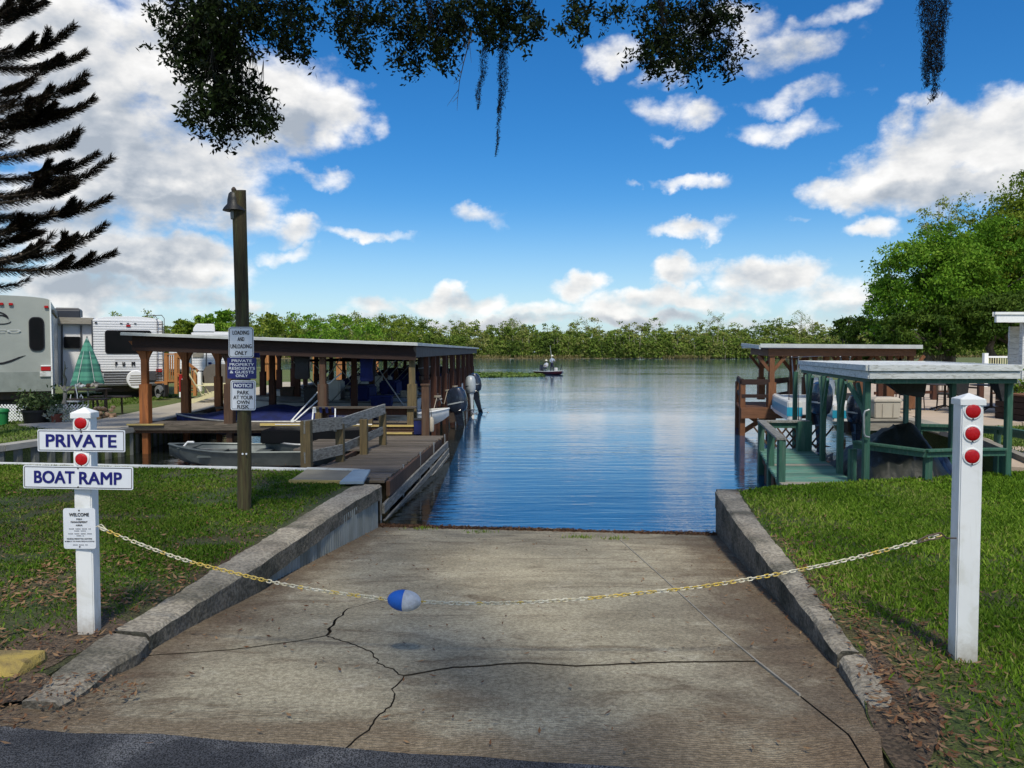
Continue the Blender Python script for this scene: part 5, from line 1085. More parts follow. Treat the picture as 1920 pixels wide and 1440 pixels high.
# railings on the slip
GR_ = empty('slip_railing', (5.6, 10.1, 0), 'green painted handrail running round the lawn side of the slip', 'railing')
def gr(a, b, h=.03, w_=.10): MB().beam(a, b, w_, h).build('rail', M_gpaint, GR_, bevel=.003, seg=1)
pts = [A(1600, 828, 10.15), A(1736, 845, 9.6), A(1800, 843, 9.75), A(1884, 842, 9.8)]
for a, b in zip(pts[:-1], pts[1:]): gr(a, b)
for a, b in zip(pts[:-1], pts[1:]): MB().beam(a-Vector((0, 0, .05)), b-Vector((0, 0, .05)), .03, .07).build('apron', M_gpaint, GR_)
for (x, Y) in ((1742, 9.66), (1600, 10.2), (1877, 10.05)):
    p = A(x, 850, Y); MB().box((p.x, Y+.03, .0), (.09, .07, .66)).build('post', M_gpaint, GR_)
G2 = empty('slip_railing', (8, 13.8, 0), 'green handrail on the patio side of the slip running out of the picture', 'railing')
ps = [A(1725, 797, 14.6), A(1800, 799, 14.2), A(1872, 802, 13.2), A(1990, 822, 11.3)]
for a, b in zip(ps[:-1], ps[1:]): MB().beam(a, b, .10, .05).build('rail', M_gpaint, G2); MB().beam(a-Vector((0, 0, .07)), b-Vector((0, 0, .07)), .03, .08).build('apron', M_gpaint, G2)
for i, p in enumerate(ps): MB().box((p.x, p.y+.02, p.z/2-.25), (.08, .08, p.z+.45)).build('post', M_gpaint, G2)
# steel grab handle on the near left post
e = empty('grab_handle', tuple(A(1622, 790, 9.7)), 'bent steel grab handle fixed to the nearest green post', 'handle'); P_ = lambda x, y: A(x, y, 9.78)
m_ = MB().tube([P_(1630, 768), P_(1622, 771), P_(1620, 776), P_(1620, 812), P_(1622, 818), P_(1630, 820)], .013, 8); m_.smooth = True; m_.build('bar', M_steel, e)
# green dock
GD = empty('green_dock', (4.4, 11.8, -.1), 'worn green painted dock with a handrail beside the shelter', 'dock')
dl = lambda y: float(np.interp(y, [10.0, 13.7], [3.50, 4.40])); dr = lambda y: float(np.interp(y, [9.6, 13.7], [4.40, 5.30]))
y = 9.72; i = 0
while y < 13.65:
    x0, x1 = dl(y)+random.uniform(-.01, .015), dr(y)
    MB().box(((x0+x1)/2, y+.07, -.115+random.uniform(-.003, .003)), (x1-x0, .137, .035), rx=random.uniform(-.01, .01)).build('plank', M_gdeck2 if (i in (0, 1, 2) or i == 13) else M_gdeck, GD, bevel=.003, seg=1)
    y += .148; i += 1
for f in (0.06, .5, .95):
    MB().beam((dl(9.9)+(dr(9.9)-dl(9.9))*f, 9.85, -.22), (dl(13.6)+(dr(13.6)-dl(13.6))*f, 13.6, -.22), .05, .17).build('joist', M_brown, GD)
for yy in (10.1, 11.3, 12.5, 13.5):
    for x in (dl(yy)+.06, dr(yy)-.1): MB().box((x, yy, -.7), (.10, .10, 1.1)).build('pile', M_brown, GD)
hr = [(3.52, 10.2, .47), (3.80, 11.4, .43), (4.30, 13.45, .41)]
tp = A(1465, 823, 10.1); tf = A(1427, 789, 13.4); tm = tp.lerp(tf, .45)
MB().beam(tp, tf, .13, .035).build('top_rail', M_greyx, GD, bevel=.004); 
for q in (tp, tm, tf): MB().box((q.x+.02, q.y+.05, (q.z-.9)/2-.02), (.09, .09, q.z+.9)).build('rail_post', M_gpaint, GD, bevel=.004)
a, b = A(1430, 790, 13.4), A(1516, 790, 13.4); MB().beam(a, b, .12, .035).build('top_rail', M_greyx, GD); MB().beam(a-Vector((0, 0, .07)), b-Vector((0, 0, .07)), .03, .09).build('rail_apron', M_gpaint, GD)
q = A(1508, 790, 13.35); MB().box((q.x, q.y, (q.z-.1)/2), (.24, .10, q.z+.1)).build('rail_post', M_gpaint, GD)
# lattice panel behind the rail
LT = empty('crossed_lattice', tuple(A(1480, 820, 14.2)), 'dark crossed lattice panel beyond the green dock', 'lattice'); zc = A(1480, 820, 14.2).z
for k in range(7):
    x0 = A(1445, 800, 14.2).x+k*.14
    for s in (-1, 1): MB().beam((x0, 14.2+.01*s, zc-.2), (x0+s*.32, 14.2+.01*s, zc+.2), .012, .03).build('slat', M_brown, LT)
# boat under tarps in the slip
def draped(name, x0, x1, y0, y1, zb, hfun, m, label, cat='tarp', nx=46, ny=40, seed=0, rag=.04):
    e = empty(name, ((x0+x1)/2, (y0+y1)/2, zb), label, cat); vs = []; fs = []
    for j in range(ny+1):
        for i in range(nx+1):
            u, v = i/nx, j/ny; x = x0+(x1-x0)*u+(.235*(v*(y1-y0))); y = y0+(y1-y0)*v
            edge = min(u, 1-u, v, 1-v)*2; f = min(1, edge*5)
            z = zb+hfun(u, v)*(f**.45); fold = noise.noise(Vector((u*9, v*7, seed)))*.05+abs(noise.noise(Vector((u*18+v*6, v*16, seed+4))))*.06-.02*math.sin(u*40)*(1-f)
            vs.append((x+.04*noise.noise(Vector((u*12, v*12, 3))), y+(-.06*noise.noise(Vector((u*25, 0, seed)))*(1-f)), z+fold-(rag*abs(noise.noise(Vector((u*30, v*30, 1))))*(1-f))))
    for j in range(ny):
        for i in range(nx): a = j*(nx+1)+i; fs.append((a, a+1, a+nx+2, a+nx+1))
    mb = MB().add(vs, fs); mb.smooth = True; mb.build('sheet', m, e); return e
def hmound(u, v):
    r = 1-abs(2*u-1)**2.4+.10*math.sin(u*9+v*5)
    prof = float(np.interp(v, [0, .12, .35, .62, 1], [.45, .62, .98, .72, .30])); return max(.12, prof*max(0, r)*.95)
M_tarp = mat('black_tarp', (.008, .011, .009), (.020, .024, .020), scale=2.5, rough=.5, spec=.35, bump=1, bscale=10, var=0)
draped('tarped_boat', 4.62, 6.10, 10.15, 13.6, -.42, hmound, M_tarp, 'boat hidden under a crumpled black tarp inside the slip', seed=2)
def hm2(u, v): return float(np.interp(v, [0, .4, 1], [.15, .55, .3]))*(1-.7*abs(u-.3))
draped('blue_tarp', 5.75, 6.5, 10.8, 12.9, -.35, hm2, mat('blue_grey_tarp', (.05, .085, .16), (.03, .05, .10), scale=2, rough=.5, bump=1, bscale=8), 'blue grey tarp sloping down beside the black one', seed=7, nx=20, ny=20)
# ------------------------------------------------------------------ brown roofed dock
BD = empty('brown_dock_shelter', (8.5, 22, 0), 'brown timber dock shelter with a flat pale roof over the water', 'shelter')
r2 = [Vector((6.28, 19.6, 1.75)), Vector((10.55, 19.9, 1.76)), Vector((11.6, 24.8, 1.83)), Vector((7.3, 24.6, 1.83))]
MB().prism([(p.x, p.y) for p in r2], lambda x, y: 1.75, lambda x, y: 1.80).build('roof', M_roof, BD)
for a, b in ((0, 1), (3, 0)): MB().beam(r2[a]+Vector((0, 0, .04)), r2[b]+Vector((0, 0, .0)), .04, .10).build('roof_edge', M_fascia, BD)
M_bdz = wood('reddish_post_wood', (.20, .085, .035), (.12, .05, .022), 'z', rough=.75); M_bdx = wood('reddish_deck_wood', (.21, .095, .045), (.13, .06, .03), 'x', rough=.75, var=.15)
MB().beam((6.55, 19.78, 1.62), (10.45, 20.05, 1.62), .06, .20).build('header_beam', M_bdx, BD); MB().beam((6.6, 19.8, 1.62), (7.55, 24.4, 1.66), .06, .20).build('header_beam', M_bdx, BD)
def bpost(x, y, z0=.15, zt=1.55, br=True, zs=.85):
    p = MB().box((x, y, (zt+z0)/2), (.13, .13, zt-z0)).build('post', M_bdz, BD, bevel=.006); MB().box((x, y, (zs+z0)/2), (.2, .2, zs-z0)).build('sleeve', M_bdz, p, bevel=.006)
    if br:
        for s in (-1, 1): MB().beam((x+s*.05, y, zt-.40), (x+s*.36, y, zt-.02), .05, .08).build('brace', M_bdz, p)
bpost(6.66, 19.85, -.9); bpost(7.58, 20.9); bpost(8.2, 20.2); bpost(9.05, 20.2); bpost(9.85, 20.2); bpost(10.4, 20.2)
bpost(7.8, 24.2); bpost(9.2, 24.2); bpost(10.4, 24.3)
a = G(1392, 780, .15); 
MB().box((7.0, 19.72, .06), (2.3, .05, .26)).build('edge_beam', M_bdx, BD)
y = 19.75
while y < 22.0:
    sx = 5.85+(y-19.75)*.24; MB().box(((sx+9.0)/2, y+.07, .19), (9.0-sx, .138, .036)).build('plank', M_bdx, BD, seg=1); y += .148
for yy in (19.85, 22.0):
    sx = 5.92+(yy-19.85)*.24
    MB().box((sx, yy, -.2), (.13, .13, 2.0)).build('pile', M_bdz, BD, bevel=.006)
MB().beam((5.95, 19.9, .10), (6.75, 19.9, -.46), .045, .12).build('cross_brace', M_bdz, BD); MB().beam((5.95, 20.0, -.46), (6.75, 20.0, .05), .045, .12).build('cross_brace', M_bdz, BD)
for zz, hh in ((.86, .14), (.50, .09)):
    MB().beam((5.88, 19.86, zz), (6.45, 22.05, zz+.02), .05, hh).build('rail', M_redx, BD); MB().beam((5.88, 19.80, zz), (6.6, 19.80, zz), .05, hh).build('rail', M_redx, BD); MB().beam((6.72, 20.0, zz), (7.7, 21.5, zz), .05, hh).build('rail', M_redx, BD)
for (x, yy) in ((5.92, 19.86), (6.45, 22.0), (6.20, 20.9)): MB().box((x, yy, .55), (.10, .10, .72)).build('rail_post', M_redx, BD)
MB().box((6.72, 19.60, .23), (.26, .1, .09)).build('white_block', M_white, BD)
# white twin hull boat with turquoise bands, stern towards the lawn
TB = empty('motor_boat', (7.0, 17.2, -.4), 'white motor boat with turquoise bands and a dark outboard behind the green dock', 'boat', rz=R(-12))
for (px0, px1, pyt, pyb, Y, ) in ((1477, 1503, 753, 789, 16.4), (1563, 1606, 760, 792, 16.2)):
    a, b = A(px0, pyt, Y), A(px1, pyb, Y); o_ = Vector((7.0, 17.2, -.4)); M_ = Matrix.Rotation(R(12), 3, 'Z'); c = M_ @ (((a+b)/2)-o_); wx = b.x-a.x; hz = a.z-b.z
    MB().loft([[(c.x+i*wx/2*s, c.y+y_, c.z+j) for i, j in ((-1, -hz*.5), (1, -hz*.5), (1, hz*.5), (-1, hz*.5))] for y_, s in ((0, .96), (.05, 1), (2.2, 1), (3.0, .7), (3.4, .2))]).build('hull', M_hull, TB, world=False, bevel=.02)
    MB().loft([[(c.x+i*(wx/2*s+.006), c.y+y_-.006, c.z+j) for i, j in ((-1, -hz*.26), (1, -hz*.26), (1, hz*.20), (-1, hz*.20))] for y_, s in ((0, 1), (2.2, 1), (3.0, .72))]).build('turquoise_band', M_turq, TB, world=False)
c = Matrix.Rotation(R(12), 3, 'Z') @ (A(1542, 745, 17.6)-Vector((7.0, 17.2, -.4)))
MB().loft([[(x_, y_, z_) for x_, z_ in ((-.75, .62), (.75, .62), (.78, .95), (-.78, .95))] for y_ in (-.2, 2.4)]).build('deck', M_hull, TB, world=False, bevel=.02)
MB().box((.05, 1.0, 1.15), (.55, .5, .55)).build('console', M_hull, TB, world=False, bevel=.05)
m_ = MB(); m_.loft([[(x_, y_, 1.93-.05*abs(x_)) for x_ in (-.6, -.3, 0, .3, .6)] for y_ in (.2, .8, 1.5)], closed=False, caps=False); m_.smooth = True; m_.build('canopy', M_blackc, TB, world=False)
for sx in (-.55, .55):
    for y_ in (.3, 1.4): MB().tube([(sx, .8, .95), (sx, y_, 1.92)], .016, 5).build('canopy_frame', M_steel, TB, world=False)
MB().box((.55, .2, 1.02), (.45, .4, .16)).build('seat', M_blackc, TB, world=False, bevel=.03)
p = A(1538, 745, 15.9); outboard('outboard_motor', p.x, p.y, p.z-.42, R(-80), 1.15, M_motor, 'dark outboard with a silver stripe hung on the turquoise banded boat', None, R(0))
p = A(1606, 760, 15.6); outboard('outboard_motor', p.x, p.y, p.z-.42, R(-80), 1.0, M_motor, 'second dark outboard between the green post and the deck box', None, R(0))
for i, (x, y0, y1, Y) in enumerate(((1479, 705, 765, 17.0), (1497, 702, 800, 16.0), (1600, 705, 790, 15.5))):
    e = empty('fishing_rod', tuple(A(x, y1, Y)), ['thin rod standing at the left end of the turquoise banded boat', 'dark rod upright beside the left turquoise hull', 'thin rod with guides in front of the far patio'][i], 'rod'); MB().tube([A(x, y1, Y), A(x+1, y0, Y)], [.012, .005], 5).build('blank', M_rust, e); MB().tube([A(x, y1, Y), A(x+.2, y1-14, Y)], [.018, .016], 6).build('grip', M_blackc, e)
# ------------------------------------------------------------------ patio things
def box_thing(name, c, s, m, label, cat, lid=None, rz=0):
    e = empty(name, (c[0], c[1], c[2]-s[2]/2), label, cat, rz=rz); mb = MB(); mb.loft([[(i*s[0]/2*k, j*s[1]/2*k, z) for i, j in ((-1, -1), (1, -1), (1, 1), (-1, 1))] for z, k in ((0, .93), (s[2], 1))]); mb.build('body', m, e, world=False, bevel=.015)
    if lid: 
        l = MB(); l.loft([[(i*s[0]*.53, j*s[1]*.53, s[2]) for i, j in ((-1, -1), (1, -1), (1, 1), (-1, 1))], [(i*s[0]*.53, j*s[1]*.53, s[2]+.05) for i, j in ((-1, -1), (1, -1), (1, 1), (-1, 1))], [(i*s[0]*.40, j*s[1]*.40, s[2]+.10) for i, j in ((-1, -1), (1, -1), (1, 1), (-1, 1))]]); l.build('lid', lid, e, world=False, bevel=.01)
        for k in (-1, 1): MB().box((k*s[0]*.2, -s[1]*.5-.006, s[2]*.5), (.012, .012, s[2]*.8)).build('rib', m, e, world=False)
    return e
p = A(1665, 765, 16.2); box_thing('deck_box', (p.x, 16.4, .40), (.56, .4, .34), M_beige, 'beige plastic deck box with a domed lid seen under the white roof', 'storage box', M_beige)
e = empty('wooden_platform', tuple(A(1668, 790, 16.2)), 'pale weathered wooden platform carrying the deck box', 'platform')
MB().box((p.x, 16.4, .20), (.95, .6, .04)).build('top', M_gdeck2, e); MB().box((p.x, 16.15, .08), (.9, .04, .20)).build('front_board', M_gdeck2, e)
for sx in (-.4, .4): MB().box((p.x+sx, 16.3, -.3), (.09, .09, 1.0)).build('leg', M_brown, e)
MB().beam((p.x+.45, 16.2, .18), (9.0, 15.4, -.02), .5, .12).build('ramp_edge', M_gdeck2, e)
bx = G(1955, 788, .03); e = empty('brown_deck', (12.0, 17.6, .03), 'solid red brown raised deck beside the white house', 'deck')
for k in range(4): MB().box((12.1+.9, 17.8, .10+k*.145), (2.6, 1.8, .135)).build('board', M_redx, e, bevel=.006)
MB().box((13.0, 17.8, .63), (2.7, 1.9, .04)).build('top', M_bdx, e)
e = empty('patio_border', (12, 17, .03), 'row of tan edging blocks at the foot of the brown deck', 'edging')
for k in range(14): MB().box((10.9+k*.24, 16.72, .06), (.225, .16, .10)).build('block', M_patio, e, bevel=.012)
def patio_table(x, y, label, u=True, h=.72):
    e = empty('patio_table', (x, y, .03), label, 'table', 'dark metal patio tables'); MB().lathe([(.50, h-.02), (.52, h-.01), (.52, h), (.5, h+.005)], (x, y, .03), 20).build('top', M_rust, e); MB().lathe([(.04, .1), (.03, h-.02)], (x, y, .03), 8).build('pedestal', M_rust, e)
    for k in range(4):
        a = k*math.pi/2+.5; MB().tube([(x, y, .18), (x+.22*math.cos(a), y+.22*math.sin(a), .12), (x+.42*math.cos(a), y+.42*math.sin(a), .045)], .022, 5).build('foot', M_rust, e)
def patio_chair(x, y, rz, label):
    e = empty('patio_chair', (x, y, .03), label, 'chair', 'dark metal patio chairs', rz)
    MB().box((0, 0, .42), (.46, .46, .05)).build('seat', M_blackc, e, world=False, bevel=.015)
    b = MB()
    for k in range(6): b.tube([(-.2+.08*k, .22, .44), (-.2+.08*k, .30, .92)], .010, 5)
    b.tube([(-.23, .22, .42), (-.23, .31, .95), (.23, .31, .95), (.23, .22, .42)], .016, 6); b.build('backrest', M_rust, e, world=False)
    for sx in (-.22, .22):
        for sy in (-.2, .2): MB().tube([(sx, sy, .42), (sx*1.1, sy*1.1, 0)], .016, 5).build('leg', M_rust, e, world=False)
        MB().tube([(sx, -.22, .42), (sx*1.15, -.2, .64), (sx*1.15, .24, .66)], .014, 5).build('armrest', M_rust, e, world=False)
q = G(1771, 770, .03); patio_table(q.x, q.y, 'dark patio table left of the reflector post'); patio_chair(q.x-.75, q.y+.3, R(100), 'dark patio chair at the left side of the left table'); patio_chair(q.x+.5, q.y+.8, R(-30), 'dark patio chair behind the left patio table')
q = G(1858, 772, .03); patio_table(q.x, q.y, 'dark patio table between the reflector post and the right green post'); patio_chair(q.x-.55, q.y+.1, R(60), 'tall backed dark patio chair left of the right table'); patio_chair(q.x+.75, q.y+.25, R(-90), 'dark patio chair right of the right patio table')
q = G(1700, 752, .03); patio_chair(q.x, q.y, R(10), 'dark patio chair standing alone near the brown dock posts')
# pergola posts behind
PG = empty('pergola', (12.8, 24, 0), 'low red brown pergola frame at the back of the patio', 'pergola')
for px in (1672, 1702, 1752, 1790): 
    q = G(px, 738+.0*(px), .03); MB().box((q.x, 27, .52), (.16, .16, 1.04)).build('post', M_red, PG)
x0, x1 = G(1660, 740).x, G(1800, 740).x
for px in (1650, 1705, 1752): 
    X = (px-960)/FPX*26; MB().box((X, 26, .55), (.16, .16, 1.1)).build('post', M_red, PG)
MB().beam(((1640-960)/FPX*26, 26, .62), ((1790-960)/FPX*26, 26, .62), .06, .12).build('beam', M_red, PG); MB().beam(((1640-960)/FPX*26, 26, 1.0-.75), ((1790-960)/FPX*26, 26, .3), .06, .1).build('beam', M_red, PG)
# white fence
WF = empty('white_fence', (24, 38, 0), 'white picket fence with black lower part below the dark trees', 'fence')
def fx(px, Y=36): return (px-960)/FPX*Y
MB().box((fx(1847), 36, .55), (.18, .18, 2.1)).build('post', M_white, WF); MB().beam((fx(1848), 36, 1.42), (fx(1905), 36, 1.42), .06, .08).build('top_rail', M_white, WF); MB().beam((fx(1848), 36, .62), (fx(1930), 36, .62), .06, .06).build('bottom_rail', M_white, WF)
px = 1853
while px < 1930: MB().box((fx(px), 36, 1.0), (.035, .03, .80)).build('picket', M_cream if px < 1895 else M_white, WF); px += 4.5
MB().box((fx(1873), 36.1, .45), (1.15, .04, .7)).build('dark_panel', M_blackc, WF)
for k in range(9):
    X = fx(1690+k*17, 40); MB().box((X, 40, .55), (.06, .06, 1.1)).build('post', M_white, WF)
MB().beam((fx(1680, 40), 40, .95), (fx(1850, 40), 40, .95), .03, .03).build('far_rail', M_steel, WF)
# house corner
HC = empty('white_house', (13.5, 18.8, 0), 'corner of a white house with a flat overhanging roof at the picture edge', 'house')
hx = (1861-960)/FPX*18.5; zt_ = A(1861, 585, 18.5).z; z2 = A(1861, 603, 18.5).z
MB().prism([(hx, 18.55), (hx+6, 18.55), (hx+6, 22.5), (hx+2.9, 22.5)], zt_-.10, zt_).build('roof', M_white, HC); MB().box((hx+3.05, 18.55, (zt_+z2)/2-.02), (5.95, .08, .22)).build('fascia', M_white, HC); MB().box((hx+3.02, 18.52, zt_-.03), (6.0, .08, .06)).build('drip_edge', M_white, HC)
px_ = (1918-960)/FPX*18.8; MB().box((px_, 18.8, 1.25), (.13, .13, 2.3)).build('column', M_wpaint, HC)
for k in range(16): MB().box((px_+2.2, 19.6-.012*(k % 2), .10+k*.14), (4.1, .06, .136)).build('siding_board', M_wpaint, HC)
MB().box((px_-.02, 18.7, .55), (.5, .4, .6)).build('planter_wall', M_beige, HC, bevel=.02)
p = G(1897, 745, .03); PLn = empty('garden_plant', (px_-.25, 18.4, .03), 'low green plant against the pale wall at the picture edge', 'plant'); n = 260; C = np.array([px_-.25, 18.5, .75])+rng.normal(0, .14, (n, 3)); quads('foliage', leaves(C, unit(rng.normal(size=(n, 3))+[0, 0, .5]), .12, .05), M_grassD, rng.uniform(.2, .9, n), PLn)
MB().lathe([(.14, 0), (.18, .55), (.16, .56)], (px_-.25, 18.5, .03), 12).build('pot', M_beige, PLn)
# timber edging right of the slip
TE = empty('timber_edging', (8.4, 13, 0), 'dark timber retaining edge running diagonally past the grass patch', 'edging')
MB().beam(tuple(G(1838, 828, .06)), tuple(G(1990, 893, .06)), .12, .14).build('top_board', M_gdeck2, TE); MB().beam(tuple(G(1838, 834, -.08)), tuple(G(1990, 902, -.08)), .08, .20).build('lower_board', M_brown, TE)
# ------------------------------------------------------------------ travel trailers
M_rvg = mat('grey_trailer_skin', (.36, .385, .35), (.32, .345, .315), scale=1, rough=.35, var=0, stain=(.22, .24, .22), stain_scale=.6, stain_amt=.3)
M_rvg2 = mat('darker_grey_trailer_skin', (.25, .28, .255), rough=.4, var=0)
M_rvw = mat('white_trailer_skin', (.80, .81, .81), (.75, .76, .76), scale=1, rough=.35, var=0)
M_rvd = mat('charcoal_trailer_skin', (.07, .07, .072), (.055, .055, .058), rough=.45, var=0)
def trailer(name, x0, x1, Y, z0, z1, depth, m, label, low=None, siding=0, arch=.06):
    """rear face at Y, spanning x0..x1; body goes back"""
    e = empty(name, ((x0+x1)/2, Y+depth/2, 0), label, 'travel trailer'); cx = (x0+x1)/2; hw = (x1-x0)/2
    prof = [(-hw, z0), (hw, z0), (hw, z1-arch*1.4)]+[(hw*math.cos(t)*.99, z1-arch*1.4+arch*1.4*math.sin(t)) for t in [math.pi*k/10 for k in range(1, 10)]]+[(-hw, z1-arch*1.4)]
    MB().loft([[(cx+a, Y, b) for a, b in prof], [(cx+a, Y+depth, b) for a, b in prof]]).build('body', m, e, bevel=.01)
    if siding:
        z = (low or z0)
        while z < z1-.16:
            MB().box((cx, Y-.008, z+siding/2), (2*hw-.06, .016, siding-.028)).build('siding', m, e, bevel=.004, seg=1); z += siding
        if low:
            z = z0
            while z < low-.02: MB().box((cx, Y-.008, z+siding/2), (2*hw-.06, .016, siding-.028)).build('siding', M_rvd, e, bevel=.004, seg=1); z += siding
    elif low: MB().box((cx, Y-.006, (z0+low)/2), (2*hw-.02, .012, low-z0)).build('lower_panel', M_rvg2, e)
    trim = MB(); trim.beam((cx+hw, Y-.02, z0-.15), (cx+hw, Y-.02, z1-arch*1.4), .035, .05); trim.build('corner_trim', M_white, e)
    MB().beam((cx-hw, Y-.02, z0), (cx-hw, Y-.02, z1-arch*1.4), .03, .04).build('corner_trim', M_white if not siding else M_black, e)
    MB().box((cx, Y+.3, z0-.12), (2*hw-.1, .2, .2)).build('bumper', M_rust, e)
    MB().box((cx, Y+depth*.5, z0-.3), (2*hw-.5, depth*.9, .35)).build('chassis', M_blackc, e)
    for k in (.42, .55):
        w_ = MB().lathe([(.18, -.1), (.33, -.1), (.35, -.05), (.35, .05), (.33, .1), (.18, .1)], (cx+hw-.18, Y+depth*k, .35), 18, 'x'); w_.smooth = True; t_ = w_.build('wheel', M_blackc, e); MB().lathe([(.17, .08), (.16, .10), (.05, .11)], (cx+hw-.18, Y+depth*k, .35), 12, 'x').build('rim', M_steel, t_)
    return e
def win(e, name, px0, px1, py0, py1, Y, r=.10, m=M_glass, fr=None):
    a, b = A(px0, py0, Y), A(px1, py1, Y); wd, ht = b.x-a.x, a.z-b.z; c = (a+b)/2
    f = plate(wd+.06, ht+.06, r+.03, .02); f.v = [(x+c.x, y+Y-.03, z+c.z) for x, y, z in f.v]; fo = f.build(name, fr or M_black, e)
    g = plate(wd, ht, r, .01); g.v = [(x+c.x, y+Y-.036, z+c.z) for x, y, z in g.v]; g.build('pane', m, fo); return fo
Y1 = 21.0; xA, xB = -14.95, (97-960)/FPX*Y1
T1 = trailer('travel_trailer', xA, xB, Y1, A(0, 733, Y1).z, A(0, 556, Y1).z, 8.5, M_rvg, 'smooth grey travel trailer with rounded dark windows at the left edge', low=A(0, 697, Y1).z, arch=.07)
win(T1, 'window', 56, 82, 597, 656, Y1, .12)
s2 = (138-960)/FPX*22; sl_ = MB().box((((97-960)/FPX*22.2+s2)/2, 24.0, (A(0, 728, 22).z+A(0, 590, 22).z)/2), (s2-(97-960)/FPX*22.2, 3.6, A(0, 590, 22).z-A(0, 728, 22).z)); so_ = sl_.build('slide_out', M_rvg, T1, bevel=.01)
win(so_, 'window', 100, 122, 614, 655, 22.2, .08)
MB().box(((99-960)/FPX*22+.3, 23.9, A(0, 586, 22).z+.03), (.68, 3.8, .10)).build('awning', M_gdeck2, so_); MB().beam((s2-.02, 22.17, A(0, 728, 22).z), (s2-.02, 22.17, A(0, 590, 22).z), .05, .05).build('trim', M_white, so_)
MB().box((s2-.31, 22.16, A(0, 727, 22).z), (.64, .04, .05)).build('bottom_trim', M_white, so_)
def lampbox(e, px0, px1, py0, py1, Y, m, name='lamp'):
    a, b = A(px0, py0, Y), A(px1, py1, Y); c = (a+b)/2; return MB().box((c.x, Y-.03, c.z), (b.x-a.x, .05, a.z-b.z)).build(name, m, e, bevel=.008)
M_tail = mat('red_tail_lamp', (.45, .012, .015), rough=.2, var=0)
for px in (1, 18, 83): lampbox(T1, px, px+8, 570 if px < 50 else 573.5, 574.5 if px < 50 else 578, Y1, M_tail, 'clearance_lamp')
lampbox(T1, 77, 95, 687, 695, Y1, M_tail, 'tail_lamp'); lampbox(T1, 76.5, 95.5, 684.5, 687, Y1, M_white, 'lamp_frame'); lampbox(T1, 75, 97, 696, 706, Y1, M_wpaint, 'plate_holder')
nb = MB()     # lettering and graphic
o = bpy.data.objects.new('badge', None)
aL, aR = A(-66, 622, Y1), A(40, 622, Y1)
mb = MB().box((aL.x, Y1-.004, aL.z), (.01, .004, .01)); bo = mb.build('badge', M_steel, T1)
tx = text([('JAYCO', (aL.x+aR.x)/2, aL.z, aR.x-aL.x, .115, .18)], mat('silver_lettering', (.50, .53, .52), rough=.3, var=0), T1, y=0, bold=.02); tx.location = -origin(T1)+Vector((0, Y1-.03, 0))
sw = MB(); pts_ = [(-40, 681), (-10, 682.5), (8, 681), (22, 677), (36, 671), (49, 666)]; wds = [1.2, 1.6, 2.3, 2.6, 2.0, .2]
for i in range(5):
    a, b = pts_[i], pts_[i+1]; sw.add([A(a[0], a[1]-wds[i], Y1-.012), A(b[0], b[1]-wds[i+1], Y1-.012), A(b[0], b[1]+wds[i+1]*.6, Y1-.012), A(a[0], a[1]+wds[i]*.6, Y1-.012)], [(0, 1, 2, 3)])
sw.build('swoosh', M_black, T1)
sw = MB()
for (cx_, cy_, rx_, ry_, a0, a1, wd0) in ((-6, 602, 24, 15, 80, -8, 1.4), (2, 600, 14, 7, 150, 10, 1.2), (4, 603, 18, 6, 170, 355, .9), (-2, 598, 18, 7, 60, -5, .8)):
    pp = [(cx_+rx_*math.cos(R(a0+(a1-a0)*k/10)), cy_-ry_*math.sin(R(a0+(a1-a0)*k/10))) for k in range(11)]
    for i in range(10):
        (xa, ya), (xb, yb) = pp[i], pp[i+1]; sw.add([A(xa, ya-wd0, Y1-.012), A(xb, yb-wd0, Y1-.012), A(xb, yb+wd0, Y1-.012), A(xa, ya+wd0, Y1-.012)], [(0, 1, 2, 3)])
sw.build('bird_emblem', M_black, T1)
Y2 = 27.8; x0, x1 = (181-960)/FPX*Y2, (306-960)/FPX*Y2
T2 = trailer('travel_trailer', x0, x1, Y2, A(0, 722, Y2).z, A(0, 594, Y2).z, 8.0, M_rvw, 'white ribbed travel trailer with charcoal skirt and a spare wheel', low=A(0, 697, Y2).z, siding=.088, arch=.12)
for k in (181, 306): 
    xx = (k-960)/FPX*Y2; MB().beam((xx, Y2-.03, A(0, 722, Y2).z), (xx, Y2-.03, A(0, 602, Y2).z), .035, .05).build('corner_trim', M_rvd, T2)
win(T2, 'window', 203, 284, 621.5, 662, Y2, .08)
z7 = A(0, 598, Y2+1).z; sx0 = (140-960)/FPX*28.6
slo = MB().box(((sx0+x0)/2, 30.6, (A(0, 722, 28.6).z+z7)/2), (x0-sx0, 4, z7-A(0, 722, 28.6).z)).build('slide_out', M_rvw, T2, bevel=.01)
MB().box(((sx0+x0)/2, 28.5, A(0, 604, 28.5).z), (x0-sx0, .3, .22)).build('awning', M_gdeck2, slo)
for px in (146, 178): MB().beam(A(px, 612, 28.55), A(px, 722, 28.55), .05, .04).build('dark_trim', M_rvd, slo)
win(slo, 'window', 150, 176, 634, 652, 28.55, .03)
a = A(167, 590, 29); ac = MB().loft([[(a.x+i*.43*k, 29+j*.5*k+o2, z) for i, j in ((-1, -1), (1, -1), (1, 1), (-1, 1))] for z, k, o2 in ((A(0, 598, 29).z-.05, 1, 0), (A(0, 586, 29).z, 1, 0), (A(0, 582, 29).z, .9, 0))]); ac.build('roof_air_conditioner', mat('dark_ac_cover', (.03, .035, .045), rough=.5), T2, bevel=.03)
for px in (184, 228, 240, 253): lampbox(T2, px, px+4.5, 605.5 if px < 200 else 606.5, 608, Y2, M_rvd, 'clearance_lamp')
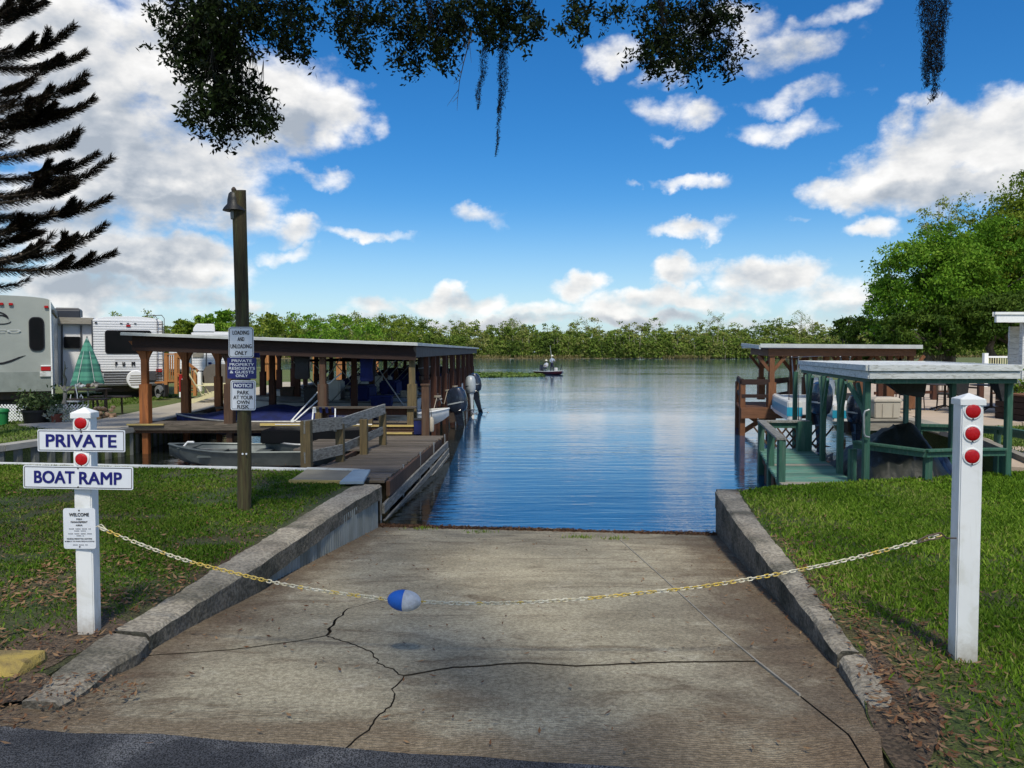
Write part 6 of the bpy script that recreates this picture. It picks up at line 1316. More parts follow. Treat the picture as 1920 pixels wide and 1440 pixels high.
lampbox(T2, 239, 247, 610, 613.5, Y2, M_tail, 'centre_lamp'); lampbox(T2, 187, 197, 694, 698, Y2, M_tail, 'tail_lamp'); lampbox(T2, 293, 304, 692, 697.5, Y2, M_tail, 'tail_lamp'); lampbox(T2, 186, 200, 698.5, 706, Y2, M_wpaint, 'plate_holder')
lampbox(T2, 189, 193.5, 681, 685.5, Y2, M_rvd, 'camera_pod'); lampbox(T2, 280, 293, 699, 713, Y2, M_rvd, 'lower_step_box')
a = A(256.5, 682, Y2-.03); b = A(219, 688, Y2-.03); c_ = A(294, 676, Y2-.03)
tx = text([('P', A(222, 682, Y2).x, a.z, .085, .165), ('U', A(235, 682, Y2).x, a.z, .10, .165), ('M', A(252, 682, Y2).x, a.z, .13, .165), ('A', A(269, 682, Y2).x, a.z, .11, .165)], M_black, T2, y=0, bold=.055); tx.location = -origin(T2)+Vector((0, Y2-.045, 0))
for py in (674, 688): MB().beam(A(218, py, Y2-.035), A(262, py, Y2-.035), .006, .008).build('pin_line', M_rvd, T2)
sp = A(252, 711, Y2-.2); st = MB().lathe([(.001, .1), (.30, .1), (.335, .06), (.335, -.06), (.30, -.11), (.001, -.11)], (sp.x, sp.y, sp.z), 28, 'y'); st.smooth = True; sto = st.build('spare_wheel', M_rvw, T2)
for k in range(5): MB().beam((sp.x-.24+.03*abs(k-2), sp.y-.115, sp.z-.18+.08*k), (sp.x+.24-.03*abs(k-2), sp.y-.115, sp.z-.18+.08*k), .01, .03).build('cover_print', M_gdeck2, sto)
ld = MB(); 
for px in (292, 305): ld.tube([A(px, 722, Y2-.12), A(px, 597, Y2-.12), A(px-3, 591, Y2-.05), A(px-13 if px < 300 else px-13, 592, Y2+.15), A(px-13, 598, Y2+.25)], .014, 6)
for py in (608, 622, 638, 655, 675, 695, 712): ld.tube([A(292, py, Y2-.12), A(305, py, Y2-.12)], .012, 6)
ld.smooth = True; ld.build('ladder', M_rust, T2)
Y3 = 37.5
T3 = trailer('travel_trailer', (362-960)/FPX*Y3, (470-960)/FPX*Y3, Y3, .55, 2.62, 8, M_rvw, 'far white ribbed travel trailer seen between the shed posts', low=.75, siding=.12, arch=.05)
MB().beam(A(388, 645, Y3-.03), A(388, 700, Y3-.03), .05, .02).build('dark_trim', M_rvd, T3); lampbox(T3, 392, 398, 679, 683, Y3, M_navyc, 'logo_plate'); lampbox(T3, 364, 384, 662, 670, Y3, M_gdeck2, 'stripe_panel')
a = A(360, 616, 36); MB().loft([[(a.x+i*.48*k+ox, 36+j*.5, z) for i, j in ((-1, -1), (1, -1), (1, 1), (-1, 1))] for z, k, ox in ((2.55, 1, 0), (2.70, 1, 0), (2.92, .82, .06))]).build('roof_air_conditioner', M_rvw, T3, bevel=.03)
T4 = trailer('travel_trailer', (318-960)/FPX*44, (352-960)/FPX*44, 44, .55, 2.2, 7, M_rvw, 'small far white trailer behind the orange stairs', low=.7, siding=.15)
for e_, px_, Y_, an, sx in ((T1, 97, Y1, 29, .86), (T2, 306, Y2, 24, .93), (T3, 470, Y3, 22, .95), (T4, 352, 44, 20, .95)):
    P = Vector(((px_-960)/FPX*Y_, Y_, 0)); M_ = Matrix.Rotation(R(an), 3, 'Z') @ Matrix.Diagonal((sx, 1, 1)); L_0 = e_.location.copy()
    e_.location = P+M_ @ (L_0-P); e_.rotation_euler = (0, 0, R(an)); e_.scale = (sx, 1, 1)
# ------------------------------------------------------------------ garden things by the trailers
M_orr = wood('orange_stair_wood', (.45, .20, .06), (.34, .14, .045), 'z', rough=.7)
SW = empty('wooden_stairs', tuple(G(340, 742)), 'orange timber entry stairs with pickets beside the white trailer', 'stairs'); Ys = 27.0
for px in (312, 331): MB().beam(A(px, 738, Ys), A(px, 662, Ys), .11, .11).build('newel_post', M_orr, SW)
MB().beam(A(309, 664, Ys), A(333, 664, Ys), .12, .05).build('handrail', M_orr, SW); MB().beam(A(330, 664, Ys), A(371, 696, Ys), .10, .08).build('handrail', M_orr, SW); MB().beam(A(330, 700, Ys), A(366, 722, Ys), .08, .10).build('stringer', M_orr, SW)
MB().beam(A(309, 714, Ys), A(333, 714, Ys), .08, .07).build('bottom_rail', M_orr, SW); MB().box(tuple(A(321, 716, Ys+.8)), (.5, 1.5, .05)).build('landing', M_orr, SW)
for k in range(4): MB().beam(A(315.5+k*4, 712, Ys), A(315.5+k*4, 666, Ys), .035, .04).build('picket', M_orr, SW)
for k in range(6): MB().beam(A(336+k*6, 703+k*4, Ys), A(336+k*6, 669+k*4.6, Ys), .035, .04).build('picket', M_orr, SW)
MB().beam(A(366, 742, Ys), A(366, 690, Ys), .10, .10).build('newel_post', M_orr, SW)
for k in range(4): MB().box(tuple(A(338+k*8, 716+k*6, Ys+.4)), (.30, .8, .04)).build('tread', M_orr, SW)
def hbox(name, px0, px1, py0, py1, Y, d, m, label, cat, **k):
    a, b = A(px0, py0, Y), A(px1, py1, Y); c = (a+b)/2; e = empty(name, (c.x, Y, b.z), label, cat); MB().box((c.x, Y+d/2, c.z), (b.x-a.x, d, a.z-b.z)).build('body', m, e, bevel=k.get('bevel', .02)); return e
e = hbox('hose_cabinet', 335, 349, 703, 735, 25.0, .3, mat('red_cabinet', (.36, .012, .015), rough=.4), 'red upright cabinet on a white base beside the second orange post', 'cabinet'); a = A(342, 740, 25); MB().box((a.x, 25.15, a.z), (.22, .28, .17)).build('base', M_white, e); MB().box(tuple(A(342, 717, 24.985)), (.03, .01, .25)).build('marking', M_sign, e); MB().box(tuple(A(342, 703, 24.99)), (.27, .01, .03)).build('lid_edge', M_tail, e)
hbox('white_bollard', 369.5, 377, 697, 735, 24.6, .14, M_white, 'short white bollard beside the cream garden chairs', 'bollard')
def adir(x, y, rz, label):
    e = empty('adirondack_chair', (x, y, 0), label, 'garden chair', 'cream adirondack chairs', rz)
    for k in range(5): MB().beam((-.22+.11*k, .12, .30), (-.26+.13*k, .52, 1.0+.03*(2-abs(k-2))), .085, .02).build('back_slat', M_cream, e, world=False)
    for k in range(5): MB().box((0, -.35+.11*k, .36-.02*k), (.52, .09, .02)).build('seat_slat', M_cream, e, world=False)
    for sx in (-.3, .3): MB().box((sx, -.1, .58), (.13, .70, .025)).build('armrest', M_cream, e, world=False); MB().beam((sx, -.38, 0), (sx, -.38, .57), .09, .03).build('leg', M_cream, e, world=False); MB().beam((sx*.9, -.42, .36), (sx*.9, .55, .03), .03, .11).build('leg', M_cream, e, world=False)
for px, Y, rz, lb in ((384, 24.6, 115, 'cream adirondack chair nearest the white bollard, seen side on'), (397, 25.6, 115, 'second cream adirondack chair behind the first one')): adir((px-960)/FPX*Y, Y, R(rz), lb)
e = empty('garden_bench', (-9.8, 25.6, 0), 'cream slatted bench just left of the pole signs', 'bench'); q = G(416, 735, 0)
for k in range(4): MB().box((q.x, q.y, .40-.0*k+.0), (1.0, .10, .02)).build('slat', M_cream, e); break
for k in range(3): MB().box((q.x, q.y+.2, .42+.16*k), (1.05, .03, .10)).build('back_slat', M_cream, e)
for sx in (-.48, 0, .48): MB().box((q.x+sx, q.y, .35), (.06, .45, .7)).build('frame', M_cream, e)
MB().box((q.x, q.y-.02, .41), (1.05, .42, .04)).build('seat', M_cream, e)
e = empty('covered_grill', tuple(G(414, 722)), 'grey canvas covered barbecue behind the cream bench', 'grill'); q = A(414, 700, 28); m_ = MB(); m_.loft([[(q.x+i*sx_, 28+j*.3, z) for i, j in ((-1, -1), (1, -1), (1, 1), (-1, 1))] for z, sx_ in ((.05, .50), (.7, .50), (.95, .55), (1.12, .42), (1.2, .25))]); m_.build('cover', mat('taupe_cover', (.17, .155, .13), rough=.9, bump=1, bscale=10), e, bevel=.04)
# closed green patio umbrella
U = empty('closed_umbrella', tuple(G(163, 770)), 'half folded green striped garden umbrella between the trailers', 'umbrella'); Yu = 20.6; tpz = A(163, 634, Yu)
M_umb = bpy.data.materials.new('green_striped_fabric'); M_umb.use_nodes = True; t = NT(M_umb.node_tree); gp = t.n('ShaderNodeSeparateXYZ'); t.l(t.n('ShaderNodeTexCoord').outputs['Object'], gp.inputs[0])
f = t.m('SINE', t.m('MULTIPLY', gp.outputs[2], 40.0)); f2 = t.m('SINE', t.m('MULTIPLY', gp.outputs[2], 17.0)); t.l(t.mix(t.step(t.m('ADD', f, f2), -.6, .8), (.075, .27, .185), (.03, .14, .105)), M_umb.node_tree.nodes['Principled BSDF'].inputs['Base Color']); M_umb.node_tree.nodes['Principled BSDF'].inputs['Roughness'].default_value = .85
m_ = MB(); rings = []; zb_ = A(163, 716, Yu).z
for i in range(9):
    t_ = i/8; z = tpz.z+(zb_-tpz.z)*t_; r_ = .02+.37*t_**.85; rings.append([(tpz.x+r_*(1+.16*math.cos(a*6+.4)*min(1, t_*2))*math.cos(a), Yu+r_*(1+.16*math.cos(a*6+.4)*min(1, t_*2))*math.sin(a), z-(.05*math.cos(a*6+.4)*t_**3)+ .05*math.sin(a)*t_**3) for a in [2*math.pi*j/48 for j in range(48)]])
m_.loft(rings, caps=False); m_.smooth = True; m_.build('canopy', M_umb, U)
m_ = MB()
for j in range(6):
    a = 2*math.pi*(j+.5)/6+.9; m_.tube([(tpz.x+.02*math.cos(a), Yu+.02*math.sin(a), tpz.z), (tpz.x+.40*math.cos(a), Yu+.40*math.sin(a), zb_)], .007, 4)
m_.build('rib', M_wpaint, U); MB().tube([(tpz.x, Yu, 0), (tpz.x, Yu, tpz.z+.05)], .02, 8).build('pole', M_steel, U)
# picnic table
PT = empty('picnic_table', tuple(G(175, 775)), 'black picnic table with curved legs under the green umbrella', 'picnic table'); Yp = 19.6
for k in range(4): MB().box((A(168, 730, Yp).x, Yp-.3+k*.17, A(168, 730, Yp).z), (.85, .155, .035)).build('plank', M_rust, PT)
for k, dy in enumerate((-.62, -.44, .42, .6)): MB().box((A(186, 746, Yp).x, Yp+dy, A(186, 746, Yp).z), (1.0, .15, .035)).build('seat_plank', M_rust, PT)
for dx in (-.3, .45):
    X = A(172, 730, Yp).x+dx; MB().tube([(X, Yp-.6, .46), (X+.05, Yp-.62, .2), (X-.02, Yp-.55, .04), (X-.2, Yp-.5, .02)], .025, 6).build('leg', M_rust, PT); MB().tube([(X, Yp+.6, .46), (X, Yp+.62, .02)], .025, 6).build('leg', M_rust, PT); MB().beam((X-.1, Yp, .02), (X-.1, Yp, .70), .06, .06).build('leg', M_rust, PT)
stuff_items = [(152, 720, .05, 'white crumpled cloth on the left of the picnic table', M_wpaint, 'cloth', 'table_cloth_bundle'), (178, 722, .06, 'pile of pale shells at the right of the picnic table', M_beige, 'shells', 'shell_pile'), (165, 724, .07, 'brown basket on the picnic table', M_brown, 'basket', 'basket')]
for px, py, s, lb, m, ct, nm in stuff_items:
    p = A(px, py, Yp); e = empty(nm, tuple(p), lb, ct); mb = MB()
    for k in range(7): mb.lathe([(.001, -.03), (.03, -.02), (.04, .01), (.02, .035), (.001, .04)], (p.x+random.uniform(-.10, .10), p.y+random.uniform(-.05, .05), A(0, 729, Yp).z+.05+random.uniform(0, .05)), 7)
    mb.build('pieces', m, e)
# driftwood, planters, lattice, bin
DW = empty('driftwood_trunk', tuple(G(120, 778)), 'pale bleached driftwood trunk standing among the flower pots', 'driftwood'); Yd = 18.2; M_drift = wood('bleached_wood', (.42, .38, .31), (.26, .23, .18), 'z', rough=.8)
P_ = lambda x, y: A(x, y, Yd)
m_ = MB(); m_.tube([P_(116, 775), P_(119, 762), P_(122, 748), P_(122, 735), P_(121, 722)], [.06, .055, .045, .04, .03], 8); m_.tube([P_(121.5, 736), P_(128, 730), P_(136, 723)], [.035, .03, .02], 7); m_.tube([P_(121.5, 733), P_(116, 727), P_(112, 722)], [.02, .018, .012], 6); m_.smooth = True; m_.build('trunk', M_drift, DW)
m_ = MB(); m_.tube([P_(121, 724), P_(123, 712), P_(119.5, 702), P_(122, 690), P_(121, 677)], [.03, .035, .022, .02, .006], 7); m_.tube([P_(122, 692), P_(128, 689)], [.012, .004], 5); m_.smooth = True; m_.build('carved_top', mat('grey_driftwood', (.13, .14, .11), rough=.8), DW)
def pot(name, px, py0, py1, rpx, Y, m, label, nleaf=0, spread=.4, lm=None, ty=None):
    a, b = A(px, py0, Y), A(px, py1, Y); r = rpx/FPX*Y; h = a.z-b.z; e = empty(name, (a.x, Y, b.z), label, 'potted plant' if nleaf else 'pot')
    k = MB().lathe([(r*.8, 0), (r*.97, h*.85), (r*1.05, h*.86), (r*1.05, h), (r*.95, h), (r*.9, h*.9)], (a.x, Y, b.z), 22); k.smooth = True; k.build('pot', m, e)
    if nleaf:
        nb_ = nleaf//14; tips = np.array([[a.x, Y, a.z]])+rng.normal(size=(nb_, 3))*np.array([spread, spread*.7, .01]); tips[:, 2] = a.z+np.abs(rng.normal(0, 1, nb_))*spread*.75
        C = np.repeat(tips, 14, 0)+rng.normal(0, .07, (nb_*14, 3)); quads('foliage', leaves(C, unit(rng.normal(size=C.shape)+[0, 0, .3]), .10, .045), lm or M_grassD, rng.uniform(.1, 1, len(C)), e)
        s_ = MB(); [s_.tube([(a.x, Y, a.z-.05), tuple(tp_)], [.012, .005], 4) for tp_ in tips[::3]]; s_.build('stems', M_brown, e)
pot('potted_plant', 69, 768, 797, 25, 17.6, mat('black_pot', (.012, .012, .013), rough=.5), 'wide black pot holding a loose leafy shrub', 800, .22, leafmat('shrub_leaves', [(.02, .04, .012), (.05, .085, .025), (.10, .15, .05), (.2, .26, .1)], trans=.2))
pot('potted_plant', 106, 776, 793, 10, 17.5, mat('terracotta', (.20, .06, .035), (.15, .045, .03), rough=.8), 'small terracotta pot right of the black pot', 160, .10, leafmat('pale_leaves', [(.2, .25, .15), (.5, .52, .45)]))
hb = empty('green_bin', tuple(G(2, 797)), 'bright green lidded tub at the picture edge on the lawn', 'bin'); a = A(3, 797, 17.2); k = MB().lathe([(.13, 0), (.15, .28), (.17, .29), (.17, .32), (.15, .36), (.001, .38)], (a.x-.01, 17.2, .0), 22); k.smooth = True; k.build('tub', mat('green_plastic', (.02, .20, .055), (.016, .16, .05), rough=.4), hb)
LF = empty('lattice_skirt', tuple(G(30, 797)), 'white diagonal lattice skirt on the lawn beneath the grey trailer', 'lattice'); Yl = 18.0
x0_, x1_ = A(-60, 790, Yl).x, A(140, 790, Yl).x; z1_ = .40; st_ = .055; x = x0_-.4; k = 0
while x < x1_:
    for s in (-1, 1):
        xa, xb = (x, x+z1_) if s > 0 else (x+z1_, x); lo, hi = x0_, x1_
        MB().beam((xa, Yl+.006*s, 0), (xb, Yl+.006*s, z1_), .008, .022).build('slat', M_white if x > A(10, 0, Yl).x-.6 else M_wpaint, LF)
    x += st_*1.35; k += 1
e = empty('shell_pile', tuple(G(175, 772)), 'heap of tan shells and stones below the picnic table', 'stones')
mb = MB()
for k in range(26): mb.lathe([(.001, -.04), (.05, -.02), (.06, .02), (.03, .05), (.001, .055)], (A(random.uniform(162, 198), 0, 18.9).x, 18.9+random.uniform(-.15, .15), random.uniform(.02, .26)), 7)
mb.build('stones', mat('tan_stone', (.55, .36, .20), (.48, .30, .18), rough=.8), e)
e = empty('metal_chair', tuple(G(146, 775)), 'white wire garden chair behind the driftwood', 'chair'); Yc = 19.0; P_ = lambda x, y: A(x, y, Yc)
for c_ in ([(141, 720), (143, 732), (145, 740), (146, 775)], [(150, 745), (152, 740), (155, 745), (157, 772)], [(133, 740), (131, 752), (131, 775)]): MB().tube([P_(*q) for q in c_], .012, 5).build('frame', M_white, e)
MB().box(tuple(P_(143, 752)), (.32, .35, .03)).build('seat', M_wpaint, e)
e = hbox('hose_reel', 291, 309, 722, 744, 26.2, .3, M_blackc, 'black hose reel wound with pale hose below the trailer ladder', 'hose reel')
for k in range(6): 
    c_ = A(300, 731, 26.15); m_ = MB().tube([(c_.x+(.14-.012*k)*math.cos(t_)-.03, 26.15-.02*k, c_.z+.15*math.sin(t_)-.02*k) for t_ in np.linspace(0, 5.6, 16)], .012, 5); m_.build('hose', M_steel, e)
# small poles and clutter seen through the shed
for i, (px, w_, y0, Y, m) in enumerate(((508, 26, 652, 45, M_orr), (590, 8, 650, 45, M_orr), (640, 20, 655, 46, M_orr), (703, 14, 668, 47, M_orr))):
    a, b = A(px-w_/2, y0, Y), A(px+w_/2, 735, Y); e = empty('privacy_screen', ((a.x+b.x)/2, Y, 0), ['wide orange timber screen just right of the pole signs', 'narrow orange timber post screen beyond the middle posts', 'orange timber screen seen right of the fourth shed post', 'small orange timber screen deep inside the shed view'][i], 'screen')
    n_ = max(2, int(w_/4)); 
    for k in range(n_): X = a.x+(b.x-a.x)*(k+.5)/n_; MB().box((X, Y, a.z/2), ((b.x-a.x)/n_*.86, .05, a.z)).build('board', m, e)
    MB().box(((a.x+b.x)/2, Y-.06, a.z*.55), (b.x-a.x, .04, .10)).build('rail', m, e)
# clutter under the shed roof
for i, (x, y, w_, h_, m, nm, lb, ct) in enumerate(((-3.2, 19.0, .5, .42, M_navyc, 'dock_box', 'navy dock box on the first finger dock of the shed', 'storage box'), (-4.9, 19.0, .35, .62, M_blackc, 'trash_can', 'tall black bin on the first finger dock of the shed', 'bin'), (-2.9, 21.8, .45, .4, M_beige, 'dock_box', 'beige dock box on the second finger dock of the shed', 'storage box'), (-6.3, 21.8, .4, .5, M_rust, 'cooler', 'dark cooler standing far left on the second finger dock', 'cooler'))):
    e = empty(nm, (x, y, .1), lb, ct); MB().loft([[(x+i_*w_/2*k, y+j_*.2*k, z) for i_, j_ in ((-1, -1), (1, -1), (1, 1), (-1, 1))] for z, k in ((.1, .9), (.1+h_, 1))]).build('body', m, e, bevel=.02); MB().box((x, y, .12+h_), (w_*1.06, .43, .05)).build('lid', m, e, bevel=.01)
hangs = [(-3.1, 16.5, .30, M_navyc, 'life_vest', 'navy life vest hung under the roof by the corner post', 'life vest'), (-4.5, 16.6, .34, M_blackc, 'wetsuit', 'black wetsuit hanging under the roof right of the pole', 'wetsuit'), (-3.55, 19.2, .4, M_blackc, 'tarp_roll', 'black rolled tarp slung beneath the second roof beam', 'tarp')]
for x, y, s, m, nm, lb, ct in hangs:
    e = empty(nm, (x, y, 1.3), lb, ct); zt_ = 1.62-.034*(x+2.1)-.02
    mb = MB(); mb.loft([[(x+i_*s*k, y+j_*.06*k2, z) for i_, j_ in ((-.5, -1), (0, -1.4), (.5, -1), (.5, 1), (0, 1.4), (-.5, 1))] for z, k, k2 in ((zt_-.08, .35, .5), (zt_-.14, .9, 1), (zt_-.38, .8, 1.2), (zt_-.60, .9, 1.1), (zt_-.64, .7, .7))]); mb.smooth = True; mb.build('cloth', m, e); MB().tube([(x, y, zt_-.1), (x, y, zt_+.04)], .008, 5).build('hanger', M_rust, e)
for i, (x0, y0, x1, y1) in enumerate(((-2.6, 19.3, -3.5, 19.3), (-5.2, 19.3, -4.3, 19.3))):
    e = empty('boat_hook', ((x0+x1)/2, y0, .2), ['pale boat hook leaning inwards behind the corner post of the shed', 'pale boat hook leaning the other way deeper in the shed'][i], 'boat hook'); MB().tube([(x0, y0, .12), (x1, y1, 1.45)], .016, 6).build('shaft', M_steel, e); MB().tube([(x1, y1, 1.45), (x1+.03, y1, 1.52), (x1+.08, y1, 1.50)], .014, 5).build('hook', M_rust, e)
# mooring lines and pile caps along the lake side
for i, yq in enumerate((19.9, 23.1, 25.9)):
    e = empty('mooring_rope', (-1.93, yq, .5), ['pale rope looped round the first lake side pile', 'pale rope looped round the second lake side pile', 'pale rope looped round the third lake side pile'][i], 'rope')
    m_ = MB(); m_.tube([(-1.93+.10*math.cos(a), yq+.12*math.sin(a), .45+.0045*a) for a in [k*.7 for k in range(19)]], .011, 5); m_.tube([(-1.93, yq-.11, .45), (-2.0, yq-.35, .1), (-2.15, yq-.6, .22)], .010, 5); m_.smooth = True; m_.build('coil', M_beige, e)
# ------------------------------------------------------------------ fishing boat on the lake
fb_ = G(1033, 702, WZ); FBo = empty('fishing_boat', (fb_.x, fb_.y, WZ-.12), 'small dark red bass boat with two anglers far out on the lake', 'boat', rz=R(-62))
h, d, g = hull(4.2, 1.7, .42); h.build('hull', mat('dark_red_hull', (.07, .012, .02), rough=.3), FBo, world=False); d.build('deck', mat('grey_deck', (.16, .16, .17), rough=.8), FBo, world=False); g.build('rub_rail', M_hull, FBo, world=False)
MB().box((-1.9, 0, .75), (.35, .3, .6)).build('motor', M_motor, FBo, world=False, bevel=.05); MB().box((.2, .45, .62), (.3, .3, .35)).build('seat', M_hull, FBo, world=False, bevel=.04); MB().tube([(1.8, 0, .5), (1.9, .05, 1.1)], .04, 6).build('trolling_motor', M_motor, FBo, world=False)
def person(x, y, z, rz, label, shirt, pants, seated=False, arm=0):
    e = empty('person', (x, y, z), label, 'person', rz=rz)
    if seated: J_ = dict(pel=(0, 0, .45), ch=(0, -.04, .80), nk=(0, -.04, .95), hd=(0, -.06, 1.08), kl=(.12, -.42, .48), fl=(.12, -.42, .05), kr=(-.12, -.42, .48), fr=(-.12, -.42, .05))
    else: J_ = dict(pel=(0, 0, .92), ch=(0, -.02, 1.30), nk=(0, -.02, 1.46), hd=(0, -.04, 1.60), kl=(.12, -.05, .50), fl=(.13, 0, .05), kr=(-.12, -.02, .50), fr=(-.14, .02, .05))
    c = Vector(J_['ch']); J_.update(sl=c+Vector((.19, 0, .06)), el=c+Vector((.26, -.12, -.18)), hl=c+Vector((.10, -.38, -.12+arm)), sr=c+Vector((-.19, 0, .06)), er=c+Vector((-.26, -.1, -.2)), hr=c+Vector((-.06, -.36, -.14+arm)))
    names = list(J_); idx = {n_: i for i, n_ in enumerate(names)}
    E = [('pel', 'ch'), ('ch', 'nk'), ('nk', 'hd'), ('pel', 'kl'), ('kl', 'fl'), ('pel', 'kr'), ('kr', 'fr'), ('ch', 'sl'), ('sl', 'el'), ('el', 'hl'), ('ch', 'sr'), ('sr', 'er'), ('er', 'hr')]
    rad = dict(pel=.16, ch=.16, nk=.06, hd=.105, kl=.075, fl=.05, kr=.075, fr=.05, sl=.075, el=.05, hl=.04, sr=.075, er=.05, hr=.04)
    me = bpy.data.meshes.new('body'); me.from_pydata([tuple(J_[n_]) for n_ in names], [(idx[a], idx[b]) for a, b in E], []); o = bpy.data.objects.new('body', me); COL.objects.link(o); o.parent = e
    sk = o.modifiers.new('s', 'SKIN'); 
    for n_ in names: me.skin_vertices[0].data[idx[n_]].radius = (rad[n_]*.8,)*2
    me.skin_vertices[0].data[0].use_root = True; o.modifiers.new('d', 'SUBSURF').levels = 1; me.materials.append(shirt)
    dg = bpy.context.evaluated_depsgraph_get(); m2 = bpy.data.meshes.new_from_object(o.evaluated_get(dg)); o.modifiers.clear(); o.data = m2
    m2.materials.clear(); [m2.materials.append(q) for q in (shirt, pants, SKIN)]
    for p in m2.polygons:
        cz = sum(m2.vertices[v].co.z for v in p.vertices)/len(p.vertices); cy = min(m2.vertices[v].co.y for v in p.vertices)
        p.material_index = 1 if cz < J_['pel'][2]+.06 else (2 if cz > J_['nk'][2]+.02 or (cy < -.34 and cz > J_['pel'][2]+.1) else 0); p.use_smooth = True
    hd = J_['hd']; k = MB().lathe([(.19, .03), (.19, .045), (.11, .05), (.10, .12), (.06, .15), (.001, .155)], (hd[0], hd[1], hd[2]+.02), 14); k.smooth = True; k.build('hat', HAT, e, world=False)
    return e, J_
SKIN = mat('skin', (.45, .27, .18), rough=.6); HAT = mat('cream_hat', (.78, .74, .60), rough=.8)
sh = mat('pale_blue_shirt', (.38, .46, .58), rough=.9); sh2 = mat('white_shirt', (.62, .66, .70), rough=.9); pn = mat('navy_trousers', (.03, .035, .07), rough=.9)
z_ = WZ+.28
person(fb_.x-.42, fb_.y+.2, z_-.06, R(-40), 'angler in a pale hat and white shirt seated at the left of the boat', sh2, pn, True)
e2, J2 = person(fb_.x+.12, fb_.y+.3, z_-.12, R(20), 'angler in a pale hat holding a rod upright, right of the other', sh, pn, False)
rd_ = empty('fishing_rod', (fb_.x+.1, fb_.y-.1, z_+1.1), 'long pale rod held up by the angler on the right', 'rod'); MB().tube([(fb_.x+.1, fb_.y-.1, z_+1.0), (fb_.x-.10, fb_.y-.2, z_+2.6)], [.03, .012], 5).build('blank', M_wpaint, rd_)
MB().tube([(fb_.x+.12, fb_.y-.08, z_+.85), (fb_.x+.1, fb_.y-.1, z_+1.05)], .035, 6).build('grip', M_blackc, rd_)
# ------------------------------------------------------------------ oak boughs with spanish moss overhead
OAK = empty('live_oak', (3.2, -5.5, 0), 'live oak whose dark leafy boughs hang down across the top of the picture', 'tree')
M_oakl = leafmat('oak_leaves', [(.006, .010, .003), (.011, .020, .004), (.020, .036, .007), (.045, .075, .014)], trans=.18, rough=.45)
mb = MB(); mb.tube([(3.2, -5.5, -.3), (3.1, -5.4, 1.2), (2.9, -5.0, 2.6), (2.4, -4.4, 4.0), (1.6, -3.0, 5.4), (.6, -.8, 6.3), (-.6, 2.0, 6.9), (-1.6, 4.8, 6.9), (-2.6, 7.2, 6.4)], [.55, .42, .38, .34, .27, .20, .14, .09, .05], 12)
for pts_, rr in (([(2.4, -4.4, 4.0), (3.6, -2.0, 6.2), (3.4, 1.0, 7.4), (2.6, 4.5, 7.4), (2.1, 7.4, 6.4)], [.26, .2, .14, .09, .04]), ([(2.4, -4.4, 4.2), (.2, -5.2, 6.5), (-3, -4.5, 8), (-5.5, -2, 8.4)], [.26, .18, .12, .05]), ([(.6, -.8, 6.3), (-1.8, .8, 7.4), (-3.8, 3.2, 7.6), (-4.4, 6.6, 6.6)], [.16, .12, .08, .04]),
                 ([(-.6, 2.0, 6.9), (.3, 4.6, 7.2), (.2, 7.0, 6.3)], [.10, .07, .03]), ([(3.4, 1.0, 7.4), (5.4, 3.4, 7.4), (4.6, 7.2, 6.6)], [.10, .07, .03]), ([(2.9, -5.0, 2.6), (5.5, -6.5, 5.2), (8, -6, 7.5)], [.25, .16, .06])): mb.tube(pts_, rr, 9)
# boughs that carry the hanging sprays
OB = [(330,25,42,44),(385,60,58,62),(440,30,62,42),(360,115,46,44),(425,135,52,62),(400,195,42,44),(445,205,42,42),(480,195,32,42),(498,232,16,34),(385,232,34,22),(400,90,44,60),(480,25,50,28),(540,60,34,50),(565,25,36,34),(552,95,14,20),(600,8,50,12),
      (640,45,30,36),(672,72,28,40),(690,30,40,34),(680,108,14,20),(742,36,48,38),(772,80,30,42),(780,126,13,22),(748,118,18,20),(822,60,46,48),(850,30,60,34),(830,104,20,26),(900,30,60,34),(962,30,46,34),(992,58,24,20),(925,76,18,24),
      (1082,20,34,26),(1092,42,13,12),(1140,16,16,20),(1212,14,56,14),(1242,48,42,42),(1290,60,58,52),(1335,100,46,38),(1248,108,54,34),(1362,30,40,26),(1292,140,24,14),(1225,142,16,16),(1368,120,18,24),(1316,22,60,24),(1200,92,16,22)]
Cs = []; Ds = []; Tt = []; tw = MB()
for bi, (px, py, rx, ry) in enumerate(OB):
    Yb = 6.9+.7*math.sin(px*.011)+.25*math.sin(bi*2.1); c = A(px, py, Yb); s = Yb/FPX; n_sub = max(8, int(rx*ry/34))
    anchor = A(px+random.uniform(-20, 20), -110, Yb-.1)
    for k in range(n_sub):
        a = rng.uniform(0, 6.283); r = math.sqrt(rng.uniform(.0, 1)); sub = Vector((c.x+math.cos(a)*r*rx*s*1.0, c.y+rng.normal(0, .16), c.z+math.sin(a)*r*ry*s*1.0))
        tw.tube([c.lerp(anchor, .35), sub], [.003, .001], 3, caps=False) if k % 6 == 0 else None
        n_l = 17; ax = Vector((rng.normal(0, .7)+math.cos(a)*.5, rng.normal(0, .5), rng.normal(0, .6)-.1)).normalized()
        q = rng.uniform(-.06, .06, (n_l, 1))*np.array(ax)[None]; C = np.array(sub)[None]+q+rng.normal(0, .026, (n_l, 3)); D = unit(np.array(ax)[None]*.5+rng.normal(0, .8, (n_l, 3)))
        Cs.append(C); Ds.append(D); Tt.append(np.clip(rng.normal(.35, .22)+rng.normal(0, .15, n_l), 0, 1))
for px in range(290, 1400, 55): tw.tube([A(px, -150, 7.0), A(px+70, -90+20*math.sin(px), 7.2)], [.03, .022], 6)
Cs = np.concatenate(Cs); Ds = np.concatenate(Ds); Ln = rng.uniform(.036, .066, len(Cs))
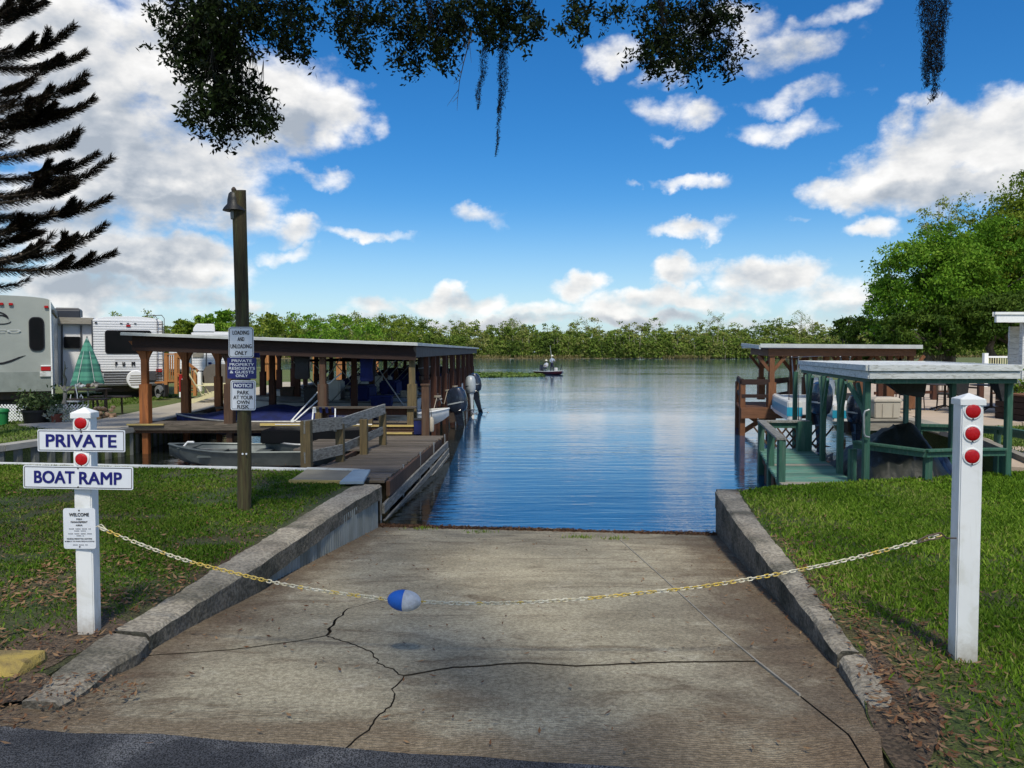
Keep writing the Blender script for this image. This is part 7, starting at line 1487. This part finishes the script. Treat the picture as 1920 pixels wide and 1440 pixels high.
# dense canopy over the near ground, out of the picture, which shades the ramp
n = 26000; cc = []; 
for (x, y, z, r1, r2) in ((-2, -3, 8.2, 4, 1.1), (1.5, -1, 8.6, 4, 1.1), (4.5, -1.5, 8.2, 3.6, 1.1), (-3.6, 2.0, 8.4, 3, .9), (.2, 3.0, 8.8, 3.2, .9), (3.8, 3.2, 8.6, 3, .9), (-2.6, 6.0, 8.2, 2.4, .8), (.6, 6.6, 8.2, 2.4, .8), (3.0, 6.4, 8.2, 2.2, .8), (6.0, -5.5, 8, 3.5, 1.4), (-5.5, -3.5, 8.2, 3, 1.1), (1, -6, 8.8, 4, 1.4)):
    m_n = 34; ctr = np.array([x, y, z])+unit(rng.normal(size=(m_n, 3)))*np.array([r1, r1, r2])*rng.uniform(.2, 1, (m_n, 1)); C = np.repeat(ctr, 17, 0)+rng.normal(0, .26, (m_n*17, 3)); cc.append(C)
cc = np.concatenate(cc); D2 = unit(rng.normal(size=cc.shape)*np.array([1, 1, .45]))
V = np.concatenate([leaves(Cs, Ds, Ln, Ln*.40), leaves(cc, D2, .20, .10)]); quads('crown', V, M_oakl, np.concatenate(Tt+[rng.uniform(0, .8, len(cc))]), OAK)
mb.smooth = True; mb.build('trunk', M_bark, OAK); stuff(tw.build('twigs', mat('dark_twigs', (.02, .017, .013), rough=.9), OAK))
# bare twig
b_ = MB(); P_ = lambda x, y, Y=6.9: A(x, y, Y)
b_.tube([P_(885, 60), P_(878, 85), P_(870, 115), P_(862, 150), P_(858, 185), P_(857, 208)], [.006, .005, .004, .003, .002, .001], 4)
for a, b in (((878, 85), (866, 98)), ((870, 115), (852, 132)), ((866, 132), (851, 155)), ((862, 150), (850, 158)), ((860, 168), (838, 199)), ((858, 182), (848, 192)), ((880, 80), (884, 118))): b_.tube([P_(*a), P_(*b)], [.003, .001], 3)
b_.build('bare_twig', M_bark, OAK)
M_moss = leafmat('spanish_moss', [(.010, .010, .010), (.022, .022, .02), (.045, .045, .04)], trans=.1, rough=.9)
def moss(px, y0, y1, wpx, Y, n, label, tail=.0, strands=4, seedx=0):
    e = empty('spanish_moss', tuple(A(px, y0, Y)), label, 'spanish moss', 'spanish moss hanging from the oak'); C = []; D = []
    for sidx in range(strands):
        x0 = px+(sidx-(strands-1)/2)*wpx/max(1, strands)*.9; ln = 1.0 if sidx == strands//2 else rng.uniform(.6, .93); m_ = int(n/strands)
        t = rng.uniform(0, 1, m_)**1.15*ln; w_ = (wpx/max(1.6, strands*.75))*(1-t/ln)**.7*.55+1.0
        x = x0+(px-x0)*t*.6+tail*t**1.5+rng.normal(0, 1, m_)*w_*.55+2.0*np.sin(t*14+sidx); py = y0+(y1-y0)*t
        P = np.array([A(a, b, Y) for a, b in zip(x, py)]); P[:, 1] += rng.normal(0, .03, m_); C.append(P); dd = rng.normal(size=(m_, 3))*.75; dd[:, 2] -= .8; D.append(unit(dd))
    C = np.concatenate(C); D = np.concatenate(D); quads('strands', leaves(C, D, rng.uniform(.02, .05, len(C)), .0045), M_moss, rng.uniform(0, 1, len(C)), e)['kind'] = 'stuff'
moss(948, 40, 292, 20, 6.8, 2000, 'longest dark moss strand trailing to a thin tail near the picture centre', tail=-22, strands=2)
moss(912, 60, 205, 16, 6.8, 900, 'shorter moss strand just left of the longest one', tail=-20, strands=2)
moss(806, -10, 75, 12, 6.7, 500, 'short moss tuft among the oak leaves above the boat shed roof', strands=2)
moss(1240, -20, 45, 14, 6.7, 500, 'small moss tuft in front of the right hand oak spray', strands=2)
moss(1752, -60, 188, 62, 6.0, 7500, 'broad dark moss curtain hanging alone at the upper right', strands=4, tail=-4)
for (px, py) in ((440, 40), (420, 120), (870, 40)): moss(px, py-30, py+45, 8, 6.6, 120, {440: 'faint grey moss wisp at the top of the left oak spray', 420: 'faint grey moss wisp in the middle of the left oak spray', 870: 'small moss wisp just left of the twin long strands'}[px], strands=1)
# ------------------------------------------------------------------ norfolk pine at the left
NPx = -9.95; NPy = 14.0; NP = empty('norfolk_pine', (NPx, NPy, 0), 'dark norfolk pine with drooping feathery boughs at the left edge', 'tree')
mb = MB(); mb.tube([(NPx, NPy, -.3), (NPx+.02, NPy, 3.5), (NPx, NPy, 9.5), (NPx, NPy, 12)], [.19, .15, .09, .02], 10); mb.smooth = True; mb.build('trunk', M_bark, NP)
tips = [(85, 2), (138, 48), (160, 98), (161, 138), (176, 184), (150, 242), (183, 287), (208, 296), (206, 369), (197, 421), (216, 472), (70, -40), (110, -90), (60, -150), (100, -210), (130, 330), (120, 205), (90, 120), (100, 395), (85, 180), (90, 330), (100, 440), (60, 420)]
Cn = []; Dn = []; bm_ = MB()
def bough(root, mid, tip, dens, fl):
    pts = [((1-t)**2)*Vector(root)+2*(1-t)*t*Vector(mid)+t*t*Vector(tip) for t in [q/11 for q in range(12)]]
    bm_.tube(pts, [.030*(1-i/13) for i in range(12)], 5)
    n_ = dens; ts = rng.uniform(.05, 1, n_)
    for t in [float(q) for q in ts]:
        p = ((1-t)**2)*Vector(root)+2*(1-t)*t*Vector(mid)+t*t*Vector(tip); d = (2*(1-t)*(Vector(mid)-Vector(root))+2*t*(Vector(tip)-Vector(mid))).normalized(); a = rng.uniform(0, 6.283)
        side = d.cross(Vector((0, 0, 1))).normalized(); up = side.cross(d); o_ = side*math.cos(a)+up*(math.sin(a)*.8-.25); L = fl*rng.uniform(.5, 1.1)*(1-.45*t**3); q = (o_+d*.75).normalized()
        k = 3
        for j in range(k):
            f = (j+.5)/k; Cn.append(tuple(p+q*L*f+d*(L*.25*f*f))); Dn.append(tuple((q+d*f*.7).normalized()*1.0))
for i, (tx_, ty_) in enumerate(tips):
    tip = A(tx_, ty_, NPy-rng.uniform(.2, 1.6)*(1 if i % 2 else -1)*.6); rz_ = tip.z-.30-.25*rng.uniform(); root = Vector((NPx, NPy, rz_)); ln = (tip-root).length; mid = Vector((NPx+(tip.x-NPx)*.62, NPy+(tip.y-NPy)*.6, rz_-.10-.06*ln)); bough(root, mid, tip, 1500 if i < 11 else 800, .185)
    for k in range(2):     # side branchlets
        t = rng.uniform(.45, .8); p = root.lerp(tip, t)+Vector((0, 0, -.18)); bough(p, p+Vector((.18, rng.uniform(-.2, .2), -.02)), p+Vector((rng.uniform(.3, .5), rng.uniform(-.35, .35), .16+rng.uniform(0, .1))), 700, .13)
for w_ in range(12):       # boughs round the back and front of the trunk
    z = 2.9+w_*.42
    for k in range(3): a = rng.uniform(0, 6.283); ln = rng.uniform(.7, 1.35); bough((NPx, NPy, z), (NPx+math.cos(a)*ln*.6, NPy+math.sin(a)*ln*.6, z-.2), (NPx+math.cos(a)*ln, NPy+math.sin(a)*ln, z+.1), 300, .15)
Cn = np.array(Cn); Dn = np.array(Dn); stuff(bm_.build('boughs', M_bark, NP))
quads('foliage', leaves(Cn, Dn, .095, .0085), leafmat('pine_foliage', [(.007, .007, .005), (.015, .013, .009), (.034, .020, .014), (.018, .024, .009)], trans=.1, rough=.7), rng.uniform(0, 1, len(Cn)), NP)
p = A(12, 545, NPy);
